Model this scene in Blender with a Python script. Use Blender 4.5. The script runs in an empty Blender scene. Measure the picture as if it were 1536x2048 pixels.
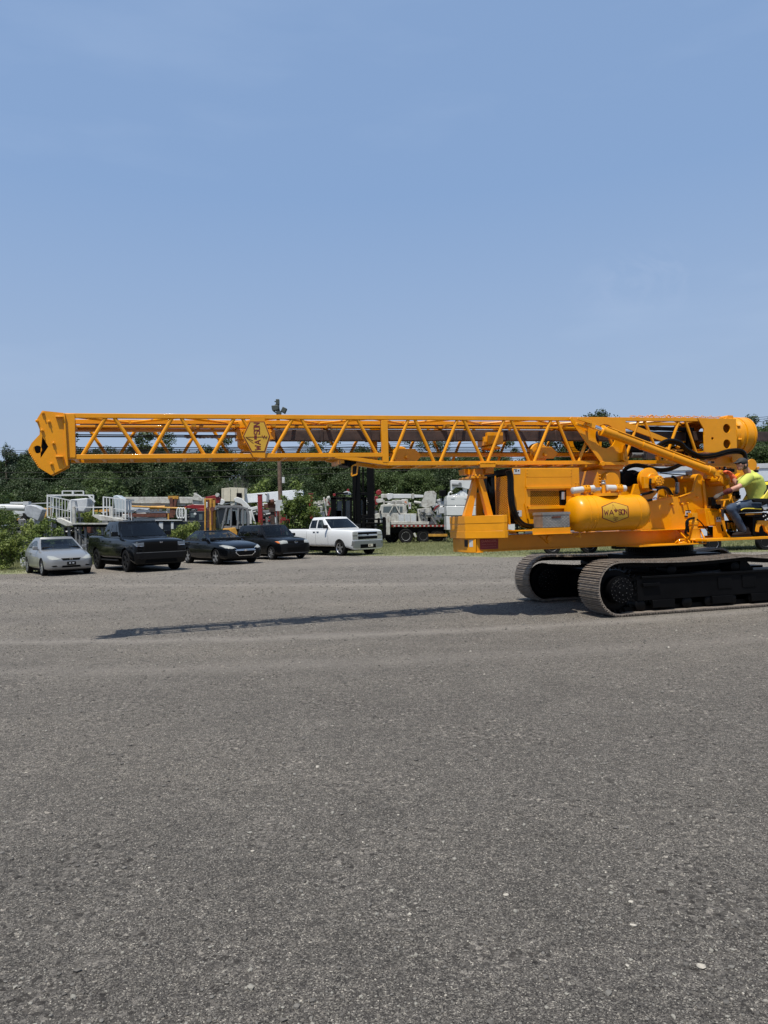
import bpy, bmesh, math, random
import numpy as np
from mathutils import Vector, Matrix, Euler

# ------------------------------------------------------------------ scene, camera, light
scene = bpy.context.scene
COL = scene.collection
random.seed(7)
RNG = np.random.default_rng(11)

CAM_H, FPX = 1.55, 1420.0
ROLL, PITCH = -0.030, math.atan(22 / 1420.0)
cam_data = bpy.data.cameras.new('camera')
cam_data.sensor_fit = 'VERTICAL'
cam_data.sensor_height = 36.0
cam_data.lens = FPX / 2048 * 36.0
cam_data.clip_start = 0.05
cam_data.clip_end = 2000
cam = bpy.data.objects.new('camera', cam_data)
COL.objects.link(cam)
CAM_M = Matrix.Rotation(math.pi / 2 + PITCH, 4, 'X') @ Matrix.Rotation(ROLL, 4, 'Z')
cam.matrix_world = Matrix.Translation((0, 0, CAM_H)) @ CAM_M
scene.camera = cam

SUN_EL, SUN_AZ = math.radians(68), math.radians(202)      # azimuth, clockwise from +Y, where the sun stands
w = bpy.data.worlds.new('World')
scene.world = w
w.use_nodes = True
nt = w.node_tree
for n in list(nt.nodes):
    nt.nodes.remove(n)
out = nt.nodes.new('ShaderNodeOutputWorld')
bg = nt.nodes.new('ShaderNodeBackground')
sky = nt.nodes.new('ShaderNodeTexSky')
sky.sky_type = 'NISHITA'
sky.sun_disc = False
sky.sun_elevation = SUN_EL
sky.sun_rotation = SUN_AZ
sky.altitude = 100
sky.air_density = 1.25
sky.dust_density = 2.2
sky.ozone_density = 4.0
bg.inputs['Strength'].default_value = 0.08
# a faint wisp of thin high cloud
tc = nt.nodes.new('ShaderNodeTexCoord')
mp = nt.nodes.new('ShaderNodeMapping')
mp.inputs['Scale'].default_value = (1.6, 1.6, 7.0)
cn = nt.nodes.new('ShaderNodeTexNoise')
cn.inputs['Scale'].default_value = 1.7
cn.inputs['Detail'].default_value = 6
cr = nt.nodes.new('ShaderNodeMapRange')
cr.inputs['From Min'].default_value = 0.52
cr.inputs['From Max'].default_value = 0.85
cr.inputs['To Max'].default_value = 0.13
mx = nt.nodes.new('ShaderNodeMixRGB')
mx.inputs['Color2'].default_value = (6.6, 7.8, 9.6, 1)
hs = nt.nodes.new('ShaderNodeHueSaturation')
hs.inputs['Saturation'].default_value = 1.0
hz = nt.nodes.new('ShaderNodeMixRGB')          # summer haze whitens the whole dome
hz.inputs['Fac'].default_value = 0.56
hz.inputs['Color2'].default_value = (3.4, 5.2, 8.5, 1)
nt.links.new(tc.outputs['Generated'], mp.inputs['Vector'])
nt.links.new(mp.outputs['Vector'], cn.inputs['Vector'])
nt.links.new(cn.outputs['Fac'], cr.inputs['Value'])
nt.links.new(cr.outputs['Result'], mx.inputs['Fac'])
nt.links.new(sky.outputs['Color'], hs.inputs['Color'])
nt.links.new(hs.outputs['Color'], hz.inputs['Color1'])
sxyz = nt.nodes.new('ShaderNodeSeparateXYZ'); low = nt.nodes.new('ShaderNodeMapRange')
low.inputs['From Min'].default_value = 0.42; low.inputs['From Max'].default_value = 0.0; low.inputs['To Max'].default_value = 0.75
hz2 = nt.nodes.new('ShaderNodeMixRGB'); hz2.inputs['Color2'].default_value = (4.35, 5.15, 6.6, 1)    # thicker, paler haze low down
nt.links.new(tc.outputs['Generated'], sxyz.inputs['Vector']); nt.links.new(sxyz.outputs['Z'], low.inputs['Value'])
nt.links.new(low.outputs['Result'], hz2.inputs['Fac']); nt.links.new(hz.outputs['Color'], hz2.inputs['Color1'])
nt.links.new(hz2.outputs['Color'], mx.inputs['Color1'])
# one small wisp low on the right
wd_ = CAM_M.to_3x3() @ Vector(((1275 - 768) / FPX, (1024 - 560) / FPX, -1)).normalized()
wm_ = nt.nodes.new('ShaderNodeMapping'); wm_.inputs['Scale'].default_value = (1, 1, 1.9); wm_.inputs['Location'].default_value = (0, 0, -wd_.z * .9)
vd = nt.nodes.new('ShaderNodeVectorMath'); vd.operation = 'DISTANCE'; vd.inputs[1].default_value = wd_
wr = nt.nodes.new('ShaderNodeMapRange'); wr.interpolation_type = 'SMOOTHSTEP'; wr.inputs['From Min'].default_value = 0.11; wr.inputs['From Max'].default_value = 0.0
wn = nt.nodes.new('ShaderNodeTexNoise'); wn.inputs['Scale'].default_value = 14; wn.inputs['Detail'].default_value = 9; wn.inputs['Roughness'].default_value = .62; wn.inputs['Distortion'].default_value = .8
wq = nt.nodes.new('ShaderNodeMapRange'); wq.inputs['From Min'].default_value = .42; wq.inputs['From Max'].default_value = .75; wq.inputs['To Max'].default_value = .36
wm2 = nt.nodes.new('ShaderNodeMath'); wm2.operation = 'MULTIPLY'
mw = nt.nodes.new('ShaderNodeMixRGB'); mw.inputs['Color2'].default_value = (5.6, 6.5, 8.4, 1)
nt.links.new(tc.outputs['Generated'], wm_.inputs['Vector']); nt.links.new(wm_.outputs['Vector'], vd.inputs[0]); nt.links.new(vd.outputs['Value'], wr.inputs['Value'])
nt.links.new(tc.outputs['Generated'], wn.inputs['Vector']); nt.links.new(wn.outputs['Fac'], wq.inputs['Value'])
nt.links.new(wr.outputs['Result'], wm2.inputs[0]); nt.links.new(wq.outputs['Result'], wm2.inputs[1])
nt.links.new(wm2.outputs[0], mw.inputs['Fac']); nt.links.new(mx.outputs['Color'], mw.inputs['Color1']); nt.links.new(mw.outputs['Color'], bg.inputs['Color'])
nt.links.new(bg.outputs['Background'], out.inputs['Surface'])

sd = bpy.data.lights.new('sun', 'SUN')
sd.energy = 4.9
sd.angle = math.radians(0.6)
sd.color = (1.0, 0.945, 0.85)
sun = bpy.data.objects.new('sun', sd)
COL.objects.link(sun)
_d = Vector((math.sin(SUN_AZ) * math.cos(SUN_EL), math.cos(SUN_AZ) * math.cos(SUN_EL), math.sin(SUN_EL)))
sun.rotation_euler = _d.to_track_quat('Z', 'Y').to_euler()

scene.view_settings.view_transform = 'Standard'
scene.view_settings.look = 'None'
scene.view_settings.exposure = 0.3
scene.view_settings.gamma = 1.0
scene.render.resolution_x = 768
scene.render.resolution_y = 1024
scene.render.engine = 'CYCLES'
scene.cycles.max_bounces = 6
scene.cycles.transparent_max_bounces = 8

# ------------------------------------------------------------------ measuring the photograph
CAM_R = CAM_M.to_3x3()
def ray(x, y):
    return CAM_R @ Vector(((x - 768) / FPX, (1024 - y) / FPX, -1.0))
def ground_pt(x, y, z=0.0):
    d = ray(x, y)
    return Vector((0, 0, CAM_H)) + d * ((z - CAM_H) / d.z)
def at_depth(x, y, Y):
    d = ray(x, y)
    return Vector((0, 0, CAM_H)) + d * (Y / d.y)

class Frame:
    """local frame of a thing: s along its axis, t away from the camera side, z up"""
    def __init__(s, o, deg):
        s.o = Vector(o); a = math.radians(deg)
        s.a = Vector((math.cos(a), math.sin(a), 0)); s.p = Vector((-math.sin(a), math.cos(a), 0))
    def U(s, x, y, t):
        d = ray(x, y); C = Vector((0, 0, CAM_H)) - s.o
        P = C + d * ((t - C.dot(s.p)) / d.dot(s.p))
        return Vector((P.dot(s.a), t, P.z))
    def S(s, x, y, sv):                     # hit the plane s = sv instead
        d = ray(x, y); C = Vector((0, 0, CAM_H)) - s.o
        P = C + d * ((sv - C.dot(s.a)) / d.dot(s.a))
        return Vector((sv, P.dot(s.p), P.z))

# ------------------------------------------------------------------ materials
MATS = {}
def mat(name, col, rough=0.5, metal=0.0, coat=0.0, var=0.0, vscale=3.0, bump=0.0, bscale=40.0, col2=None,
        alpha=None, spec=0.5, dirt=None, dscale=2.0, dmin=0.5, dmax=0.75):
    m = bpy.data.materials.new(name)
    m.use_nodes = True
    t = m.node_tree
    b = t.nodes['Principled BSDF']
    b.inputs['Base Color'].default_value = (*col, 1)
    b.inputs['Roughness'].default_value = rough
    b.inputs['Metallic'].default_value = metal
    b.inputs['Coat Weight'].default_value = coat
    b.inputs['Coat Roughness'].default_value = 0.06
    b.inputs['Specular IOR Level'].default_value = spec
    tcn = None
    if var or bump or dirt:
        tcn = t.nodes.new('ShaderNodeTexCoord')
    last = None
    if var:
        n = t.nodes.new('ShaderNodeTexNoise'); n.inputs['Scale'].default_value = vscale
        n.inputs['Detail'].default_value = 6; n.inputs['Roughness'].default_value = 0.65
        t.links.new(tcn.outputs['Object'], n.inputs['Vector'])
        r = t.nodes.new('ShaderNodeValToRGB')
        c2 = col2 or tuple(max(0, c * (1 - var)) for c in col)
        c1 = col if col2 else tuple(min(1, c * (1 + var * .6)) for c in col)
        r.color_ramp.elements[0].position = .35; r.color_ramp.elements[1].position = .65
        r.color_ramp.elements[0].color = (*c2, 1); r.color_ramp.elements[1].color = (*c1, 1)
        t.links.new(n.outputs['Fac'], r.inputs['Fac'])
        last = r.outputs['Color']
        t.links.new(last, b.inputs['Base Color'])
        mr = t.nodes.new('ShaderNodeMapRange')
        mr.inputs['To Min'].default_value = max(0.02, rough - .08); mr.inputs['To Max'].default_value = min(1, rough + .12)
        t.links.new(n.outputs['Fac'], mr.inputs['Value']); t.links.new(mr.outputs['Result'], b.inputs['Roughness'])
    if dirt:
        n = t.nodes.new('ShaderNodeTexNoise'); n.inputs['Scale'].default_value = dscale
        n.inputs['Detail'].default_value = 8; n.inputs['Roughness'].default_value = 0.75
        t.links.new(tcn.outputs['Object'], n.inputs['Vector'])
        mr = t.nodes.new('ShaderNodeMapRange')
        mr.inputs['From Min'].default_value = dmin; mr.inputs['From Max'].default_value = dmax
        t.links.new(n.outputs['Fac'], mr.inputs['Value'])
        mxn = t.nodes.new('ShaderNodeMixRGB')
        t.links.new(mr.outputs['Result'], mxn.inputs['Fac'])
        if last: t.links.new(last, mxn.inputs['Color1'])
        else: mxn.inputs['Color1'].default_value = (*col, 1)
        mxn.inputs['Color2'].default_value = (*dirt, 1)
        t.links.new(mxn.outputs['Color'], b.inputs['Base Color'])
    if bump:
        n = t.nodes.new('ShaderNodeTexNoise'); n.inputs['Scale'].default_value = bscale
        n.inputs['Detail'].default_value = 4
        t.links.new(tcn.outputs['Object'], n.inputs['Vector'])
        bn = t.nodes.new('ShaderNodeBump'); bn.inputs['Strength'].default_value = bump
        bn.inputs['Distance'].default_value = 0.02
        t.links.new(n.outputs['Fac'], bn.inputs['Height']); t.links.new(bn.outputs['Normal'], b.inputs['Normal'])
    MATS[name] = m
    return m

M_YEL = mat('yellow paint', (0.66, 0.262, 0.0012), 0.34, coat=0.18, var=0.10, vscale=2.5, bump=0.02, bscale=60, spec=.3)
M_YEL2 = mat('kelly yellow', (0.66, 0.27, 0.01), 0.5, var=0.25, vscale=8)
M_BLK = mat('black paint', (0.0022, 0.0022, 0.0026), 0.45, coat=0.0, var=0.3, vscale=4, spec=.10)
M_RUB = mat('black rubber', (0.008, 0.008, 0.0085), 0.7, spec=0.12)
M_HOSE = mat('black hose', (0.003, 0.003, 0.003), 0.30, spec=.2)
M_DARK = mat('dark void', (0.003, 0.003, 0.003), 0.8, spec=.1)
M_CHROME = mat('chrome', (0.75, 0.76, 0.78), 0.12, metal=1)
M_STEEL = mat('steel', (0.42, 0.42, 0.42), 0.4, metal=0.8, var=.2, vscale=20)
M_TRACK = mat('track steel', (0.195, 0.162, 0.132), 0.55, metal=0.1, var=0.35, vscale=12, bump=0.15, bscale=60, dirt=(0.32, 0.28, 0.235), dscale=14)
M_RUST = mat('rusty bar', (0.055, 0.034, 0.028), 0.6, metal=0.2, var=0.5, vscale=5, bump=.1)
M_RUSTL = mat('rust red', (0.10, 0.032, 0.020), 0.8, var=0.5, vscale=6)
M_SIGNG = mat('sign gold', (0.54, 0.31, 0.025), 0.4, var=.05)
M_SIGNR = mat('sign maroon', (0.12, 0.008, 0.008), 0.45)
M_RED = mat('red paint', (0.19, 0.010, 0.012), 0.45, var=.25, vscale=4)
M_DANG = mat('danger red', (0.20, 0.012, 0.010), 0.45)
M_DANGT = mat('danger letters', (0.42, 0.13, 0.10), 0.5)
M_WHITE = mat('white paint', (0.50, 0.51, 0.51), 0.35, coat=0.3, var=0.06, vscale=1.5)
M_WORN = mat('worn white paint', (0.42, 0.42, 0.39), 0.55, var=0.18, vscale=2.5, dirt=(0.14, 0.11, 0.085), dscale=3.5, dmin=.47, dmax=.72)
M_GREYP = mat('grey paint', (0.13, 0.135, 0.14), 0.5, var=0.2, vscale=3)
M_LGREY = mat('light grey', (0.42, 0.44, 0.46), 0.5, var=0.15, vscale=3)
M_GREEN = mat('sign green', (0.02, 0.12, 0.05), 0.5)
M_GLASS = mat('car glass', (0.004, 0.006, 0.007), 0.04, spec=0.25)
M_GLASS2 = mat('grey glass', (0.07, 0.09, 0.095), 0.08, coat=0.3)
M_DIAMOND = mat('diamond plate', (0.30, 0.285, 0.26), 0.42, metal=0.6, var=.2, vscale=8)
M_LABEL = mat('sticker white', (0.44, 0.45, 0.45), 0.5)
M_WOOD = mat('pole wood', (0.13, 0.085, 0.06), 0.85, var=.4, vscale=6, bump=.3)
M_BARK = mat('bark', (0.07, 0.055, 0.04), 0.9, var=.4, vscale=5, bump=.4)
M_TARP = mat('grey tarp', (0.30, 0.32, 0.35), 0.5, var=.2, vscale=4, bump=.5, bscale=12)
M_NAVY = mat('navy paint', (0.006, 0.010, 0.018), 0.4, var=.3, vscale=3)
M_OCHRE = mat('ochre paint', (0.45, 0.23, 0.03), 0.5, var=.3, vscale=4, dirt=(.12, .07, .03), dscale=5)
M_BEIGE = mat('beige box', (0.48, 0.45, 0.36), 0.6, var=.12, vscale=2)
M_SILVER = mat('silver car paint', (0.21, 0.212, 0.21), 0.32, metal=0.35, coat=0.6)
M_CARBLK = mat('black car paint', (0.0025, 0.003, 0.0035), 0.16, coat=0.24, spec=.12)
M_CARNAVY = mat('black blue car paint', (0.0025, 0.003, 0.004), 0.16, coat=0.28, spec=.12)
M_CARMAT = mat('satin black car paint', (0.003, 0.0032, 0.004), 0.28, coat=0.18, spec=.15)
M_CARWHT = mat('white car paint', (0.56, 0.57, 0.57), 0.28, coat=0.5)
M_LAMP = mat('lamp lens', (0.36, 0.36, 0.32), 0.10, metal=0.3, coat=0.8)
M_LAMPD = mat('dark lamp lens', (0.10, 0.11, 0.12), 0.08, metal=0.3, coat=0.8)
M_AMBER = mat('amber lens', (0.6, 0.16, 0.03), 0.2)
M_RIM = mat('alloy rim', (0.50, 0.51, 0.53), 0.28, metal=0.85)
M_TRIM = mat('black trim', (0.008, 0.008, 0.0085), 0.6, spec=.25)

def tinted(name, tint, gloss=.9):
    m = bpy.data.materials.new(name); m.use_nodes = True; t = m.node_tree
    for n in list(t.nodes): t.nodes.remove(n)
    o = t.nodes.new('ShaderNodeOutputMaterial'); tr = t.nodes.new('ShaderNodeBsdfTransparent'); gl = t.nodes.new('ShaderNodeBsdfGlossy')
    tr.inputs['Color'].default_value = (*tint, 1); gl.inputs['Roughness'].default_value = .03; gl.inputs['Color'].default_value = (gloss, gloss, gloss, 1)
    fr = t.nodes.new('ShaderNodeFresnel'); fr.inputs['IOR'].default_value = 1.42; mx_ = t.nodes.new('ShaderNodeMixShader')
    t.links.new(fr.outputs[0], mx_.inputs[0]); t.links.new(tr.outputs[0], mx_.inputs[1]); t.links.new(gl.outputs[0], mx_.inputs[2]); t.links.new(mx_.outputs[0], o.inputs['Surface'])
    MATS[name] = m; return m
M_WIND = tinted('clear windscreen', (.50, .56, .54)); M_WINDT = tinted('tinted window', (.16, .19, .20))
M_SEATF = mat('seat cloth', (.045, .045, .05), .9)
# ------------------------------------------------------------------ mesh builder
def smooth(me, ang=35):
    me.shade_smooth()
    me.set_sharp_from_angle(angle=math.radians(ang))

class MB:
    def __init__(s, mats=None):
        s.v = []; s.f = []; s.m = []; s.cur = 0; s.mats = mats or []
    def use(s, m):
        if m not in s.mats: s.mats.append(m)
        s.cur = s.mats.index(m); return s
    def add(s, vs, fs):
        o = len(s.v)
        s.v += [tuple(v) for v in vs]
        s.f += [tuple(i + o for i in f) for f in fs]
        s.m += [s.cur] * len(fs)
        return s
    def box(s, c, d, rot=None):
        c = Vector(c); R = rot.to_matrix() if isinstance(rot, Euler) else (rot or Matrix.Identity(3))
        vs = [c + R @ Vector((x * d[0] / 2, y * d[1] / 2, z * d[2] / 2)) for x in (-1, 1) for y in (-1, 1) for z in (-1, 1)]
        return s.add(vs, [(0, 1, 3, 2), (4, 6, 7, 5), (0, 4, 5, 1), (2, 3, 7, 6), (0, 2, 6, 4), (1, 5, 7, 3)])
    def bb(s, lo, hi):
        return s.box([(a + b) / 2 for a, b in zip(lo, hi)], [abs(b - a) for a, b in zip(lo, hi)])
    def prism(s, pts, off):
        n = len(pts); off = Vector(off); P = [Vector(p) for p in pts]
        vs = P + [p + off for p in P]
        nrm = sum(((P[i] - P[0]).cross(P[(i + 1) % n] - P[0]) for i in range(1, n - 1)), Vector())
        rev = nrm.dot(off) > 0
        fs = [tuple(range(n)), tuple(range(2 * n - 1, n - 1, -1))]
        fs += [(i, i + n, (i + 1) % n + n, (i + 1) % n) for i in range(n)]
        if rev: fs = [tuple(reversed(f)) for f in fs]
        return s.add(vs, fs)
    def beam(s, a, b, w=.05, h=None, up=(0, 0, 1)):
        a = Vector(a); b = Vector(b); h = h or w; d = (b - a); L = d.length
        if L < 1e-6: return s
        d.normalize(); up = Vector(up)
        if abs(d.dot(up)) > .98: up = Vector((0, 1, 0))
        x = d.cross(up).normalized(); z = x.cross(d)
        vs = [p + x * (i * w / 2) + z * (j * h / 2) for p in (a, b) for i, j in ((-1, -1), (1, -1), (1, 1), (-1, 1))]
        return s.add(vs, [(0, 1, 2, 3), (7, 6, 5, 4), (0, 4, 5, 1), (1, 5, 6, 2), (2, 6, 7, 3), (3, 7, 4, 0)])
    def tube(s, a, b, r, r2=None, n=12, caps=True):
        return s.lathe([(r, 0), (r2 if r2 is not None else r, (Vector(b) - Vector(a)).length)], a, Vector(b) - Vector(a), n, caps)
    def lathe(s, prof, o, axis, n=24, caps=True):
        o = Vector(o); ax = Vector(axis).normalized()
        u = ax.orthogonal().normalized(); v = ax.cross(u)
        vs = []; fs = []
        for r, h in prof:
            for k in range(n):
                a = 2 * math.pi * k / n
                vs.append(o + ax * h + (u * math.cos(a) + v * math.sin(a)) * max(r, 1e-4))
        for i in range(len(prof) - 1):
            for k in range(n):
                k2 = (k + 1) % n
                fs.append((i * n + k, i * n + k2, (i + 1) * n + k2, (i + 1) * n + k))
        if caps:
            fs.append(tuple(range(n - 1, -1, -1))); fs.append(tuple((len(prof) - 1) * n + k for k in range(n)))
        return s.add(vs, fs)
    def sweep(s, path, r, n=8, closed=False, sub=4):
        P = [Vector(p) for p in path]
        if sub > 1 and len(P) > 2:
            Q = []
            m = len(P); rng = range(m if closed else m - 1)
            for i in rng:
                p0 = P[(i - 1) % m] if (closed or i > 0) else P[0]
                p1 = P[i]; p2 = P[(i + 1) % m]
                p3 = P[(i + 2) % m] if (closed or i + 2 < m) else P[-1]
                for k in range(sub):
                    t = k / sub
                    Q.append(.5 * ((2 * p1) + (p2 - p0) * t + (2 * p0 - 5 * p1 + 4 * p2 - p3) * t * t + (3 * p1 - p0 - 3 * p2 + p3) * t ** 3))
            if not closed: Q.append(P[-1])
            P = Q
        m = len(P); vs = []; fs = []
        up = Vector((0.03, 0.11, 1)).normalized()
        for i, p in enumerate(P):
            if closed: d = P[(i + 1) % m] - P[i - 1]
            else: d = P[min(i + 1, m - 1)] - P[max(i - 1, 0)]
            d.normalize()
            x = d.cross(up)
            if x.length < .1: x = d.cross(Vector((1, 0, 0)))
            x.normalize(); z = x.cross(d)
            rr = r(i / (m - 1)) if callable(r) else r
            for k in range(n):
                a = 2 * math.pi * k / n
                vs.append(p + (x * math.cos(a) + z * math.sin(a)) * rr)
        for i in range(m if closed else m - 1):
            j = (i + 1) % m
            for k in range(n):
                k2 = (k + 1) % n
                fs.append((i * n + k, j * n + k, j * n + k2, i * n + k2))
        if not closed:
            fs.append(tuple(range(n))); fs.append(tuple((m - 1) * n + k for k in range(n - 1, -1, -1)))
        return s.add(vs, fs)
    def ball(s, c, r, n=12):
        c = Vector(c); r = Vector(r) if hasattr(r, '__len__') else Vector((r, r, r))
        vs = []; fs = []; m = n // 2
        for i in range(m + 1):
            th = math.pi * i / m
            for k in range(n):
                a = 2 * math.pi * k / n
                vs.append(c + Vector((r.x * math.sin(th) * math.cos(a), r.y * math.sin(th) * math.sin(a), r.z * math.cos(th))))
        for i in range(m):
            for k in range(n):
                k2 = (k + 1) % n
                fs.append((i * n + k, (i + 1) * n + k, (i + 1) * n + k2, i * n + k2))
        return s.add(vs, fs)
    def mesh(s, me, M=None):
        vs = [(M @ v.co) if M else v.co.copy() for v in me.vertices]
        return s.add(vs, [tuple(p.vertices) for p in me.polygons])
    def build(s, name, m=None, parent=None, bevel=0, ang=35, seg=2):
        me = bpy.data.meshes.new(name)
        me.from_pydata([tuple(v) for v in s.v], [], s.f)
        if m is not None and not s.mats: s.mats = [m]
        for q in s.mats: me.materials.append(q)
        if len(s.mats) > 1: me.polygons.foreach_set('material_index', s.m)
        me.validate(); me.update()
        smooth(me, ang)
        o = bpy.data.objects.new(name, me)
        COL.objects.link(o)
        if parent: o.parent = parent
        if bevel:
            md = o.modifiers.new('bevel', 'BEVEL'); md.width = bevel; md.segments = seg
            md.limit_method = 'ANGLE'; md.angle_limit = math.radians(40); md.harden_normals = False
        return o

def tag(o, label=None, cat=None, group=None, kind=None):
    if label: o['label'] = label
    if cat: o['category'] = cat
    if group: o['group'] = group
    if kind: o['kind'] = kind
    return o
def empty(name, loc, rz=0):
    o = bpy.data.objects.new(name, None)
    COL.objects.link(o); o.location = loc; o.rotation_euler = (0, 0, rz)
    o.empty_display_size = .3
    return o
def copy_tree(o, parent=None):
    c = o.copy(); COL.objects.link(c)
    if parent: c.parent = parent
    for ch in [q for q in bpy.data.objects if q.parent == o]:
        copy_tree(ch, c)
    return c

def plate_mesh(outer, holes=(), thick=.02):
    """flat plate in local XY (x right, y up), extruded +z by thick, with holes; returns a mesh"""
    cu = bpy.data.curves.new('tmp', 'CURVE'); cu.dimensions = '2D'; cu.fill_mode = 'BOTH'
    for ring in [outer] + list(holes):
        sp = cu.splines.new('POLY'); sp.points.add(len(ring) - 1)
        for p, q in zip(sp.points, ring): p.co = (q[0], q[1], 0, 1)
        sp.use_cyclic_u = True
    cu.extrude = thick / 2
    ob = bpy.data.objects.new('tmp', cu); COL.objects.link(ob)
    me = bpy.data.meshes.new_from_object(ob)
    bpy.data.objects.remove(ob); bpy.data.curves.remove(cu)
    return me
def circle(cx, cy, r, n=28, ry=None):
    return [(cx + r * math.cos(2 * math.pi * k / n), cy + (ry or r) * math.sin(2 * math.pi * k / n)) for k in range(n)]
def text_mesh(body, size=1.0, thick=.002, bold=0.0, space=1.0):
    cu = bpy.data.curves.new('tmp', 'FONT'); cu.body = body; cu.size = size; cu.extrude = thick / 2
    cu.align_x = 'CENTER'; cu.align_y = 'CENTER'; cu.offset = bold; cu.space_character = space
    cu.resolution_u = 2
    ob = bpy.data.objects.new('tmp', cu); COL.objects.link(ob)
    me = bpy.data.meshes.new_from_object(ob)
    bpy.data.objects.remove(ob); bpy.data.curves.remove(cu)
    return me
def text_fit(body, w, h, thick=.002, bold=0.0):
    """text mesh scaled to exactly w x h, centred"""
    me = text_mesh(body, 1.0, thick, bold)
    xs = [v.co.x for v in me.vertices]; ys = [v.co.y for v in me.vertices]
    cx, cy = (min(xs) + max(xs)) / 2, (min(ys) + max(ys)) / 2
    kx, ky = w / (max(xs) - min(xs)), h / (max(ys) - min(ys))
    for v in me.vertices: v.co.x = (v.co.x - cx) * kx; v.co.y = (v.co.y - cy) * ky
    return me

# ------------------------------------------------------------------ ground
def gravel_material():
    m = bpy.data.materials.new('gravel'); m.use_nodes = True
    t = m.node_tree; b = t.nodes['Principled BSDF']; N = t.nodes.new; L = t.links.new
    tcn = N('ShaderNodeTexCoord')
    def vor(scale, rnd=1.0):
        v = N('ShaderNodeTexVoronoi'); v.inputs['Scale'].default_value = scale; v.inputs['Randomness'].default_value = rnd
        L(tcn.outputs['Object'], v.inputs['Vector']); return v
    def noise(scale, det=5, rough=.6):
        v = N('ShaderNodeTexNoise'); v.inputs['Scale'].default_value = scale; v.inputs['Detail'].default_value = det
        v.inputs['Roughness'].default_value = rough; L(tcn.outputs['Object'], v.inputs['Vector']); return v
    def ramp(src, stops):
        r = N('ShaderNodeValToRGB'); e = r.color_ramp.elements
        while len(e) < len(stops): e.new(.5)
        for q, (p, c) in zip(e, stops): q.position = p; q.color = (*c, 1)
        L(src, r.inputs['Fac']); return r
    def mixc(f, a, bb, typ='MIX'):
        q = N('ShaderNodeMixRGB'); q.blend_type = typ
        if isinstance(f, float): q.inputs['Fac'].default_value = f
        else: L(f, q.inputs['Fac'])
        L(a, q.inputs['Color1']); L(bb, q.inputs['Color2']); return q
    fine = vor(210); sep = N('ShaderNodeSeparateColor'); L(fine.outputs['Color'], sep.inputs['Color'])
    cf = ramp(sep.outputs['Red'], [(0, (.040, .038, .037)), (.40, (.098, .093, .089)), (.78, (.160, .153, .146)), (.96, (.27, .26, .24)), (1, (.46, .44, .41))])
    coarse = vor(52); sep2 = N('ShaderNodeSeparateColor'); L(coarse.outputs['Color'], sep2.inputs['Color'])
    cc = ramp(sep2.outputs['Green'], [(0, (.045, .042, .040)), (.5, (.11, .105, .10)), (.9, (.18, .172, .165)), (1, (.30, .285, .265))])
    # coarse stones show where a patch mask and a cell pick agree
    patch = noise(1.1, 6, .7)
    pm = N('ShaderNodeMapRange'); pm.inputs['From Min'].default_value = .44; pm.inputs['From Max'].default_value = .62; L(patch.outputs['Fac'], pm.inputs['Value'])
    pick = N('ShaderNodeMath'); pick.operation = 'MULTIPLY'; L(sep2.outputs['Blue'], pick.inputs[0]); L(pm.outputs['Result'], pick.inputs[1])
    gt = N('ShaderNodeMath'); gt.operation = 'GREATER_THAN'; gt.inputs[1].default_value = .50; L(pick.outputs[0], gt.inputs[0])
    col = mixc(gt.outputs[0], cf.outputs['Color'], cc.outputs['Color'])
    # tonal drift of the yard: dusty wheel tracks and darker fines
    big = noise(.16, 5, .55)
    mpb = N('ShaderNodeMapping'); mpb.inputs['Rotation'].default_value = (0, 0, -.22); mpb.inputs['Scale'].default_value = (.9, 2.0, 1); L(tcn.outputs['Object'], mpb.inputs['Vector']); L(mpb.outputs['Vector'], big.inputs['Vector'])
    br = ramp(big.outputs['Fac'], [(.32, (.84, .84, .85)), (.5, (1, 1, 1)), (.68, (1.14, 1.13, 1.11))])
    col2 = mixc(1.0, col.outputs['Color'], br.outputs['Color'], 'MULTIPLY')
    mid = noise(2.2, 5, .6)
    mr2 = ramp(mid.outputs['Fac'], [(.3, (.86, .86, .86)), (.7, (1.12, 1.12, 1.12))])
    col3a = mixc(1.0, col2.outputs['Color'], mr2.outputs['Color'], 'MULTIPLY')
    cl = noise(17, 4, .75); mr3 = ramp(cl.outputs['Fac'], [(.34, (.72, .72, .72)), (.5, (1, 1, 1)), (.66, (1.32, 1.31, 1.29))])
    col3b = mixc(1.0, col3a.outputs['Color'], mr3.outputs['Color'], 'MULTIPLY')
    cl2 = noise(55, 3, .8); mr4 = ramp(cl2.outputs['Fac'], [(.36, (.66, .66, .66)), (.64, (1.38, 1.37, 1.35))])
    col3 = mixc(1.0, col3b.outputs['Color'], mr4.outputs['Color'], 'MULTIPLY')
    # far gravel painted paler, as a grazing view hides the shade between stones
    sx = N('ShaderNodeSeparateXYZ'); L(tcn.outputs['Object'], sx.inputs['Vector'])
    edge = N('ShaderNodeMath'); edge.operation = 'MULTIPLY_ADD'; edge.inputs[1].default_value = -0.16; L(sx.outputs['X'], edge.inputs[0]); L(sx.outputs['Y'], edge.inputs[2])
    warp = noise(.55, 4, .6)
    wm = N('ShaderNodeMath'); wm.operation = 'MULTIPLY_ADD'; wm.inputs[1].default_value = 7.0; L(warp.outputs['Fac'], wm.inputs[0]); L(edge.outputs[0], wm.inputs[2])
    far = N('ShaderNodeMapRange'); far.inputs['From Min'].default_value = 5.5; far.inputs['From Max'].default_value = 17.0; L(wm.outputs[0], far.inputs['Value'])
    graze_lift = N('ShaderNodeMixRGB'); graze_lift.blend_type = 'MIX'; L(far.outputs['Result'], graze_lift.inputs['Fac'])
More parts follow.
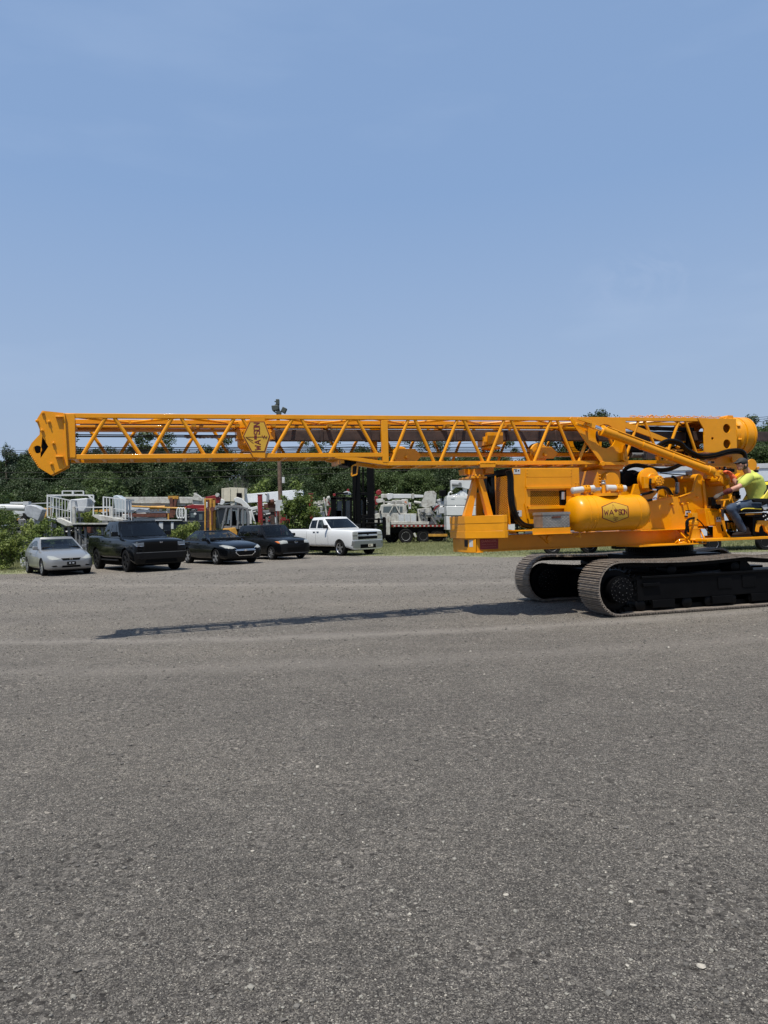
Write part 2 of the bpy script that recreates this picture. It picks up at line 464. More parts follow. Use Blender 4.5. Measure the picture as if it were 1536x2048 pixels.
    graze_lift.inputs['Color1'].default_value = (1, 1, 1, 1); graze_lift.inputs['Color2'].default_value = (1.24, 1.22, 1.19, 1)
    col4 = mixc(1.0, col3.outputs['Color'], graze_lift.outputs['Color'], 'MULTIPLY')
    # tyre-worn pale arcs
    def arc(cx, cy, rad, wid, strength, prev, colr):
        d = N('ShaderNodeVectorMath'); d.operation = 'DISTANCE'; d.inputs[1].default_value = (cx, cy, 0)
        L(tcn.outputs['Object'], d.inputs[0])
        a = N('ShaderNodeMath'); a.operation = 'SUBTRACT'; a.inputs[1].default_value = rad; L(d.outputs['Value'], a.inputs[0])
        nn = noise(1.3, 4, .6); a3 = N('ShaderNodeMath'); a3.operation = 'MULTIPLY_ADD'; a3.inputs[1].default_value = .5
        L(nn.outputs['Fac'], a3.inputs[0]); L(a.outputs[0], a3.inputs[2])
        a4 = N('ShaderNodeMath'); a4.operation = 'SUBTRACT'; a4.inputs[1].default_value = .25; L(a3.outputs[0], a4.inputs[0])
        ab = N('ShaderNodeMath'); ab.operation = 'ABSOLUTE'; L(a4.outputs[0], ab.inputs[0])
        r = N('ShaderNodeMapRange'); r.inputs['From Min'].default_value = wid; r.inputs['From Max'].default_value = 0
        r.inputs['To Max'].default_value = strength; L(ab.outputs[0], r.inputs['Value'])
        q = N('ShaderNodeMixRGB'); L(r.outputs['Result'], q.inputs['Fac']); L(prev, q.inputs['Color1']); q.inputs['Color2'].default_value = (*colr, 1)
        return q.outputs['Color']
    c5 = arc(-1.5, 31.0, 21.1, .34, .55, col4.outputs['Color'], (.275, .26, .245))
    c5 = arc(-2.0, 33.5, 25.6, .45, .30, c5, (.26, .245, .23))
    c5 = arc(9, 60.0, 43.0, .7, .30, c5, (.30, .28, .26))
    c5 = arc(14, 75.0, 54.5, .9, .28, c5, (.15, .14, .13))
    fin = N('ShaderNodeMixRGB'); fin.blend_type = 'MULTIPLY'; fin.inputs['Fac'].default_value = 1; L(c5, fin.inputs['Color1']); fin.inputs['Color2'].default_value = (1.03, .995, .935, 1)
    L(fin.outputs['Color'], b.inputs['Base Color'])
    b.inputs['Roughness'].default_value = .9; b.inputs['Specular IOR Level'].default_value = .25
    # relief
    bn = N('ShaderNodeBump'); bn.inputs['Strength'].default_value = .9; bn.inputs['Distance'].default_value = .006
    inv = N('ShaderNodeMath'); inv.operation = 'MULTIPLY'; inv.inputs[1].default_value = -1; L(fine.outputs['Distance'], inv.inputs[0])
    L(inv.outputs[0], bn.inputs['Height'])
    bn2 = N('ShaderNodeBump'); bn2.inputs['Strength'].default_value = .8; bn2.inputs['Distance'].default_value = .012
    ch = N('ShaderNodeMath'); ch.operation = 'MULTIPLY'; L(coarse.outputs['Distance'], ch.inputs[0]); L(gt.outputs[0], ch.inputs[1])
    ch2 = N('ShaderNodeMath'); ch2.operation = 'MULTIPLY'; ch2.inputs[1].default_value = -1; L(ch.outputs[0], ch2.inputs[0])
    L(ch2.outputs[0], bn2.inputs['Height']); L(bn.outputs['Normal'], bn2.inputs['Normal'])
    bn3 = N('ShaderNodeBump'); bn3.inputs['Strength'].default_value = .9; bn3.inputs['Distance'].default_value = .07
    rg = noise(9, 8, .72); L(rg.outputs['Fac'], bn3.inputs['Height']); L(bn2.outputs['Normal'], bn3.inputs['Normal'])
    L(bn3.outputs['Normal'], b.inputs['Normal'])
    return m

def np_mesh(name, verts, faces_n, mats, mat_idx=None, smooth_it=False):
    """verts (n,3) array, faces_n (m,k) array"""
    me = bpy.data.meshes.new(name)
    k = faces_n.shape[1]; nf = faces_n.shape[0]
    me.vertices.add(len(verts)); me.vertices.foreach_set('co', verts.astype(np.float32).ravel())
    me.loops.add(nf * k); me.loops.foreach_set('vertex_index', faces_n.astype(np.int32).ravel())
    me.polygons.add(nf); me.polygons.foreach_set('loop_start', (np.arange(nf) * k).astype(np.int32))
    for q in mats: me.materials.append(q)
    if mat_idx is not None: me.polygons.foreach_set('material_index', mat_idx.astype(np.int32))
    me.update(calc_edges=True); me.validate()
    if smooth_it: me.shade_smooth()
    return me
def link_mesh(name, me, parent=None):
    o = bpy.data.objects.new(name, me); COL.objects.link(o)
    if parent: o.parent = parent
    return o

M_GRAVEL = gravel_material()
g = MB(); R = 900
xs = [-R, -60, -20, 20, 60, R]; ys = [-60, 0, 15, 40, 120, 1200]
g.add([(x, y, 0) for y in ys for x in xs], [(j * 6 + i, j * 6 + i + 1, (j + 1) * 6 + i + 1, (j + 1) * 6 + i) for j in range(5) for i in range(5)])
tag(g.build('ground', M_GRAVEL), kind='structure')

# loose stones lying on the yard, denser near the camera
def stones():
    n = 64000
    Y = 1.6 + 24 * RNG.random(n) ** 1.5
    X = (RNG.random(n) - .5) * 2 * (Y * .60 + .4)
    clump = np.sin(X * 2.1 + 1.3 * np.sin(Y * 1.7)) * np.sin(Y * 2.6 + X * .8)
    keep = RNG.random(n) < .45 + .5 * clump.clip(0, 1)
    X, Y = X[keep], Y[keep]; n = len(X)
    s = .0027 * np.exp(RNG.normal(0, .45, n)) * (1 + .10 * Y)
    big = RNG.random(n) < .010; s[big] *= 1.9; s = s.clip(0, .010 + Y * .0004)
    ico = np.array([(0, 0, 1), (.894, 0, .447), (.276, .851, .447), (-.724, .526, .447), (-.724, -.526, .447), (.276, -.851, .447),
                    (.724, .526, -.447), (-.276, .851, -.447), (-.894, 0, -.447), (-.276, -.851, -.447), (.724, -.526, -.447), (0, 0, -1)])
    F = np.array([(0, 1, 2), (0, 2, 3), (0, 3, 4), (0, 4, 5), (0, 5, 1), (1, 6, 2), (2, 7, 3), (3, 8, 4), (4, 9, 5), (5, 10, 1),
                  (2, 6, 7), (3, 7, 8), (4, 8, 9), (5, 9, 10), (1, 10, 6), (11, 7, 6), (11, 8, 7), (11, 9, 8), (11, 10, 9), (11, 6, 10)])
    V = ico[None] * (1 + RNG.normal(0, .17, (n, 12, 1)))
    V = V * np.stack([RNG.uniform(.8, 1.5, n), RNG.uniform(.8, 1.3, n), RNG.uniform(.55, .9, n)], 1)[:, None]
    a = RNG.uniform(0, 6.28, n); c, q = np.cos(a)[:, None], np.sin(a)[:, None]
    x = V[..., 0] * c - V[..., 1] * q; y = V[..., 0] * q + V[..., 1] * c
    V = np.stack([x, y, V[..., 2]], -1) * s[:, None, None]
    V += np.stack([X, Y, s * .35], 1)[:, None]
    faces = (F[None] + (np.arange(n) * 12)[:, None, None]).reshape(-1, 3)
    mi = RNG.choice(4, n, p=[.40, .40, .18, .02])
    ms = [mat('stone dark', (.085, .079, .071), .9), mat('stone grey', (.125, .118, .106), .9), mat('stone light', (.20, .19, .165), .85), mat('stone pale', (.34, .315, .27), .8)]
    me = np_mesh('loose_stones', V.reshape(-1, 3), faces, ms, np.repeat(mi, 20)); me.shade_flat()
    tag(link_mesh('loose_stones', me), 'small loose grey and pale stones scattered over the dark gravel yard', 'gravel', kind='stuff')
stones()

for px, py, r_, lab in ((1402, 1935, .013, 'palest and largest loose stone lying on the gravel at the lower right'), (1012, 1791, .009, 'small pale flat stone lying on the gravel right of the centre'), (505, 1703, .007, 'tiny cream coloured stone lying on the gravel left of the centre')):
    p = ground_pt(px, py); mbs = MB().ball((0, 0, 0), (r_ * 1.3, r_, r_ * .55), 8); rr = random.Random(px)
    mbs.v = [tuple(c * rr.uniform(.8, 1.2) for c in v) for v in mbs.v]
    so = mbs.build('pale_stone', MATS['stone pale']); so.data.shade_flat(); so.location = p + Vector((0, 0, r_ * .4)); tag(so, lab, 'stone')
# ================================================================== the yellow crawler drill rig
RO = Vector((4.92, 12.78, 0))
FU = Frame(RO, 18.0); FT = Frame(RO, 15.0)
rig = empty('drill_rig', RO, math.radians(18))
tag(rig, 'yellow crawler drill rig with long lattice mast laid flat, standing on black tracks', 'drill rig')
U = FU.U
def PLP(pts, t, th):      # polygon given by photo points on plane t, thickness th away from the camera
    return [U(x, y, t) for x, y in pts], (0, th, 0)
def pl(mb, pts, t, th=.03):
    p, o = PLP(pts, t, th); return mb.prism(p, o)
def part(name, mb, m=M_YEL, parent=None, bevel=.004, ang=35, label=None):
    o = mb.build(name, m, parent or rig, bevel=bevel, ang=ang)
    if label: o['label'] = label
    return o
def local_plate(me, origin, t):            # XY plate mesh -> s,z plane at t
    M = Matrix(((1, 0, 0, origin[0]), (0, 0, 1, t), (0, 1, 0, origin[1]), (0, 0, 0, 1)))
    return M

# ---------------- mast
TN, TF = -.28, .28
ztop = lambda s: 3.118 + (s + 9.7) * .0112        # chord centre heights
zbot_u = lambda s: 2.562 + (s + 9.7) * .0075
ZLOW = 2.462
m = MB()
S0, S1 = -9.72, .80
for t in (TN, TF):
    m.beam((S0, t, ztop(S0)), (S1 + .1, t, ztop(S1 + .1)), .062)
    m.beam((S0, t, zbot_u(S0)), (-5.24, t, zbot_u(-5.24)), .062)
    m.beam((-6.02, t, 2.572), (-5.20, t, ZLOW), .058)
    m.beam((-5.20, t, ZLOW), (.88, t, ZLOW + .012), .062)
# end post block and flange
for t in (TN, TF):
    a = U(130, 828, t); b = U(152, 916, t)
    m.bb((a.x, t - .045, b.z), (b.x, t + .045, a.z))
mast = part('mast', m)
# zig-zag braces of near side, photo measured; the far side is the mirror pattern
NB = [(163, 910, 213.5, 837), (282.5, 908.5, 226.5, 837), (298, 908, 346, 837), (410, 907, 360.7, 837), (424, 907, 470, 838), (530, 908, 483, 838),
      (543, 907, 587, 839.5), (644, 906, 601, 841), (658.6, 906, 699, 841), (754, 905, 713, 841),
      (781.7, 922, 818, 842), (869, 920, 828.5, 842), (879, 921, 916, 842), (966.6, 920, 926, 842), (974, 920, 1009.5, 842), (1059, 919, 1021, 842),
      (1067, 919, 1103, 842), (1149.4, 918, 1113, 842), (1156, 918, 1190, 842), (1240, 918, 1203, 842), (1247, 918, 1278, 842), (1322, 916, 1288, 842), (1327, 917, 1359, 843), (1398, 905, 1370, 843)]
for bx, by, tx, ty in NB:
    b = U(bx, by, TN); tt = U(tx, ty, TN)
    zb = zbot_u(b.x) if b.x < -5.3 else ZLOW
    q = MB().tube((b.x, TN, zb), (tt.x, TN, ztop(tt.x)), .026, n=10); part('brace', q, parent=mast, bevel=0)
    q = MB().tube((tt.x, TF, zb), (b.x, TF, ztop(b.x)), .024, n=8); part('brace', q, parent=mast, bevel=0)
# top lattice between the two top chords, underside lattice
m = MB()
k = 0; s = S0 + .1
while s < .7:
    a, b = (TN, TF) if k % 2 == 0 else (TF, TN)
    m.tube((s, a, ztop(s) - .01), (s + .70, b, ztop(s + .7) - .01), .019, n=8)
    s += .70; k += 1
part('top_lattice', m, parent=mast, bevel=0)
m = MB(); s = S0 + .1; k = 0
while s < .7:
    z = zbot_u(s) if s < -5.3 else ZLOW
    m.beam((s, TN, z - .012), (s, TF, z - .012), .045, .03)
    s += .36
for s in (-5.9, -5.22):
    m.beam((s, TN, 2.50), (s, TF, 2.50), .06)
part('underside_rungs', m, parent=mast, bevel=0)
m = MB()
for t in (TN, TF):
    a = U(761.6, 841, TN); b = U(774, 925, TN)
    m = MB().bb((a.x, t - .034, b.z), (a.x + .10, t + .034, a.z)); part('splice_post', m, parent=mast)
# skew plate brace right of the saddle
m = MB(); pl(m, [(1251, 843), (1251, 856), (1328, 884), (1338, 878)], TN - .02, .03)
part('skew_brace', m, parent=mast)
# head plates
head = [(84.5, 821.5), (127.5, 826), (135.5, 894), (135.5, 933), (102, 950), (75.5, 934), (56, 900.5), (63.5, 886), (79.5, 869), (79.5, 859), (72.5, 841)]
o0 = U(100, 880, -.30)
def ring_px(pts, t):
    return [((U(x, y, t).x - o0.x), (U(x, y, t).z - o0.z)) for x, y in pts]
hole1 = circle(*ring_px([(76, 899.5)], -.3)[0], .052)
hole2 = ring_px([(85.5, 873), (97.5, 894), (82, 917), (82, 905)], -.3)
m = MB()
for t in (-.33, -.12):
    m.mesh(plate_mesh(ring_px(head, -.33), [hole1[::-1], hole2[::-1]], .022), local_plate(None, (o0.x, o0.z), t))
for x, y in ((98, 843.5), (107, 886.5), (103, 928), (86, 826), (74, 842), (84.5, 861)):
    p = U(x, y, -.35); m.tube((p.x, -.365, p.z), (p.x, -.33, p.z), .020, n=10); m.tube((p.x, -.385, p.z), (p.x, -.33, p.z), .009, n=6)
for i in range(9):
    p = U(59 + i * 2.4, 906 + i * 3.6, -.35); m.tube((p.x, -.355, p.z), (p.x, -.33, p.z), .01, n=6)
for yy in (833.5, 913.5):
    a = U(111, yy, -.36); b = U(127, yy, -.36); m.bb((a.x, -.39, a.z - .008), (b.x, -.33, a.z + .008))
    m.prism([(b.x, -.385, a.z), (b.x, -.34, a.z), (b.x, -.34, a.z - .12)], (-.012, 0, 0))
a = U(128, 826, -.33); b = U(136, 934, -.33)
for t in (-.33,): m.beam((U(128.6, 827, -.33).x, t, U(128.6, 827, -.33).z), (U(135, 932, -.33).x, t, U(135, 932, -.33).z), .07, .02, up=(1, 0, 0))
m.bb((a.x - .3, -.3, 3.10), (a.x, .3, 3.13))
hp = part('head_plate', m, bevel=.003, ang=30)
c = U(82, 893, -.30)
m = MB().use(M_BLK).lathe([(.04, -.05), (.14, -.05), (.160, -.04), (.145, -.02), (.145, .02), (.160, .04), (.14, .05), (.04, .05)], (c.x + .07, -.20, c.z), (0, 1, 0), 40)
m.lathe([(.04, -.09), (.04, .09)], (c.x + .07, -.20, c.z), (0, 1, 0), 16)
part('sheave', m, None, bevel=0)
m = MB().lathe([(.04, -.05), (.10, -.05), (.115, -.04), (.10, -.02), (.10, .02), (.115, .04), (.10, .05), (.04, .05)], (U(99, 848, -.2).x, -.20, U(99, 848, -.2).z), (0, 1, 0), 32)
part('sheave', m, M_BLK, bevel=0)

# block letters drawn as strokes in a 0..1 box
GLYPH = {'W': [[(0, 1), (.22, 0), (.5, .72), (.78, 0), (1, 1)]], 'A': [[(0, 0), (.5, 1), (1, 0)], [(.24, .34), (.76, .34)]],
         'S': [[(1, .82), (.9, 1), (.1, 1), (0, .84), (0, .62), (.1, .53), (.9, .47), (1, .38), (1, .16), (.9, 0), (.1, 0), (0, .18)]],
         'O': [[(.12, 0), (.88, 0), (1, .14), (1, .86), (.88, 1), (.12, 1), (0, .86), (0, .14), (.12, 0)]], 'N': [[(0, 0), (0, 1), (1, 0), (1, 1)]]}
def stroke_word(mb, word, w, h, cx, cy, st, z=0.0):
    n = len(word); cell = w / n; lw = cell * .76
    for i, ch in enumerate(word):
        x0 = cx - w / 2 + i * cell + (cell - lw) / 2
        for line in GLYPH[ch]:
            P = [(x0 + p[0] * lw, cy - h / 2 + p[1] * h, z) for p in line]
            for k_, (a_, b_) in enumerate(zip(P[:-1], P[1:])):
                a_, b_ = Vector(a_), Vector(b_); d_ = (b_ - a_).normalized() * st * .35
                zz = Vector((0, 0, .00012 * ((k_ + i) % 3))); mb.beam(a_ - d_ + zz, b_ + d_ + zz, st, .001, up=(0, 0, 1))
# sign panel on the mast, with its lettering
m = MB(); m.use(M_YEL)
pl(m, [(501.5, 834), (529, 834), (529.5, 842), (541.5, 872.2), (531, 905), (530, 916), (507, 914), (502.5, 905), (484.5, 872.2), (499.5, 842)], -.335, .02)
m.use(M_SIGNR); pl(m, [(500, 843), (528.7, 843), (540, 872.2), (529.8, 904), (503, 904), (486.0, 872.2)], -.339, .004)
m.use(M_SIGNG); pl(m, [(501.2, 844.6), (527.6, 844.6), (538, 872.2), (528.4, 902.2), (504.4, 902.2), (488.2, 872.2)], -.343, .004)
sg = part('sign_panel', m, None, bevel=0)
m = MB()
def vtext(body, x0, x1, y0, y1):      # text running upward on the sign
    p0 = U(x0, y1, -.344); p1 = U(x1, y0, -.344)
    h = abs(p1.x - p0.x); wd = abs(p1.z - p0.z); cx = (p0.x + p1.x) / 2; cz = (p0.z + p1.z) / 2
    tmp_ = MB(); stroke_word(tmp_, body, wd * 1.06, h * .86, 0, 0, .0145)
    M = Matrix(((0, -1, 0, cx), (0, 0, 1, -.3445), (1, 0, 0, cz), (0, 0, 0, 1)))
    m.add([M @ Vector(v) for v in tmp_.v], tmp_.f)
vtext('WA', 509.5, 521.5, 879.5, 900.5)
vtext('SON', 507.5, 519.5, 845.8, 868.5)
pl(m, [(508.5, 870.5), (513.5, 870.5), (513.5, 878.5), (508.5, 878.5)], -.346, .002)
for a, b in (((491, 874), (527, 873.5)), ((492, 875), (507, 886.5)), ((492, 875), (506, 881)), ((524, 870.5), (527, 876)), ((527, 876), (529, 871)), ((529, 871), (531.5, 876.5)), ((531.5, 876.5), (534, 872))):
    pa, pb = U(*a, -.345), U(*b, -.345); m.beam(pa, pb, .004 if a[0] < 510 else .008)
part('lettering', m, M_SIGNR, parent=sg, bevel=0)

# inner guide rails, kelly bar, ropes
m = MB()
for y, t, r in ((853.5, .02, .032), (860.5, .14, .034)):
    a = U(152, y, t); b = U(1195, y + 3.0, t); m.beam(a, (b.x, b.y, b.z), .13, r)
a = U(775, 909, .16); b = U(1415, 909, .16); m.beam(a, b, .10, .075)
for x in (152, 385, 470, 540, 650, 763, 880, 1000, 1110):
    p = U(x, 856, .08); m.bb((p.x - .03, TN, p.z - .03), (p.x + .03, TF, p.z + .01))
part('guide_rails', m, parent=mast)
m = MB().beam(U(541, 872, 0), U(1185, 873, 0), .152)
m.beam(U(1185, 873, 0) - Vector((.1, 0, 0)), (4.6, 0, U(1500, 871, 0).z), .165)
for x in (556, 640, 735, 760, 905, 1010, 1107):
    p = U(x, 872, 0); m.bb((p.x - .02, -.094, p.z - .09), (p.x + .03, .094, p.z + .09))
part('kelly_bar', m, M_RUST, bevel=.006)
m = MB()
a = U(478, 873, -.05)
m.bb((a.x - .04, -.14, a.z - .05), (a.x + .52, .14, a.z + .10)); m.lathe([(.10, 0), (.14, .05), (.14, .18), (.10, .22), (.08, .30), (.12, .31), (.12, .4)], U(494, 899, 0), (0, 0, 1), 20)
m.bb((a.x + .05, -.12, a.z - .22), (a.x + .30, .12, a.z))
for i in range(8): m.ball((a.x + .04 + i * .06, -.15, a.z + .06), .014, 6)
part('kelly_swivel', m)
m = MB()
a = U(980, 878, 0)
m.bb((a.x - .12, -.16, a.z - .10), (a.x + .16, .16, a.z + .09)); m.bb((a.x - .17, -.13, a.z - .12), (a.x - .05, .13, a.z + .02))
m.lathe([(.05, 0), (.16, .02), (.16, .05), (.10, .07), (.10, .12)], (a.x, -.02, a.z - .19), (0, 0, 1), 20)
part('kelly_guide', m)
for x, y in ((809, 912), (1082, 907)):
    c = U(x, y, .05); m = MB()
    r = .13 if x < 900 else .16
    m.lathe([(.03, -.07), (r, -.07), (r + .015, -.05), (r - .02, -.02), (r - .02, .02), (r + .015, .05), (r, .07), (.03, .07)], (c.x - .1, .0, c.z), (0, 1, 0), 28)
    m.prism([(c.x - .24, -.10, c.z - .03), (c.x - .14, -.10, c.z + .10), (c.x + .12, -.10, c.z + .10), (c.x + .24, -.10, c.z - .01), (c.x + .15, -.10, c.z - .10), (c.x - .2, -.10, c.z - .10)], (0, .02, 0))
    m.tube((c.x - .02, -.14, c.z - .03), (c.x - .02, .1, c.z - .03), .03, n=10)
    part('rope_sheave', m, bevel=.002)
m = MB()
for y0, y1, t, r in ((869.5, 871, -.05, .008), (873, 874, .0, .010), (895, 894.5, .02, .006), (898.5, 898, .06, .006), (902, 901.5, .1, .006), (906, 905, .0, .006)):
    x1 = 478 if y0 < 880 else 1400
    m.tube(U(152, y0, t), U(x1, y1, t), r, n=6)
for y, t in ((849, .15), (850.5, .05)):
    m.tube(U(160, y, t), U(1180, y + 3, t), .009, n=6)
m.tube((S0 - .1, 0, ztop(S0) + .045), (1.2, .0, ztop(1.2) + .05), .010, n=6)
part('wire_rope', m, M_BLK, bevel=0)
m = MB()
for i in range(28):
    p = U(372 + i * 4, 873.5 + math.sin(i) * .4, -.04); m.box(p, (.045, .03, .045 if i % 2 else .028))
part('feed_chain', m, M_RUST, bevel=0)

# mast end plate with round ports, rotary drum
er = [(1394, 836), (1471, 838), (1473, 905), (1408, 905), (1407, 858)]
for t in (-.31, .29):
    o1 = U(1440, 870, -.31)
    rr = [((U(x, y, -.31).x - o1.x), (U(x, y, -.31).z - o1.z)) for x, y in er]
    hs_ = [circle(*[((U(x, y, -.31).x - o1.x), (U(x, y, -.31).z - o1.z))][0], r)[::-1] for x, y, r in ((1452.4, 857, .083), (1453, 888, .083), (1424, 877, .028))]
    m = MB().mesh(plate_mesh(rr, hs_, .025), local_plate(None, (o1.x, o1.z), t))
    part('end_plate', m, bevel=.003, ang=30)
m = MB()
a = U(1471, 838, -.31); b = U(1473, 905, -.31); c0 = U(1408, 905, -.31)
m.bb((c0.x, -.29, a.z - .03), (a.x, .28, a.z)); m.bb((c0.x, -.29, b.z), (a.x, .28, b.z + .03)); m.bb((a.x - .03, -.29, b.z + .031), (a.x, .28, a.z - .031))
m.bb((c0.x - .02, -.34, b.z), (c0.x + .02, -.325, b.z + .30))
part('end_box', m)
zc = (U(1490, 832, 0).z + U(1490, 905, 0).z) / 2
zc = 2.985; sx0 = a.x
m = MB().lathe([(.30, 0), (.325, .01), (.325, .04), (.30, .05), (.305, .12), (.345, .16), (.345, .20), (.335, .205), (.335, .24), (.352, .245), (.352, .39), (.343, .395), (.343, .41), (.355, .415), (.355, .45), (.33, .47), (.2, .475)], (sx0 + .003, 0, zc), (1, 0, 0), 48)
for k in range(8):
    an = k * math.pi / 4 + .3
    m.box((sx0 + .08, math.cos(an) * .32, zc + math.sin(an) * .32), (.08, .03, .03), Matrix.Rotation(-an + math.pi / 2, 3, 'X'))
part('rotary_drum', m, ang=30, bevel=0)
# chain and small lifting eyes on top
m = MB()
for i in range(46):
    p = U(1262 + i * 4.2, 834.5, -.27); p.z = ztop(min(p.x, .9)) + .052 + .010 * math.sin(i * 1.7)
    m.sweep([(p.x + math.cos(q) * .024, p.y + (math.sin(q) * .014 if i % 2 else 0), p.z + (0 if i % 2 else math.sin(q) * .014)) for q in np.linspace(0, 2 * math.pi, 8, endpoint=False)], .006, 4, closed=True, sub=1)
part('safety_chain', m, bevel=0)
m = MB()
for x in (1303, 1337):
    p = U(x, 832, -.2); p.z = ztop(p.x) + .05
    part('lifting_eye', MB().sweep([(p.x + math.cos(q) * .045, -.2, p.z + math.sin(q) * .04) for q in np.linspace(0, 2 * math.pi, 12, endpoint=False)], .011, 6, closed=True, sub=1), bevel=0)
p = U(1452, 832, 0); m.prism([(p.x - .1, -.1, 3.29), (p.x + .1, -.1, 3.29), (p.x + .06, -.1, 3.36), (p.x - .05, -.1, 3.36)], (0, .2, 0))
part('hinge_block', m, bevel=0)

# saddle plates that carry the mast
sa = [(1141, 835), (1251, 835.5), (1251, 868), (1250, 890), (1249, 921), (1205, 926)]
o2 = U(1205, 880, -.35)
sr = [((U(x, y, -.35).x - o2.x), (U(x, y, -.35).z - o2.z)) for x, y in sa]
hc = U(1210.9, 872.4, -.35)
for t in (-.34, .34):
    m = MB().mesh(plate_mesh(sr, [circle(hc.x - o2.x, hc.z - o2.z, .20, 36, .205)[::-1]], .03), local_plate(None, (o2.x, o2.z), t))
    if t < 0:
        m.beam(U(1141, 835.5, -.37), U(1205, 925, -.37), .02, .07, up=(0, 0, 1))
        m.prism([U(1240, 905, -.35), U(1240, 921, -.35), U(1248, 921, -.35)], (0, -.09, 0))
        pl(m, [(1250, 890), (1252.5, 893), (1257, 923), (1249, 923)], -.44, .09)
        m.tube(U(1173, 859.5, -.40), U(1173, 859.5, -.35), .02, n=10)
        m.tube(U(1206, 927, -.44), U(1206, 927, -.35), .04, n=12)
    part('saddle_plate', m, bevel=.003, ang=30)
m = MB()
a = U(1203, 924, -.42); b = U(1257, 930, -.42)
m.bb((a.x, -.42, b.z), (b.x, .42, a.z))
pl(m, [(1199, 929), (1249, 930), (1245, 939.5), (1207, 938)], -.36, .72)
part('saddle_base', m)
m = MB(); pl(m, [(1195, 939), (1240, 939), (1243, 1003), (1190, 1003)], -.30, .60)
c = U(1222.6, 963, -.36)
m.lathe([(.155, 0), (.155, .03), (.17, .032), (.17, .08)], (c.x, -.38, c.z), (0, 1, 0), 36)
for i in range(5):
    p = U(1200 + i * .4, 950 + i * 6, -.32); m.tube((p.x, -.33, p.z), (p.x, -.29, p.z), .014, n=6)
part('pedestal', m)

# lift cylinder
m = MB()
m.beam(U(1155, 836.5, -.50), U(1182, 845, -.50), .03, .05); m.beam(U(1151.5, 847, -.44), U(1176, 855.5, -.44), .03, .05)
m.beam(U(1174, 840, -.47), U(1167, 851, -.47), .03, .03)
m.beam(U(1172.5, 846.5, -.47), U(1191, 854, -.47), .05, .085)
part('rod_clevis', m)
ra, rb = U(1189, 853.5, -.47), U(1208, 861.5, -.49)
part('cylinder_rod', MB().tube(ra, rb, .038, n=16), M_CHROME, bevel=0)
c0, c1 = U(1202, 860.5, -.48), U(1424, 943, -.62)
L = (c1 - c0).length; d = (c1 - c0).normalized()
m = MB().lathe([(.05, 0), (.092, .005), (.092, .035), (.082, .04), (.082, .28), (.070, .30), (.070, L - .1), (.082, L - .09), (.082, L)], c0, c1 - c0, 28)
nv = Vector((-.1, -.45, .88)); nv = (nv - d * nv.dot(d)).normalized()
m.sweep([c0 + d * .08 + nv * .09, c0 + d * .5 + nv * .085, c0 + d * (L * .6) + nv * .085, c0 + d * (L - .2) + nv * .085], .014, 6)
for q in (.35, .62): m.lathe([(.078, 0), (.078, .02)], c0 + d * (L * q), d, 24)
part('lift_cylinder', m, bevel=0)
m = MB()
pl(m, [(1421, 933), (1434, 939), (1432, 956), (1423, 945)], -.68, .05)
m.tube(U(1440, 942, -.66), U(1440, 958, -.66), .032, n=10); m.tube(U(1440, 940.5, -.66), U(1440, 946, -.66), .05, n=12)
m.beam(U(1428, 946, -.66), U(1440, 950, -.66), .05, .08); m.beam(U(1440, 953, -.66), U(1437, 963, -.66), .04, .04)
c = U(1447, 959, -.5); m.lathe([(.10, -.06), (.115, -.05), (.115, .3)], (c.x, c.y, c.z), (0, 1, 0), 28)
m.tube((c.x, c.y - .09, c.z), (c.x, c.y, c.z), .02, n=8)
part('trunnion_bracket', m)

# ---------------- deck frame
m = MB()
for t, th in ((-.40, .05), (.40, .05)):
    pl(m, [(953, 1072), (1180, 1063.5), (1345, 1057.5), (1400, 1056), (1404, 1083), (1345, 1086.5), (1180, 1092.5), (953, 1104)], t, th) if t < 0 else m.bb((-3.75, .35, 1.05), (.55, .40, 1.30))
m.bb((-3.7, -.345, 1.27), (.55, .345, 1.295)); m.bb((-2.4, -.60, 1.282), (.55, -.405, 1.297))
a = U(1000, 1097, -.45); m.bb((a.x - .2, -.46, 1.045), (.5, -.402, 1.062))
p = U(1092, 1077, -.42)
m.prism([(p.x - .12, -.43, p.z + .05), (p.x + .16, -.43, p.z + .06), (p.x + .14, -.43, p.z - .06), (p.x + .05, -.43, p.z - .09)], (0, .02, 0))
m.tube((p.x + .05, -.46, p.z), (p.x + .05, -.40, p.z), .05, n=14)
part('deck_frame', m)

# ---------------- counterweight
def offs(w0, w1, s0, s1, rnd=.18):     # footprint: narrow nose, chamfers out to full width, rounded shoulders
    pts = [(s0, -w0)]
    n = 6
    sx, sy = s1, -w1
    ux, uy = (sx - s0), (sy + w0); l = math.hypot(ux, uy); ux /= l; uy /= l
    for i in range(n + 1):
        q = i / n; a0 = math.atan2(uy, ux); a = a0 + (math.radians(10) - a0) * q
        pts.append((sx + rnd * (q) * math.cos(a) , sy + rnd * .35 * (-(q) * (1 - q)) * 2))
    return pts
cwn = U(929, 1033, -.30).x
def cw_foot(s0, w0, s1, w1, s2):
    near = [(s0, -w0), (s1, -w1), (s1 + .05, -w1 - .02), (s1 + .10, -w1 - .015), (s1 + .14, -w1 + .02), (s2, -w1 + .06), (s2, 0)]
    far = [(x, -y) for x, y in near[::-1]][1:]
    return near + far
pc = U(1005, 1045, -.75)
ztiers = [1.62, 1.497, 1.378, 1.262]
m = MB()
foot = cw_foot(cwn, .30, pc.x - .02, .74, pc.x + .14)
for i in range(3):
    e = .004 * (i % 2)
    m.prism([(x + (e if x < -3.5 else -e), y * (1 - e), ztiers[i + 1] + .001) for x, y in foot], (0, 0, ztiers[i] - ztiers[i + 1] - .001))
    cwo = None
part('counterweight', m, bevel=.004, ang=25)
m = MB()
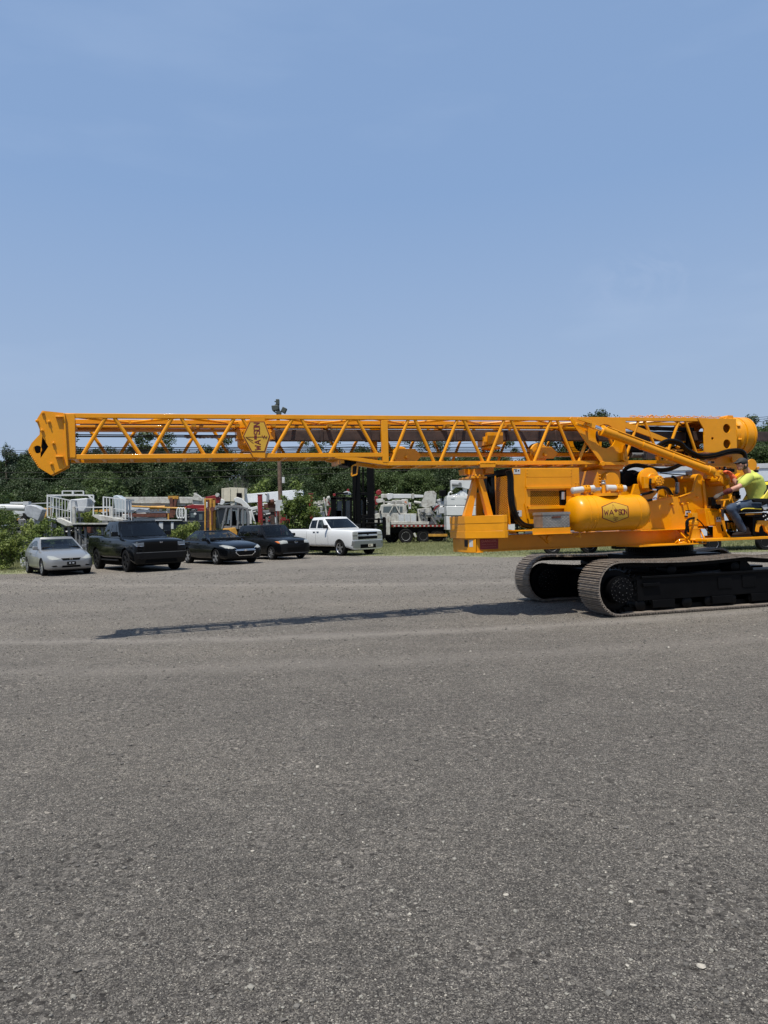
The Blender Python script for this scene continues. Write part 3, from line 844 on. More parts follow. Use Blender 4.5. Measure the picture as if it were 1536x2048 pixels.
b0 = U(953, 1090, -.42)
m.prism([(cwn + .05, -.30, 1.035), (b0.x - .01, -.43, 1.035), (b0.x - .01, .43, 1.035), (cwn + .05, .30, 1.035)], (0, 0, .225))
m.bb((b0.x - .008, -.43, 1.035), (b0.x + .12, .40, 1.05))
part('ballast_box', m, bevel=.008)
# danger sign
m = MB(); m.use(M_DANG); pl(m, [(960, 1077.5), (996.5, 1077.5), (996.5, 1097.5), (960.5, 1099)], -.409, .006)
dg = part('warning_sign', m, None, bevel=0)
m = MB()
def htext(m, body, x0, x1, y0, y1, t, bold=.02, curve=None):
    p0 = U(x0, y1, t); p1 = U(x1, y0, t)
    me = text_fit(body, p1.x - p0.x, p1.z - p0.z, .002, bold)
    m.mesh(me, Matrix(((1, 0, 0, (p0.x + p1.x) / 2), (0, 0, 1, t), (0, 1, 0, (p0.z + p1.z) / 2), (0, 0, 0, 1))))
htext(m, 'DANGER', 963.5, 993, 1078.8, 1085, -.4105, .01); part('lettering', m, M_DANGT, parent=dg, bevel=0); m = MB()
htext(m, "KEEP CLEAR OF", 964, 992.5, 1087.2, 1089.8, -.4105, .0); part('lettering', m, M_DANGT, parent=dg, bevel=0); m = MB()
htext(m, 'SWING RADIUS', 965, 992, 1092.6, 1095, -.4105, .0)
part('lettering', m, M_DANGT, parent=dg, bevel=0)
def sticker(pts, t, dark=(), label=None):
    m = MB(); m.use(M_LABEL); pl(m, pts, t, .003)
    m.use(M_TRIM)
    for d_ in dark: pl(m, d_, t - .002, .002)
    return part('decal', m, None, bevel=0)
def rect(x0, y0, x1, y1): return [(x0, y0), (x1, y0), (x1, y1), (x0, y1)]
# nose decal lies on the chamfer of the ballast box
ca = Vector((cwn + .05, -.30, 0)); cb = Vector((b0.x - .01, -.43, 0)); cd = (cb - ca).normalized(); cn_ = Vector((cd.y, -cd.x, 0))
def on_ch(u, z, off): return ca + cd * u + Vector((0, 0, z)) + cn_ * off
Lc = (cb - ca).length
m = MB(); m.use(M_LABEL); m.prism([on_ch(.02, 1.13, .002), on_ch(.09, 1.13, .002), on_ch(.09, 1.24, .002), on_ch(.02, 1.24, .002)], -cn_ * .001)
m.use(M_TRIM); m.bb((cwn + .046, -.29, 1.13), (cwn + .049, -.16, 1.24))
part('decal', m, None, bevel=0)

# ---------------- A-frame mast rest
m = MB()
pl(m, [(948.5, 957), (959, 957), (944, 1032), (929, 1032)], -.16, .10)
pl(m, [(957, 957), (966.5, 957), (987, 1032), (975.5, 1032)], -.24, .10)
pl(m, [(953, 985), (973, 985), (975, 1033), (953, 1033)], .30, .04)
pl(m, [(942.5, 952.5), (974, 952.5), (974, 956.5), (942.5, 956.5)], -.26, .50)
pl(m, [(949, 937), (969, 937), (969, 952), (949, 952)], -.15, .30)
pl(m, [(929, 938), (948.5, 938), (948.5, 949), (931, 949)], .05, .25)
pl(m, [(971, 936), (988, 936), (988, 947), (971, 947)], -.2, .4)
pl(m, [(960, 924.5), (992, 924.5), (991, 934.5), (961, 935)], -.36, .04)
a = U(955, 924.5, -.3); b = U(991, 930, -.3); m.bb((a.x, -.36, a.z - .04), (b.x, .36, a.z - .015))
for x in (952, 960, 966): p = U(x, 951, -.28); m.tube((p.x, -.29, p.z), (p.x, -.15, p.z), .018, n=8)
part('mast_rest', m)
m = MB(); p = U(970, 1022, .27)
m.sweep([(p.x + math.cos(q) * .032, .26, p.z + math.sin(q) * .055) for q in np.linspace(0, 2 * math.pi, 14, endpoint=False)], .011, 6, closed=True, sub=1)
part('lifting_ring', m, M_STEEL, bevel=0)

# ---------------- engine housing
TE = -.50
m = MB()
EH = [(1025, 937), (1160, 934.8), (1160, 1046), (1052, 1047), (1040, 1035), (1026.5, 1006)]
a0 = U(1025, 937, TE); z_t = U(1090, 936, TE).z; z_b = U(1090, 1047, TE).z; e0 = U(1026, 990, TE).x; e1 = U(1160, 990, TE).x
zmid = U(1026, 1004, TE).z
m.prism([(e0, TE, zmid), (e0, TE, z_t), (e1, TE, z_t), (e1, TE, z_b), (e0 + .22, TE, z_b), (e0 + .10, TE, z_b + .06)], (0, .012, 0))
m.bb((e0, TE + .013, z_t - .02), (e1, .5, z_t))                  # roof
m.bb((e1 - .02, TE + .013, z_b), (e1, .5, z_t - .021))            # rear wall
m.bb((e0, .48, z_b), (e1 - .021, .5, z_t - .021))                 # far wall
house = part('engine_housing', m, bevel=.008)
m = MB()
pl(m, [(1052, 937.5), (1143, 936.8), (1143, 954), (1052, 954.5)], TE - .010, .009)
pl(m, [(1051.5, 955.3), (1143, 954.8), (1143, 973), (1051.5, 974)], TE - .013, .012)
a = U(1051.5, 974, TE); b = U(1143, 976, TE); m.bb((a.x, TE - .05, b.z - .008), (b.x, TE - .001, a.z + .004))
a = U(1055, 1014, TE); b = U(1130, 1017, TE); m.bb((a.x, TE - .05, b.z), (b.x, TE - .001, a.z + .008))
pl(m, [(1051.5, 976), (1061, 976), (1061, 1013), (1051.5, 1013)], TE - .010, .009)
pl(m, [(1061.3, 976), (1119, 976), (1119, 980.2), (1061.3, 980.2)], TE - .010, .009)
pl(m, [(1133, 976), (1143, 976), (1143, 1013), (1133, 1013)], TE - .010, .009)
for x in (1053.5, 1141.5):
    for y in (939, 946, 952): p = U(x, y, TE); m.ball((p.x, TE - .012, p.z), .008, 6)
for x in (1151, 1156):
    for y in (966, 971): p = U(x, y, TE); m.ball((p.x, TE - .004, p.z), .010, 6)
part('access_door', m, parent=house, bevel=.002)
# side mesh panel over a dark opening
m = MB(); pl(m, [(1061.3, 980.5), (1133, 980.5), (1133, 1010.5), (1061.3, 1010.5)], TE - .004, .002)
part('vent_opening', m, M_DARK, parent=house, bevel=0)
m = MB(); A0 = U(1061.3, 980.5, TE - .012); A1 = U(1119, 1010.5, TE - .012)
def criss(m, P, ex, ez, nx, nz, w, dy):
    """expanded-metal mesh inside the parallelogram P + a*ex + b*ez"""
    L_ = ex.length; Hh = ez.length; st = L_ / nx; sl = Hh / nz
    for sgn in (1, -1):
        k = -nz
        for k in range(-nz * 1, nx + nz):
            # line x = k*st + sgn*z*(st/sl)
            pts = []
            def xy(zz): return k * st + (sgn * zz * st / sl if sgn > 0 else (nz * st - zz * st / sl))
            z0, z1 = 0, Hh; x0, x1 = xy(0), xy(Hh)
            def clip(za, zb):
                xa, xb = xy(za), xy(zb)
                return xa, xb
            # clip to 0..L
            t0, t1 = 0.0, 1.0; dx = x1 - x0
            for lim, sg in ((0, 1), (L_, -1)):
                f0 = (x0 - lim) * sg; f1 = (x1 - lim) * sg
                if f0 < 0 and f1 < 0: t0, t1 = 1, 0; break
                if f0 < 0: t0 = max(t0, f0 / (f0 - f1))
                if f1 < 0: t1 = min(t1, f0 / (f0 - f1))
            if t1 <= t0: continue
            pa = P + ex.normalized() * (x0 + dx * t0) + ez.normalized() * (Hh * t0)
            pb = P + ex.normalized() * (x0 + dx * t1) + ez.normalized() * (Hh * t1)
            m.beam(pa, pb, w, w * .6, up=dy)
criss(m, Vector((A0.x, TE - .010, A1.z)), Vector((A1.x - A0.x, 0, 0)), Vector((0, 0, A0.z - A1.z)), 15, 9, .0042, (0, 1, 0))
pl(m, rect(1061, 980, 1119.5, 981.2), TE - .013, .008); pl(m, rect(1061, 1010, 1119.5, 1011.2), TE - .013, .008)
part('vent_mesh', m, parent=house, bevel=0)
m = MB(); m.tube(U(1126, 984, TE - .02), U(1126, 999, TE - .02), .034, n=14); m.use(M_STEEL)
part('fuel_filter', m, M_LGREY, parent=house, bevel=0)
# radiator end: frame, dark core, fan, mesh
rs = e0
m = MB(); m.bb((rs - .02, TE + .05, z_b + .02), (rs + .25, .47, z_t - .05)); part('radiator', m, M_DARK, parent=house, bevel=0)
m = MB(); m.bb((rs - .06, TE, z_t - .09), (rs, .5, z_t)); m.bb((rs - .05, .30, z_b), (rs - .001, .5, z_t - .091)); part('radiator_frame', m, M_BLK, parent=house)
m = MB(); c = Vector((rs - .03, .12, (z_t + z_b) / 2 + .05))
m.lathe([(.34, 0), (.34, .03), (.31, .03), (.31, .0)], c, (1, 0, 0), 36, caps=False)
for k in range(8): a = k * math.pi / 4; m.box(c + Vector((0, math.cos(a) * .17, math.sin(a) * .17)), (.02, .26, .10), Matrix.Rotation(a, 3, 'X'))
m.lathe([(.06, -.02), (.06, .05)], c, (1, 0, 0), 16)
part('cooling_fan', m, M_BLK, parent=house, bevel=0)
m = MB(); criss(m, Vector((rs - .075, TE + .03, z_b + .02)), Vector((0, .42, 0)), Vector((0, 0, z_t - z_b - .14)), 8, 21, .0055, (1, 0, 0))
m.bb((rs - .078, TE, z_b), (rs - .061, TE + .03, z_t - .09)); m.bb((rs - .078, -.05, z_b), (rs - .061, -.03, z_t - .09))
part('radiator_mesh', m, parent=house, bevel=0)
m = MB()
m.prism([(rs - .25, -.42, 1.42), (rs + .05, -.42, 1.37), (rs + .10, -.42, 1.31), (rs - .12, -.42, 1.33)], (0, .8, 0))
part('radiator_scoop', m)
hp_ = [(1015, 941), (1018.5, 955), (1019.5, 985), (1022, 1012), (1030, 1035), (1043, 1049), (1060, 1053), (1072, 1050)]
m = MB(); m.sweep([U(x, y, -.58) for x, y in hp_], .036, 10); m.sweep([U(x + 5, y - 1, -.62) for x, y in hp_[:-1]], .030, 10)
part('coolant_hose', m, M_HOSE, bevel=0)
sticker(rect(1027.5, 937.5, 1040.5, 948), TE - .004, [rect(1030, 940.6, 1034, 943), rect(1036, 940, 1038.5, 942.5), rect(1028, 937.7, 1034, 938.8)])
sticker(rect(1031, 1020.7, 1043.4, 1033), TE - .004, [rect(1033, 1024, 1038, 1027), rect(1032, 1029, 1037, 1030.5), rect(1031.5, 1021, 1037, 1022)])
m = MB(); pl(m, [(1050, 1007), (1054, 1013), (1053.5, 1020), (1058, 1036), (1055, 1038), (1053, 1024), (1050.5, 1012)], TE - .03, .03)
part('door_latch', m)

# ---------------- tool shelf and box
a = U(1066, 1056, -.93); b = U(1140, 1068, -.93)
m = MB(); m.bb((a.x - .02, -.95, b.z + .01), (b.x, -.94, a.z - .01)); m.bb((a.x - .22, -.94, b.z + .065), (b.x, -.42, b.z + .085)); m.bb((a.x - .02, -1.0, b.z + .008), (b.x, -.951, b.z + .018))
part('shelf', m)
bx0 = U(1085.5, 1040, -.92).x; bx1 = U(1139, 1040, -.92).x; bz0 = a.z + .0; bz1 = U(1110, 1024.5, -.92).z
m = MB(); m.bb((bx0, -.92, bz0), (bx1, -.64, bz1 - .04)); m.bb((bx0 - .008, -.93, bz1 - .038), (bx1 + .008, -.63, bz1))
nx, nz = 15, 8
for i in range(nx):
    for j in range(nz):
        cx = bx0 + (i + .5) * (bx1 - bx0) / nx; cz = bz0 + (j + .5) * (bz1 - .04 - bz0) / nz
        an = math.radians(45 if (i + j) % 2 else -45)
        m.box((cx, -.922, cz), (.030, .006, .008), Matrix.Rotation(an, 3, 'Y'))
        if i % 2 == 0: m.box((cx, -.65 - .27 * (j / nz), bz1 + .001), (.028, .008, .005), Matrix.Rotation(an, 3, 'Z'))
tb = part('tool_box', m, M_DIAMOND, bevel=0)
m = MB(); pl(m, [(1104, 1033), (1122, 1031.5), (1122, 1035.5), (1104, 1037)], -.932, .008); part('handle', m, M_RUSTL, parent=tb, bevel=0)

# ---------------- air tank
tz = 1.605; ts0 = U(1131, 1025, -.88).x + .115; ts1 = U(1296, 1020, -.88).x - .055; tr = .290; tt = -.80
prof = [(.02, 0), (.13, .010), (.21, .034), (.255, .070), (.280, .115), (tr, .16), (tr, ts1 - ts0 - .13), (.282, ts1 - ts0 - .09), (.258, ts1 - ts0 - .045), (.20, ts1 - ts0 - .015), (.02, ts1 - ts0)]
m = MB().lathe(prof, (ts0, tt, tz), (1, 0, 0), 64)
for q in (.22, .34, ts1 - ts0 - .24): m.lathe([(tr + .001, 0), (tr + .006, .004), (tr + .006, .012), (tr + .001, .016)], (ts0 + q, tt, tz), (1, 0, 0), 64)
for q in (.30, ts1 - ts0 - .28):
    m.lathe([(tr + .001, 0), (tr + .008, .002), (tr + .008, .034), (tr + .001, .036)], (ts0 + q, tt, tz), (1, 0, 0), 64) if False else None
    m.sweep([(ts0 + q + (.06 if q > .5 else 0), tt - tr * math.sin(an) * 1.01, tz - tr * math.cos(an) * 1.01) for an in np.linspace(0.0, 1.15, 7)], .010, 6, sub=1)
tank = part('air_tank', m, ang=40, bevel=0)
m = MB(); c = Vector((U(1208, 990, tt).x, tt, tz + tr - .02))
m.lathe([(.22, 0), (.22, .045)], c, (0, 0, 1), 36)
c2 = U(1207.5, 988, tt); m.tube((c2.x, tt, tz + tr), (c2.x, tt, tz + tr + .17), .032, n=14); m.tube((c2.x + .09, tt, tz + tr), (c2.x + .09, tt, tz + tr + .08), .04, n=14)
part('tank_flange', m, parent=tank, bevel=0)
m = MB(); m.lathe([(.03, 0), (.04, .01), (.04, .03), (.02, .05), (.035, .055), (.035, .07)], (c2.x, tt, tz + tr + .17), (0, 0, 1), 14)
m.box((c2.x - .13, tt, tz + tr + .10), (.10, .06, .05)); m.tube((c2.x - .2, tt, tz + tr + .06), (c2.x - .05, tt, tz + tr + .11), .022, n=10)
m.box((c2.x + .14, tt + .02, tz + tr + .11), (.12, .05, .05)); m.tube((c2.x + .05, tt, tz + tr + .13), (c2.x + .28, tt, tz + tr + .12), .022, n=10)
part('valve_fitting', m, M_STEEL, parent=tank, bevel=0)
for (xa, ya, xb, yb) in ((1144, 981.5, 1188, 976.5), (1212, 976, 1251, 977)):
    pa, pb = U(xa, ya, tt), U(xb, yb, tt)
    m = MB().lathe([(.040, 0), (.053, .008), (.053, (pb - pa).length - .008), (.040, (pb - pa).length)], pa, pb - pa, 20)
    part('filter_canister', m, M_LABEL, bevel=0, label='white cylindrical filter above the tank')
    mid = (pa * .38 + pb * .62); m = MB().lathe([(.064, -.06), (.064, .06)], mid, pb - pa, 18)
    m.tube((mid.x + .01, mid.y, tz + tr - .06), mid, .042, n=12)
    for q in range(5): m.ball(mid + Vector((math.cos(q) * .05, -.05, math.sin(q) * .06)), .014, 6)
    part('filter_head', m, bevel=0)
m = MB(); p = U(1159.5, 1066, tt); m.tube((p.x, tt, tz - tr - .10), (p.x, tt, tz - tr + .02), .014, n=8); m.tube((p.x - .08, tt, tz - tr - .07), (p.x + .03, tt, tz - tr - .07), .010, n=8)
part('drain_cock', m, parent=tank, bevel=0)
# tank emblem, wrapped on the cylinder
def wrap(me_or_mb, cx_s, th0, lift):
    """(x right, y up) flat shapes wrapped round the tank: x along the axis, y round it"""
    out_ = MB(me_or_mb.mats)
    rr = tr + lift
    vs = []
    for v in me_or_mb.v:
        th = th0 + v[1] / rr
        r2 = rr + v[2]
        vs.append((cx_s + v[0], tt - r2 * math.cos(th), tz + r2 * math.sin(th)))
    out_.v = vs; out_.f = me_or_mb.f; out_.m = me_or_mb.m
    return out_
ecx = U(1231, 1024, tt - tr).x
th0 = math.asin(((U(1231, 1024, tt - tr).z) - tz) / tr)
W2, H2 = U(1257.5, 1024, tt - tr).x - ecx, .176
def hexa(k):   # k shrink
    w_, h_ = W2 * k, H2 * k
    return [(0, h_), (w_, h_ * .52), (w_, -h_ * .52), (0, -h_), (-w_, -h_ * .52), (-w_, h_ * .52)]
def grid_poly(m, poly, z, n=14):
    """fill a convex hexagon by horizontal strips so that it can bend"""
    ys = sorted(set([p[1] for p in poly] + list(np.linspace(min(p[1] for p in poly), max(p[1] for p in poly), n))))
    def span(y):
        xs = []
        for i in range(len(poly)):
            (x0, y0), (x1, y1) = poly[i], poly[(i + 1) % len(poly)]
            if (y0 - y) * (y1 - y) <= 0 and abs(y1 - y0) > 1e-9: xs.append(x0 + (x1 - x0) * (y - y0) / (y1 - y0))
        return (min(xs), max(xs)) if xs else (0, 0)
    for ya, yb in zip(ys[:-1], ys[1:]):
        a_, b_ = span(ya + 1e-7), span(yb - 1e-7)
        m.add([(a_[0], ya, z), (a_[1], ya, z), (b_[1], yb, z), (b_[0], yb, z)], [(0, 1, 2, 3)])
f = MB(); f.use(M_SIGNR); grid_poly(f, hexa(1), .0)
f.use(M_SIGNG); grid_poly(f, hexa(.93), .0015)
part('emblem', wrap(f, ecx, th0, .004), None, parent=tank, bevel=0)
f = MB(); f.use(M_SIGNR)
def ft(body, x0, x1, y0, y1, bold=.03):
    stroke_word(f, body, (x1 - x0) * W2 * 1.06, (y1 - y0) * H2 * .9, (x0 + x1) / 2 * W2, (y0 + y1) / 2 * H2, .0135, .004)
ft('WA', -.88, -.14, -.24, .20, .03); ft('SON', .22, .86, -.22, .22, .03)
def fl(pts, w_=.006):
    for a_, b_ in zip(pts[:-1], pts[1:]): f.beam((a_[0] * W2, a_[1] * H2, .004), (b_[0] * W2, b_[1] * H2, .004), w_, .001, up=(0, 0, 1))
fl([(-.12, .72), (-.2, .25)], .004); fl([(-.12, .72), (.12, .12)], .004); fl([(-.12, .72), (.02, .28)], .004); fl([(0.0, .3), (0.02, -.72)], .008)
fl([(-.12, .17), (.16, .17)], .018); fl([(-.06, .04), (.10, .04)], .012)
fl([(-.18, -.42), (.2, -.52)], .008); fl([(-.14, -.60), (.2, -.66)], .008); fl([(-.1, -.75), (.12, -.80)], .008)
part('lettering', wrap(f, ecx, th0, .004), None, parent=tank, bevel=0)

# ---------------- winch
wc = U(1297, 959, -.52); wz = wc.z
m = MB().lathe([(.05, 0), (.185, 0), (.20, .01), (.20, .05), (.185, .06), (.185, .10)], (wc.x, -.56, wz), (0, 1, 0), 44)
m.lathe([(.09, -.05), (.10, -.04), (.10, .0)], (wc.x + .02, -.56, wz), (0, 1, 0), 24)
winch = part('winch', m, bevel=0)
mc = U(1317, 961.5, -.70)
m = MB().lathe([(.0, 0), (.082, .004), (.088, .02), (.088, .06), (.075, .065), (.075, .16)], (mc.x, -.74, mc.z), (0, 1, 0), 28)
for k in range(9): a = k * math.tau / 9; m.tube((mc.x + math.cos(a) * .07, -.752, mc.z + math.sin(a) * .07), (mc.x + math.cos(a) * .07, -.73, mc.z + math.sin(a) * .07), .010, n=6)
for k in range(5): a = k * math.tau / 5; m.tube((mc.x + math.cos(a) * .03, -.752, mc.z + math.sin(a) * .03), (mc.x + math.cos(a) * .03, -.73, mc.z + math.sin(a) * .03), .012, n=6)
m.box((mc.x - .09, -.64, mc.z + .01), (.12, .14, .10)); m.box((mc.x - .19, -.60, mc.z - .02), (.09, .06, .20))
part('winch_motor', m, parent=winch, bevel=.003)
m = MB().lathe([(.13, 0), (.13, .35)], (wc.x, -.455, wz), (0, 1, 0), 32); m.lathe([(.2, 0), (.2, .03)], (wc.x, -.10, wz), (0, 1, 0), 32)
for i in range(14): m.sweep([(wc.x + math.cos(q) * .14, -.44 + i * .024, wz + math.sin(q) * .14) for q in np.linspace(0, math.tau, 20, endpoint=False)], .011, 5, closed=True, sub=1)
part('rope_drum', m, M_BLK, parent=winch, bevel=0)
m = MB(); c = U(1256, 957, -.30)
m.lathe([(.12, -.12), (.14, -.1), (.14, .3), (.12, .32)], (c.x, c.y + .1, c.z), (0, 1, 0), 30)
part('auxiliary_drum', m, M_BLK, bevel=0)
m = MB(); pl(m, [(1270, 968), (1308, 968), (1316, 984), (1300, 1002), (1260, 1002)], -.48, .05)
pl(m, [(1243, 969), (1290, 968), (1290, 1003), (1243, 1003)], -.30, .5)
part('winch_base', m)
m = MB(); m.sweep([U(1301, 958, -.72), U(1300, 970, -.74), U(1303, 979, -.72), U(1315, 981, -.66)], .02, 8)
m.sweep([U(1282, 989, -.66), U(1297, 986, -.68), U(1310, 981, -.66), U(1325, 975, -.55), U(1336, 978, -.5), U(1344, 990, -.48)], .024, 8)
m.sweep([U(1291, 1002, -.66), U(1301, 1000, -.68), U(1312, 997, -.66)], .022, 8)
m.sweep([U(1312, 976, -.6), U(1329, 976, -.58), U(1340, 988, -.5)], .022, 8)
part('winch_hose', m, M_HOSE, parent=winch, bevel=0)
m = MB(); m.tube(U(1303, 1000, -.69), U(1311, 998, -.69), .03, n=10); m.tube(U(1280, 990, -.67), U(1300, 986.5, -.67), .012, n=8); m.tube(U(1303, 979, -.74), U(1311, 980, -.72), .025, n=10)
part('hose_fitting', m, M_CHROME, parent=winch, bevel=0)

# ---------------- main side frame (boom bed)
TB = -.45
m = MB()
side = [(1240, 1003), (1290, 1003), (1334, 995), (1335, 990), (1343, 991), (1346, 993.5), (1358, 993.5), (1386, 983), (1393, 952), (1398, 949), (1405, 952), (1409, 965), (1418, 1056), (1240, 1061)]
pl(m, side, TB, .035)
m.beam(U(1358, 994, TB - .02), U(1386, 983, TB - .02), .06, .02); m.beam(U(1386, 983, TB - .02), U(1393.5, 951, TB - .02), .06, .02); m.beam(U(1243, 1003, TB - .01), U(1334, 994.5, TB - .01), .05, .015)
m.beam(U(1335, 989, TB - .02), U(1345, 992.5, TB - .02), .06, .02)
m.beam(U(1406, 960, TB - .02), U(1414.5, 1045, TB - .02), .05, .02)
for x, y in ((1345.5, 1008), (1365.5, 1008), (1376, 1006), (1395, 994)): p = U(x, y, TB - .03); m.tube((p.x, TB - .05, p.z), (p.x, TB, p.z), .022 if x < 1370 else .013, n=8)
pl(m, [(1359, 996), (1377, 990.5), (1377, 1000), (1359, 1004)], TB - .02, .02)
part('bed_side', m)
m = MB()
pl(m, [(1320, 956), (1392, 953), (1390, 1000), (1316, 1003)], .05, .04)
pl(m, [(1400, 950), (1465, 950), (1466, 1020), (1404, 1020)], -.10, .04)
a = U(1396, 951, TB); m.lathe([(.06, 0), (.06, .85)], (a.x + .02, TB - .0, a.z - .03), (0, 1, 0), 20)
m.beam(U(1404, 955, -.2), U(1430, 957, -.2), .25, .06)
part('bed_inner', m)
m = MB()
pl(m, [(1408, 922), (1414, 921), (1431, 918), (1443, 911), (1478, 905), (1497, 917), (1503, 926), (1510, 936), (1519, 933), (1519, 937), (1508, 944), (1500, 952), (1470, 955), (1408, 955)], -.16, .30)
a = U(1409, 932, -.25); b = U(1467, 935, -.25); m.bb((a.x, -.30, b.z), (b.x, -.17, a.z)); 
m.prism([U(1461, 913, -.18), U(1476, 921, -.18), U(1463, 925, -.18)], (0, -.03, 0))
c = U(1501, 930, -.2); m.lathe([(.11, 0), (.11, .05), (.05, .055), (.05, .09)], (c.x, -.24, c.z), (0, 1, 0), 28)
part('pivot_bracket', m)
sticker(rect(1416, 922.5, 1421.5, 926.5), -.165, []); sticker(rect(1422, 922.5, 1429, 926.5), -.165, [rect(1422.3, 922.7, 1428.7, 926.3)])
m = MB(); pl(m, rect(1509, 940, 1517.5, 944.5), -.22, .05); part('rubber_stop', m, M_RUB)
sticker(rect(1371, 1022, 1381.5, 1031), TB - .003, [rect(1373, 1025, 1376, 1029), rect(1377, 1023.5, 1379.5, 1026), rect(1371.2, 1020.5, 1382, 1021.8)])
m = MB(); pl(m, rect(1369.5, 1031.5, 1377, 1034), TB - .01, .01); part('nameplate', m, M_TRIM, bevel=0)
m = MB(); c = U(1399.5, 1025.5, TB - .04); m.lathe([(.03, 0), (.042, .005), (.042, .03), (.02, .035), (.02, .05)], (c.x, TB - .06, c.z), (0, 1, 0), 18); m.tube((c.x - .06, TB - .02, c.z), c, .01, n=6); part('knob', m, M_BLK, bevel=0)
m = MB(); pl(m, [(1409.5, 1035), (1412.5, 1037), (1407, 1051), (1404, 1049)], TB - .06, .04); part('lever_plate', m)

m = MB(); pl(m, [(683, 920), (714, 921), (712, 930), (700, 934), (688, 930)], -.22, .30)
for x in (688, 697, 706): m.lathe([(.035, 0), (.035, .05)], U(x, 927, -.25), (0, 1, 0), 12)
part('pipe_gripper', m, M_BLK)
m = MB(); q = [U(x, y, -.24) for x, y in ((704, 932), (716, 927), (713.5, 949), (703, 952))]
for a_, b_ in zip(q, q[1:] + q[:1]): m.beam(a_, b_, .022)
part('hanging_loop', m)
# ---------------- lower platform with gussets and levelling post
z0 = U(1340, 1090, -.95).z
m = MB()
a = U(1280, 1090, -.95); b = U(1413, 1086, -.95)
m.prism([(a.x - .10, -.46, 1.035), (a.x, -.95, 1.035), (b.x, -.95, 1.035), (b.x - .02, -.46, 1.035)], (0, 0, .022))
for x0, x1 in ((1356, 1381), (1400, 1413)):
    m.beam((U(x1, 1084, -.94).x, -.93, 1.065), (U(x0, 1060, -.46).x, -.46, 1.27), .018, .03)
part('side_platform', m)
pc_ = U(1388, 1075, -.78)
m = MB().lathe([(.125, 0), (.125, .02), (.115, .03), (.095, .19), (.10, .20)], (pc_.x, -.78, 1.10), (0, 0, 1), 32)
m.lathe([(.075, 0), (.075, .06), (.085, .065), (.085, .12), (.075, .125), (.075, .17)], (pc_.x - .005, -.78, 1.30), (0, 0, 1), 24)
m.box((pc_.x - .01, -.78, 1.52), (.11, .11, .09)); m.box((pc_.x + .03, -.78, 1.44), (.05, .1, .1))
for k in range(10): a = k * math.tau / 10; m.tube((pc_.x + math.cos(a) * .11, -.78 + math.sin(a) * .11, 1.058), (pc_.x + math.cos(a) * .11, -.78 + math.sin(a) * .11, 1.10), .012, n=6)
part('swing_gearbox', m)
m = MB(); m.sweep([U(1388, 1036, -.85), U(1379, 1038, -.9), U(1373, 1044, -.9), U(1373, 1056, -.9), U(1371, 1066, -.88), U(1376, 1071, -.85)], .020, 8)
m.sweep([U(1376, 1040, -.88), U(1376, 1052, -.9), U(1377, 1064, -.86)], .016, 8)
m.sweep([U(1394, 1038, -.86), U(1403, 1046, -.88), U(1412, 1058, -.88), U(1418, 1066, -.8)], .010, 6)
part('gearbox_hose', m, M_HOSE, bevel=0)
m = MB(); c = U(1362, 1080, -.78); m.lathe([(.10, 0), (.10, .02), (.06, .03), (.05, .06)], (c.x, c.y, 1.058), (0, 0, 1), 20); m.sweep([(c.x - .12, c.y, 1.07), (c.x - .07, c.y - .05, 1.12), (c.x + .02, c.y - .05, 1.12)], .016, 6)
part('grease_housing', m)

# ---------------- operator station
m = MB()
a = U(1414, 1074, -1.15); b = U(1536, 1072, -1.15)
m.bb((a.x, -1.15, 1.085), (1.75, -.35, 1.125))
m.bb((U(1412, 1050, -.55).x, -.56, 1.125), (1.75, -.50, 1.16))
pl(m, [(1409.5, 1017), (1441, 1016.5), (1444, 1052), (1414, 1052)], -.70, .22)
pl(m, [(1416, 1023), (1437, 1023), (1437, 1049), (1420, 1050)], -.712, .012)
pl(m, [(1432, 1052), (1444.5, 1016), (1447, 1022), (1450, 1045), (1454, 1066), (1462, 1074), (1432, 1075)], -.72, .02)
pl(m, [(1427, 1052), (1433, 1052), (1433, 1075), (1427, 1075)], -.715, .015)
st = part('operator_platform', m)
sticker(rect(1432.5, 1034, 1441.8, 1043.5), -.724, [rect(1434, 1036, 1436.5, 1039), rect(1438, 1035, 1440.5, 1038.5), rect(1432.7, 1034, 1436, 1035)])
m = MB(); pl(m, [(1416, 1053), (1426.5, 1053), (1426.5, 1071), (1416, 1071)], -.66, .02); part('dark_recess', m, M_DARK, bevel=0); m = MB(); pl(m, [(1442, 1050), (1444, 1050), (1447, 1063), (1445, 1063)], -.73, .01); part('dark_recess', m, M_DARK, bevel=0)
m = MB(); pl(m, [(1442, 1017), (1447.5, 1020), (1448.5, 1033), (1444.5, 1034)], -.735, .01); part('control_label', m, M_GREYP, bevel=0)
m = MB()
for i, (xa, ya, xb, yb) in enumerate(((1453, 1026, 1466, 1050), (1457, 1024, 1470, 1052), (1461, 1026, 1472, 1058))):
    m.beam(U(xa, ya, -.62), U(xb, yb, -.62), .05, .03)
for x in (1456, 1463, 1468): m.beam(U(x, 1045, -.66), U(x + 3, 1062, -.66), .035, .03)
part('foot_pedal', m)
m = MB(); m.box(U(1457, 1050, -.60), (.13, .10, .16)); m.tube(U(1455, 1061, -.7), U(1463, 1060, -.7), .02, n=8); m.box(U(1460, 1066, -.62), (.22, .2, .06))
part('pedal_valve', m, M_BLK)
m = MB(); m.box(U(1424, 1003, -.72), (.09, .09, .15)); m.tube(U(1428, 1008, -.74), U(1437, 1016, -.72), .035, n=10); m.box(U(1432, 1013, -.74), (.13, .10, .07))
m.tube(U(1424, 1004, -.74), U(1420, 996, -.76), .014, n=8)
part('control_valve', m, M_BLK)
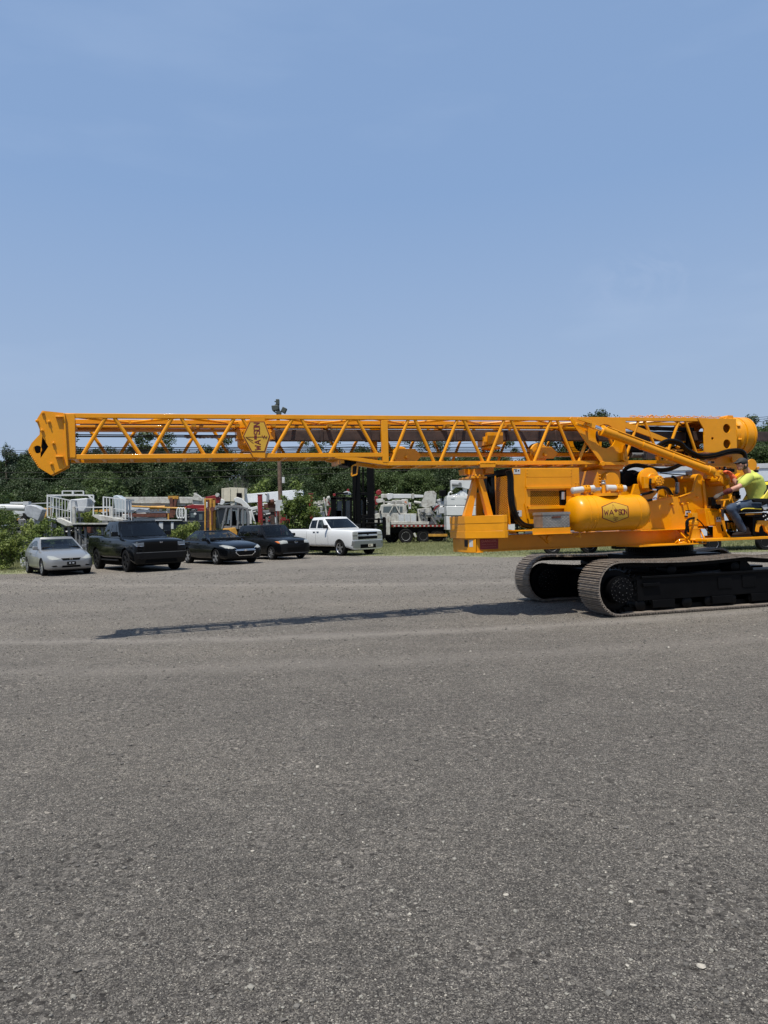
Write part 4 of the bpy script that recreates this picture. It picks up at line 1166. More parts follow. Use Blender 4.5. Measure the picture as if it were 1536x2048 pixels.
m = MB(); m.beam(U(1434, 1001.5, -.80), U(1460, 998.5, -.80), .05, .022); m.tube(U(1463, 990, -.7), U(1459, 1003, -.7), .010, n=6); m.tube(U(1447, 1014, -.7), U(1450, 1000, -.7), .018, n=8)
part('control_arm', m)
m = MB(); pl(m, [(1450, 965), (1474, 952), (1480, 962), (1478, 1000), (1462, 1010), (1448, 1012)], -.40, .04)
pl(m, [(1466, 959), (1481, 946), (1483, 950), (1472, 965)], -.52, .10)
part('station_bulkhead', m)
m = MB(); m.box(U(1472, 987, -.60), (.08, .08, .08)); m.box(U(1476, 994, -.60), (.05, .08, .07)); m.tube(U(1468, 990, -.65), U(1478, 986, -.62), .02, n=8); part('throttle_box', m, M_BLK)
m = MB()
for x, y, r in ((1439.5, 936, .018), (1449, 935, .024), (1461, 938, .022), (1451, 939.5, .026)): m.ball(U(x, y, -.62), r, 8)
m.beam(U(1446, 941, -.60), U(1466, 941, -.60), .08, .06)
part('gauge_cluster', m, M_BLK)
# seat
m = MB(); m.use(M_RUB)
pl(m, [(1482, 1020), (1488, 1016.5), (1523, 1017.5), (1528, 1024), (1486, 1026)], -1.10, .46)
seat = part('seat', m, None, bevel=.02)
m = MB(); m.sweep([U(1482, 1020.5, -1.112), U(1489, 1017.2, -1.112), U(1505, 1017.2, -1.112), U(1523, 1018.2, -1.112)], .010, 6); part('piping', m, mat('seat yellow', (.62, .50, .04), .5), parent=seat, bevel=0)
M_SEATY = MATS['seat yellow']
m = MB(); m.use(M_RUB); pl(m, [(1524, 1022), (1530, 984), (1550, 960), (1560, 966), (1546, 1022)], -1.08, .42); bk = part('backrest', m, None, bevel=.02)
m = MB(); pl(m, [(1524, 1000), (1533, 985), (1548, 962), (1550, 968), (1534, 1000)], -1.09, .44); part('backrest_pad', m, M_SEATY, parent=bk, bevel=.01)
for t in (-1.16, -.62):
    m = MB(); pl(m, [(1507, 998.5), (1511, 996.5), (1540, 997), (1540, 1004.5), (1510, 1004.5)], t, .06); part('armrest', m, M_RUB, parent=seat, bevel=.012)
m = MB(); pl(m, [(1492, 1026), (1538, 1025), (1538, 1034), (1494, 1034)], -1.05, .36); pl(m, [(1505.5, 1034), (1513, 1034), (1513, 1071), (1506, 1071)], -1.02, .3)
pl(m, [(1484, 1034), (1505, 1034), (1506, 1071), (1478, 1071)], -.80, .05)
pl(m, [(1513, 1034), (1545, 1034), (1545, 1072), (1513, 1072)], -.85, .25)
part('seat_base', m, M_BLK)
m = MB(); m.beam(U(1491, 1028.5, -1.07), U(1508, 1028, -1.07), .02, .03); m.beam(U(1508, 1028, -1.07), U(1524, 1027.5, -1.07), .008, .010); part('seat_lever', m)
ar = [(1512, 1063), (1513, 1048), (1517, 1041), (1545, 1041), (1545, 1072), (1532, 1062), (1529, 1052), (1523, 1049), (1519, 1055), (1518, 1064)]
m = MB(); pl(m, ar, -1.04, .05); part('fender', m)
m = MB()
for i in range(9): p = U(1527 + (i % 3) * 4, 1012 + (i * 7) % 30, -1.12); m.ball(p, .014, 6)
pl(m, [(1524, 1012), (1534, 1008), (1536, 1016), (1529, 1020)], -1.13, .02)
part('seat_bracket', m, M_LGREY, bevel=0)

# ---------------- hoses over the station
h1 = [(1314, 893), (1326, 884), (1341, 880), (1361, 885), (1372, 896), (1386, 905), (1404, 911), (1431, 908), (1452, 902), (1470, 899.5), (1483, 901), (1490, 908), (1492, 922)]
m = MB(); m.sweep([U(x, y, -.42) for x, y in h1], .030, 10); m.sweep([U(x, y + 5, -.38) for x, y in h1], .030, 10)
m.sweep([U(x, y, -.36) for x, y in ((1376, 922), (1388, 913), (1405, 909), (1430, 912), (1450, 907))], .024, 8)
part('hydraulic_hose', m, M_HOSE, bevel=0)
m = MB()
for dy, dt in ((0, 0), (4, .06), (8, .1)):
    m.sweep([U(x, y + dy * .6, -.30 + dt) for x, y in ((1246, 941), (1256, 932), (1270, 928), (1284, 929.5), (1300, 934), (1322, 938), (1342, 935), (1360, 927), (1372, 920))], .018, 8)
m.sweep([U(x, y, -.2) for x, y in ((1320, 946), (1350, 949), (1390, 951))], .010, 6)
part('hydraulic_hose', m, M_HOSE, bevel=0)
m = MB(); m.sweep([U(1343, 953, -.40), U(1350, 956, -.42), U(1354, 966, -.42), U(1353, 988, -.42)], .026, 8); part('hydraulic_hose', m, M_HOSE, bevel=0)
m = MB()
for i in range(9): p = U(1354.5, 966 + i * 2.3, -.42); m.lathe([(.038, 0), (.038, .008)], p, (0, 0, 1), 12)
part('hose_spring', m, M_STEEL, bevel=0)
# machinery inside the mast between saddle and end plate
m = MB(); m.tube(U(1262, 910, 0), U(1300, 910, 0), .055, n=14); m.box(U(1298, 910, -.1), (.16, .12, .14)); part('feed_motor', m, M_GREYP)
m = MB()
for i in range(12):
    x = 1330 + i * 6.2; p = U(x, 888 + (i * 37 % 17), -.10 + (i % 3) * .08); m.box(p, (.10, .08, .07 + .03 * (i % 3)))
for i in range(5): m.sweep([U(1330 + i * 12, 905, -.1), U(1340 + i * 12, 893 - i, -.12), U(1352 + i * 11, 900, -.1)], .016, 6)
part('valve_bank', m, M_BLK)
m = MB()
for x, y in ((1332, 897), (1345, 900), (1352, 893), (1374, 912), (1340, 908)): m.tube(U(x, y, -.2), U(x + 6, y + 2, -.2), .03, n=10)
m.beam(U(1318, 902, -.1), U(1400, 900, -.1), .1, .03)
pl(m, [(1322, 915), (1330, 896), (1346, 890), (1362, 900), (1366, 915)], -.02, .04)
part('valve_cover', m)
m = MB(); m.beam((-.6, -.1, 3.1), (.75, -.1, 3.08), .10, .06); m.beam((.55, -.2, 2.6), (.6, -.2, 3.1), .08, .08); m.beam((-.7, .05, 2.75), (.7, .05, 2.72), .2, .1)
part('inner_machinery', m, M_BLK)

# ---------------- slewing ring and undercarriage (15 degree heading)
dth = math.radians(-3)
def tpart(name, mb, m_=M_BLK, parent=None, bevel=.006, ang=35):
    o = mb.build(name, m_, parent or rig, bevel=bevel, ang=ang)
    if not parent: o.rotation_euler.z = dth
    return o
m = MB().lathe([(.62, .86), (.62, .90), (.55, .90), (.55, .985), (.58, .985), (.58, 1.03)], (0, 0, 0), (0, 0, 1), 64)
for k in range(72):
    a = k * math.tau / 72; m.box((math.cos(a) * .56, math.sin(a) * .56, .945), (.03, .022, .07), Matrix.Rotation(a, 3, 'Z'))
tpart('slewing_ring', m, bevel=0)
m = MB(); m.bb((-.65, -.62, .62), (.8, .62, .86)); m.bb((-1.35, -.80, .48), (1.5, .80, .62))
for sx in (-1.1, 1.0): m.bb((sx - .25, -.86, .30), (sx + .25, .86, .58))
tpart('car_body', m)
M_BOLT = mat('bolt highlight steel', (.10, .10, .10), .4, metal=.6)  # lighter colour of the hub bolt tips stands in for small highlights
def crawler(tc):
    hw = .29
    s_f, s_r = -1.78, 2.0; zc_, r = .435, .375
    # path of the shoe chain, closed
    path = []
    L_bot = s_r - s_f
    for q in np.linspace(math.pi / 2 * 1.02, math.pi * 1.5, 40): path.append((s_f + math.cos(q) * (r + .0), zc_ + math.sin(q) * (r + .03)))
    for q in np.linspace(0, 1, 60)[1:-1]: path.append((s_f + L_bot * q, .04))
    for q in np.linspace(-math.pi / 2, math.pi / 2, 40): path.append((s_r + math.cos(q) * r, zc_ + math.sin(q) * (r + .03)))
    for q in np.linspace(1, 0, 80)[1:-1]:
        sag = .0
        x = s_f + L_bot * q
        if x > .55: sag = -.055 * math.sin(min(1, (x - .55) / 1.45) * math.pi)
        elif x > -1.6: sag = -.035 * math.sin((x + 1.6) / 2.15 * math.pi) if x < .55 else 0
        path.append((x, zc_ + r + .03 + sag * 1.0))
    P = np.array(path); d = np.hypot(*np.diff(np.vstack([P, P[:1]]), axis=0).T); cum = np.concatenate([[0], np.cumsum(d)]); tot = cum[-1]
    pitch_ = .1015; n = int(tot / pitch_); pitch_ = tot / n
    def pt(u):
        u %= tot; i = min(np.searchsorted(cum, u, side='right') - 1, len(P) - 1); f_ = (u - cum[i]) / (cum[i + 1] - cum[i] + 1e-9)
        a_, b_ = P[i], P[(i + 1) % len(P)]; return a_ + (b_ - a_) * f_
    shoes = MB(); links = MB()
    for k in range(n):
        a_, b_ = pt(k * pitch_), pt((k + .96) * pitch_); mid = (a_ + b_) / 2; dx, dz = b_ - a_
        l = math.hypot(dx, dz); ux, uz = dx / l, dz / l; nx_, nz_ = uz, -ux     # outward normal: path runs front down, so right-hand side
        ctr = np.array([(s_f + s_r) / 2, zc_])
        # outward: away from the belt's centre line
        cx_ = min(max(mid[0], s_f), s_r)
        if (mid[0] - cx_) * nx_ + (mid[1] - zc_) * nz_ < 0: nx_, nz_ = -nx_, -nz_
        def w3(u, v, t): return (mid[0] + ux * u + nx_ * v, tc + t, mid[1] + uz * u + nz_ * v)
        for (u0, u1, v0, v1) in ((-l / 2, l / 2, -.012, .004), (-l / 2, -l / 2 + .011, .004, .028), (-.007, .007, .004, .026), (l / 2 - .016, l / 2 - .004, .004, .024)):
            vs = [w3(u, v, t) for u in (u0, u1) for t in (-hw, hw) for v in (v0, v1)]
            shoes.add(vs, [(0, 1, 3, 2), (4, 6, 7, 5), (0, 4, 5, 1), (2, 3, 7, 6), (0, 2, 6, 4), (1, 5, 7, 3)])
        for t in (-.09, .09):
            vs = [w3(u, v, t + tt_) for u in (-l * .55, l * .55) for tt_ in (-.02, .02) for v in (-.085, -.012)]
            links.add(vs, [(0, 1, 3, 2), (4, 6, 7, 5), (0, 4, 5, 1), (2, 3, 7, 6), (0, 2, 6, 4), (1, 5, 7, 3)])
        for t in (-.045, .0, .045):          # bolt recesses in the pads
            if k % 1 == 0: links.box(w3(0, .006, t), (.014, .014, .006) if abs(uz) < .5 else (.006, .014, .014))
    tr_ = tpart('crawler_track', shoes, M_TRACK, bevel=0, ang=20)
    tpart('link_chain', links, M_BLK, tr_, bevel=0)
    m = MB()
    y0, y1 = tc - .20, tc + .20
    m.prism([(s_f + .35, y0, .22), (s_f + .35, y0, .60), (s_r - .45, y0, .60), (s_r - .25, y0, .42), (s_r - .25, y0, .22)], (0, y1 - y0, 0))
    for yy, sg in ((y0, -1), (y1, 1)):
        m.bb((s_f + .42, yy, .565), (s_r - .4, yy + sg * .035, .60)) if sg > 0 else m.bb((s_f + .42, yy - .035, .565), (s_r - .4, yy - .002, .60))
    for sx in (.05, .52): m.bb((sx, y0 - .012, .33), (sx + .26, y0 - .002, .53))
    m.bb((-1.35, y0 - .05, .44), (-1.05, y0 - .002, .49))
    for sx in (-1.0, .1, .85): m.bb((sx - .18, y0 - .03, .10), (sx + .22, y0 + .02, .22))
    if tc > 0:      # inner guard plate of the far track
        m.prism([(s_f + math.cos(q) * .30, y0 - .05, zc_ - .03 + math.sin(q) * .30) for q in np.linspace(math.pi / 2, math.pi * 1.5, 14)] + [(s_r - .2, y0 - .05, .12), (s_r - .2, y0 - .05, .62), (s_f + .6, y0 - .05, .66)], (0, .03, 0))
    tpart('track_frame', m, M_BLK, tr_, bevel=.006)
    # final drive / sprocket with bolts
    m = MB().lathe([(.30, -.06), (.30, -.03), (.215, -.028), (.205, .08), (.205, .13)], (s_f, y0 + .04, zc_ - .02), (0, -1, 0), 44)
    m.lathe([(.195, 0), (.195, .03), (.17, .032), (.165, .04), (.10, .042), (.095, .05), (.04, .052), (.0, .056)], (s_f, y0 - .09, zc_ - .02), (0, -1, 0), 40)
    for k in range(20):
        a = k * math.tau / 20; m.tube((s_f + math.cos(a) * .182, y0 - .125, zc_ - .02 + math.sin(a) * .182), (s_f + math.cos(a) * .182, y0 - .085, zc_ - .02 + math.sin(a) * .182), .012, n=6)
    for k in range(12):
        a = k * math.tau / 12; m.tube((s_f + math.cos(a) * .14, y0 - .145, zc_ - .02 + math.sin(a) * .14), (s_f + math.cos(a) * .14, y0 - .12, zc_ - .02 + math.sin(a) * .14), .011, n=6)
    for k in range(22 if tc < 0 else 0):
        a = k * math.tau / 22; m.box((s_f + math.cos(a) * .345, y0 + .04, zc_ - .02 + math.sin(a) * .345), (.05, .05, .035), Matrix.Rotation(-a, 3, 'Y'))
    tpart('sprocket', m, M_BLK, tr_, bevel=0)
    bm_ = MB()
    for k in range(20):
        a = k * math.tau / 20; bm_.ball((s_f + math.cos(a) * .182, y0 - .127, zc_ - .02 + math.sin(a) * .182), .006, 6)
    for k in range(12):
        a = k * math.tau / 12; bm_.ball((s_f + math.cos(a) * .14, y0 - .147, zc_ - .02 + math.sin(a) * .14), .006, 6)
    for k in range(6):
        a = k * math.tau / 6 + .4; bm_.box((s_f + math.cos(a) * .07, y0 - .150, zc_ - .02 + math.sin(a) * .07), (.012, .010, .012))
    tpart('hub_bolts', bm_, M_BOLT, tr_, bevel=0)['kind'] = 'stuff'
    m = MB().lathe([(.30, -.1), (.33, -.08), (.33, .08), (.30, .1)], (s_r, tc, zc_ - .02), (0, 1, 0), 36)
    tpart('idler_wheel', m, M_BLK, tr_, bevel=0)
    for sx in np.linspace(s_f + .42, s_r - .4, 8):
        m = MB().lathe([(.06, -.19), (.095, -.17), (.095, -.12), (.08, -.11), (.08, .11), (.095, .12), (.095, .17), (.06, .19)], (sx, tc, .15), (0, 1, 0), 20); tpart('bottom_roller', m, M_BLK, tr_, bevel=0)
    for sx in (-.75, .45):
        m = MB().lathe([(.05, -.16), (.085, -.14), (.085, .14), (.05, .16)], (sx, tc, .665), (0, 1, 0), 20); m.bb((sx - .06, tc - .1, .6), (sx + .06, tc + .1, .64))
        m.prism([(sx + .12, tc - .1, .60), (sx + .40, tc - .1, .60), (sx + .26, tc - .1, .75), (sx + .14, tc - .1, .75)], (0, .2, 0)) if sx > 0 else None
        tpart('carrier_roller', m, M_BLK, tr_, bevel=0)
    return tr_
ctn = crawler(-1.20)
ctf = crawler(1.14)
# ================================================================== parked cars
from mathutils.bvhtree import BVHTree

def loft_tub(st):
    """st rows: x, zb, zs, zt, w (half width), wt (half width at the shoulder)"""
    mb = MB(); rows = []
    for x, zb, zs, zt, w_, wt in st:
        h = zs - zb
        half = [(0, zb), (w_ * .80, zb), (w_ * .955, zb + .03), (w_ * .985, zb + h * .18), (w_, zb + h * .45), (w_ * .995, zb + h * .70), (w_ * .97, zb + h * .88), (wt, zs), (wt * .90, zs + (zt - zs) * .45), (wt * .55, zs + (zt - zs) * .85), (0, zt)]
        ring = [(x, y, z) for y, z in half] + [(x, -y, z) for y, z in half[-2:0:-1]]
        rows.append(ring)
    n = len(rows[0])
    vs = [p for r in rows for p in r]; fs = []
    for i in range(len(rows) - 1):
        for k in range(n):
            k2 = (k + 1) % n
            fs.append((i * n + k, i * n + k2, (i + 1) * n + k2, (i + 1) * n + k))
    fs.append(tuple(range(n - 1, -1, -1))); fs.append(tuple((len(rows) - 1) * n + k for k in range(n)))
    mb.add(vs, fs); return mb

def eval_mods(o):
    dg_ = bpy.context.evaluated_depsgraph_get(); dg_.update()
    me = bpy.data.meshes.new_from_object(o.evaluated_get(dg_)); return me

def make_tub(st, arches, width, sub=2):
    """loft -> subdivision -> wheel arches cut out; returns mesh"""
    mb = loft_tub(st); me = bpy.data.meshes.new('t'); me.from_pydata(mb.v, [], mb.f); me.update()
    bm = bmesh.new(); bm.from_mesh(me); bmesh.ops.recalc_face_normals(bm, faces=bm.faces); bm.to_mesh(me); bm.free()
    o = bpy.data.objects.new('t', me); COL.objects.link(o)
    s_ = o.modifiers.new('s', 'SUBSURF'); s_.levels = sub; s_.render_levels = sub
    cb_ = MB()
    for x, z, r in arches:
        for sy in (-1, 1):
            y0, y1 = sy * (width / 2 - .30), sy * (width / 2 + .2)
            cb_.lathe([(r, 0), (r, abs(y1 - y0))], (x, y0, z), (0, sy, 0), 32)
            cb_.cur = 0
    cm = bpy.data.meshes.new('c'); cm.from_pydata(cb_.v, [], cb_.f); cm.update()
    bm = bmesh.new(); bm.from_mesh(cm); bmesh.ops.recalc_face_normals(bm, faces=bm.faces); bm.to_mesh(cm); bm.free()
    co = bpy.data.objects.new('c', cm); COL.objects.link(co)
    b_ = o.modifiers.new('b', 'BOOLEAN'); b_.operation = 'DIFFERENCE'; b_.object = co; b_.solver = 'EXACT'
    res = eval_mods(o)
    bpy.data.objects.remove(o); bpy.data.objects.remove(co)
    return res

def cabin_mesh(c):
    """c: rows of (xf, xr, z, half width) from belt to roof"""
    mb = MB(); rows = []
    for xf, xr, z, w_ in c['rows']:
        r = []
        n = 6
        cr_ = c.get('crn', .10)
        for (sx, sy) in ((xf, -1), (xf, 1), (xr, 1), (xr, -1)):
            pass
        bow = c.get('bow', .10)
        pts = []
        for k in range(-4, 5):
            t = k / 4; pts.append((xf - bow * t * t, w_ * t, z))
        for q in (.12, .35, .6, .85): pts.append((xf - bow + (xr + bow * .5 - xf + bow) * q, w_ + c.get('side_bow', .012) * (1 - (2 * q - 1) ** 2), z))
        for k in range(4, -5, -1):
            t = k / 4; pts.append((xr + bow * .5 * t * t, w_ * t, z))
        for q in (.85, .6, .35, .12): pts.append((xf - bow + (xr + bow * .5 - xf + bow) * q, -w_ - c.get('side_bow', .012) * (1 - (2 * q - 1) ** 2), z))
        rows.append(pts)
    n = len(rows[0]); vs = [p for r in rows for p in r]; fs = []
    for i in range(len(rows) - 1):
        for k in range(n):
            k2 = (k + 1) % n
            fs.append((i * n + k, i * n + k2, (i + 1) * n + k2, (i + 1) * n + k))
    # roof: inner ring raised, then a centre strip
    top = rows[-1]; cx = sum(p[0] for p in top) / n; zt = c['roof']
    base = (len(rows) - 1) * n
    for sc, zz in ((.93, .75), (.6, .96)):
        o0_ = len(vs); vs += [(cx + (p[0] - cx) * sc, p[1] * sc, top[0][2] + (zt - top[0][2]) * zz) for p in top]
        for k in range(n):
            k2 = (k + 1) % n; fs.append((base + k, base + k2, o0_ + k2, o0_ + k))
        base = o0_
    vs.append((cx, 0, zt)); ci = len(vs) - 1
    for k in range(n): fs.append((base + k, base + (k + 1) % n, ci))
    mb.add(vs, fs)
    return mb

class Surf:
    def __init__(s, meshes):
        vs = []; fs = []
        for me in meshes:
            o = len(vs)
            if isinstance(me, MB): vs += [Vector(v) for v in me.v]; fs += [tuple(i + o for i in f) for f in me.f]
            else: vs += [v.co.copy() for v in me.vertices]; fs += [tuple(i + o for i in p.vertices) for p in me.polygons]
        s.t = BVHTree.FromPolygons(vs, fs)
    def hit(s, o, d):
        h = s.t.ray_cast(Vector(o), Vector(d)); return h[0], h[1]
    def patch(s, mb, poly, axis, off=.006, nu=10, nv=4, far=6.0, limit=None):
        """lay polygon (u,v) on the surface seen along axis: 'F' from the front (u=y v=z), 'B' back,
           'R' right side y<0 (u=x v=z), 'L' left side, 'T' top (u=x v=y)"""
        us = sorted(set([p[0] for p in poly])); u0, u1 = us[0], us[-1]
        cols = sorted(set(list(np.linspace(u0, u1, nu + 1)) + us))
        grid = []
        for u in cols:
            uu = min(max(u, u0 + 1e-5), u1 - 1e-5); vv = []
            for i in range(len(poly)):
                a, b = poly[i], poly[(i + 1) % len(poly)]
                if (a[0] - uu) * (b[0] - uu) <= 0 and abs(a[0] - b[0]) > 1e-9:
                    vv.append(a[1] + (b[1] - a[1]) * (uu - a[0]) / (b[0] - a[0]))
            lo, hi = min(vv), max(vv); row = []
            for j in range(nv + 1):
                v = lo + (hi - lo) * j / nv
                if axis == 'F': o, d = (far, u, v), (-1, 0, 0)
                elif axis == 'B': o, d = (-far * 2, u, v), (1, 0, 0)
                elif axis == 'R': o, d = (u, -far, v), (0, 1, 0)
                elif axis == 'L': o, d = (u, far, v), (0, -1, 0)
                else: o, d = (u, v, far), (0, 0, -1)
                p, nrm = s.hit(o, d)
                if p is None: row.append(None)
                else:
                    if nrm.dot(Vector(d)) > 0: nrm = -nrm
                    row.append(p - Vector(d) * off * .6 + nrm * off * .4)
            grid.append(row)
        for i in range(len(grid) - 1):
            for j in range(nv):
                q = [grid[i][j], grid[i + 1][j], grid[i + 1][j + 1], grid[i][j + 1]]
                if all(x is not None for x in q): mb.add(q, [(0, 1, 2, 3)])
        return mb

def wheel(parent, x, y, side, r, w_, rim_m, style=5, rimr=.66):
    m = MB().lathe([(r * .70, -w_ / 2), (r * .93, -w_ / 2), (r, -w_ * .36), (r, w_ * .36), (r * .93, w_ / 2), (r * .70, w_ / 2)], (0, 0, 0), (0, 1, 0), 40, caps=False)
    wh = m.build('wheel', M_RUB, parent); wh.location = (x, y, r)
    m = MB(); m.use(M_DARK).lathe([(r * .70, side * w_ * .1), (.01, side * w_ * .1)], (0, 0, 0), (0, 1, 0), 28, caps=False)
    m.use(rim_m)
    ys = side * w_ * .42
    m.lathe([(r * rimr, ys), (r * (rimr + .05), side * w_ * .50), (r * (rimr + .05), side * w_ * .1)], (0, 0, 0), (0, 1, 0), 36, caps=False)
    m.lathe([(.001, ys + side * .004), (r * .16, ys), (r * .16, ys - side * .05)], (0, 0, 0), (0, 1, 0), 18, caps=False)
    n = style
    for k in range(n):
        a = k * math.tau / n + .3; ca_, sa_ = math.cos(a), math.sin(a)
        wd = r * (.20 if n <= 6 else .09)
        p0 = Vector((ca_ * r * .1, ys - side * .012, sa_ * r * .1)); p1 = Vector((ca_ * r * (rimr + .02), ys - side * .004, sa_ * r * (rimr + .02)))
        m.beam(p0, p1, .02, wd, up=(ca_ * 0 - sa_, 0, ca_))
    m.build('rim', None, wh)
    return wh

def mesh_of(mb):
    me = bpy.data.meshes.new('t'); me.from_pydata([tuple(v) for v in mb.v], [], mb.f); me.update()
    bm = bmesh.new(); bm.from_mesh(me); bmesh.ops.recalc_face_normals(bm, faces=bm.faces); bm.to_mesh(me); bm.free(); return me
def hollow(cab, spec):
    """cabin with real window openings: the solid minus its inside minus a prism through every window"""
    c2 = MB(cab.mats); c2.v = list(cab.v); c2.f = list(cab.f) + [tuple(range(25, -1, -1))]
    n = len(cabin_ring(spec)); c2.f = list(cab.f) + [tuple(range(n - 1, -1, -1))]
    o = bpy.data.objects.new('t', mesh_of(c2)); COL.objects.link(o)
    rows = spec['cab']['rows']; zr = spec['cab']['roof']; xf, xr = rows[0][0], rows[0][1]; cx = (xf + xr) / 2
    inner = MB(); inner.f = c2.f
    inner.v = [(cx + (x - cx) * .955, y * .945, rows[0][2] - .2 if i < n else min(z, zr - .055)) for i, (x, y, z) in enumerate(c2.v)]
    cuts = [mesh_of(inner)]
    xm = (rows[-1][0] + rows[-1][1]) / 2
    def pr(pts, off): m_ = MB(); m_.prism(pts, off); cuts.append(mesh_of(m_))
    pr([(1.5, y, z) for y, z in spec['windshield']], (xm - 1.5, 0, 0))
    if 'rear_glass' in spec: pr([(-7, y, z) for y, z in spec['rear_glass']], (7 + xm, 0, 0))
    else:
        w_ = rows[-1][3] * .85; pr([(-7, -w_, rows[0][2] + .14), (-7, w_, rows[0][2] + .14), (-7, w_ * .95, zr - .17), (-7, -w_ * .95, zr - .17)], (7 + xm, 0, 0))
    for p in spec['windows']: pr([(x, -2, z) for x, z in p], (0, 4, 0))
    tmp = []
    for me in cuts:
        co = bpy.data.objects.new('c', me); COL.objects.link(co); tmp.append(co)
        b_ = o.modifiers.new('b', 'BOOLEAN'); b_.operation = 'DIFFERENCE'; b_.object = co; b_.solver = 'EXACT'
    res = eval_mods(o)
    for q in [o] + tmp: bpy.data.objects.remove(q)
    return res, rows[0][2]
def cabin_ring(spec): return range(9 + 4 + 9 + 4)
def interior(root, spec):
    rows = spec['cab']['rows']; xf, xr = rows[0][0], rows[0][1]; zb = rows[0][2]; w_ = rows[0][3]; zr = spec['cab']['roof']; zfl = max(r[3] for r in spec['tub'] if r[0] < -.3 and r[0] > xr) + .012
    m = MB().bb((xr + .25, -w_ * .86, zfl - .05), (xf - .28, w_ * .86, zfl)); m.build('cabin_floor', M_TRIM, root)
    m = MB().bb((xf - .55, -w_ * .8, zfl + .001), (xf - .32, w_ * .8, zfl + .03)); m.build('dashboard', M_TRIM, root, bevel=.01)
    back = (xr + xf) / 2
    seats = [xf - 1.15] + ([xf - 2.0] if xf - xr > 2.0 else [])
    for i, sx in enumerate(seats):
        for sy in (-.42, .42):
            top = min(zr - .20, zfl + .36)
            m = MB(); m.prism([(sx, sy * w_ - .22, zfl), (sx + .16, sy * w_ - .22, zfl), (sx, sy * w_ - .20, top - .14), (sx - .12, sy * w_ - .20, top - .14)], (0, .42, 0))
            m.bb((sx - .13, sy * w_ - .12, top - .13), (sx - .03, sy * w_ + .12, top)); m.build('seat', M_SEATF, root, bevel=.025)
    m = MB(); cxs = xf - .62; m.sweep([(cxs - .07 * math.sin(a), .38 * w_ * 1.0 + math.cos(a) * .17, zfl + .05 + math.sin(a) * .14) for a in np.linspace(0, math.tau, 18, endpoint=False)], .014, 6, closed=True, sub=1); m.build('steering_wheel', M_TRIM, root)
    m = MB().box((xf - .85, 0, zr - .17), (.03, .22, .06)); m.build('rear_view_mirror', M_TRIM, root, bevel=.01)
def set_heading(phi): return math.radians(-(90 - phi))
def car_root(name, px, py, phi, half_w, label, cat):
    P = ground_pt(px, py); a = math.radians(phi)
    left = Vector((math.cos(a), math.sin(a), 0))
    o = empty(name, P + left * half_w, set_heading(phi))
    tag(o, label, cat, 'vehicles parked in a row along the gravel edge'); return o

def sides(f):
    for sd in ('R', 'L'): f(sd)
def car(name, px, py, phi, spec, label, cat):
    W = spec['W']; root = car_root(name, px, py, phi, W / 2 - .02, label, cat)
    r = spec['r']; WBs = spec['WB']
    tub = make_tub(spec['tub'], [(0, r, r * 1.17), (-WBs, r, r * 1.17)], W)
    cab = cabin_mesh(spec['cab'])
    shell, zf = hollow(cab, spec)
    b = MB(); b.mesh(tub); b.mesh(shell)
    body = b.build('body', spec['paint'], root, ang=spec.get('ang', 38))
    interior(root, spec)
    # dark wheel wells and underside
    m = MB()
    for x in (0, -WBs): m.bb((x - r * 1.12, -W / 2 + .10, r * .9), (x + r * 1.12, W / 2 - .10, r * 2.05))
    z0 = spec['tub'][2][1]
    m.bb((-WBs - .5, -W / 2 + .16, z0 - .06), (.5, W / 2 - .16, z0 + .08))
    m.build('underbody', M_DARK, root)
    S = Surf([tub, cab]); ST = Surf([tub])
    for x, ww in ((0, spec['tw']), (-WBs, spec['tw'])):
        for sd in (-1, 1): wheel(root, x, sd * (W / 2 - ww / 2 - .02), sd, r, ww, spec['rim'], spec.get('spokes', 5), spec.get('rimr', .66))
    # glass
    m = MB(); S.patch(m, spec['windshield'], 'F', .007, 16, 8); m.build('windshield', spec.get('wglass', M_WIND), root)
    if 'rear_glass' in spec: m = MB(); S.patch(m, spec['rear_glass'], 'B', .007, 12, 6); m.build('rear_window', spec.get('wglass', M_WIND), root)
    for poly in spec['windows']:
        for sd in ('R', 'L'): m = MB(); S.patch(m, poly, sd, .006, 12, 5); m.build('side_window', spec.get('sglass', M_WIND), root)
    # seams, mouldings
    m = MB()
    for a, b2 in spec.get('seams', ()):
        for sd in ('R', 'L'):
            w_ = .006
            if abs(a[0] - b2[0]) > abs(a[1] - b2[1]): poly = [(a[0], a[1] - w_), (b2[0], b2[1] - w_), (b2[0], b2[1] + w_), (a[0], a[1] + w_)]
            else: poly = [(a[0] - w_, a[1]), (a[0] + w_, a[1]), (b2[0] + w_, b2[1]), (b2[0] - w_, b2[1])]
            ST.patch(m, poly, sd, .002, 2, 8)
    if m.v: m.build('door_seam', M_DARK, root)
    for (x, z, mm) in spec.get('handles', ()):
        for sd in (-1, 1):
            p, n_ = S.hit((x, sd * 6, z), (0, -sd, 0))
            if p: q = MB().box(p + Vector((0, sd * .02, 0)), (.17, .04, .035)); q.build('door_handle', mm, root, bevel=.008)
    mx_, mz_, mw_ = spec['mirror']
    for sd in (-1, 1):
        p, n_ = S.hit((mx_, sd * 6, mz_ - .05), (0, -sd, 0))
        yb = p.y if p else sd * W / 2
        q = MB().box((mx_ + .03, yb + sd * (mw_ * .62), mz_), (.12, mw_, mw_ * .75)); q.box((mx_ + .02, yb + sd * mw_ * .1, mz_ - .06), (.07, mw_ * .5, .04))
        q.build('wing_mirror', spec.get('mirror_m', spec['paint']), root, bevel=.03, seg=3)
    for nm, mm, ax, polys, off in spec['patches']:
        for poly in polys:
            m = MB(); ST.patch(m, poly, ax, off, 14, 5); m.build(nm, mm, root)
    if 'extra' in spec: spec['extra'](root, S, ST)
    return root
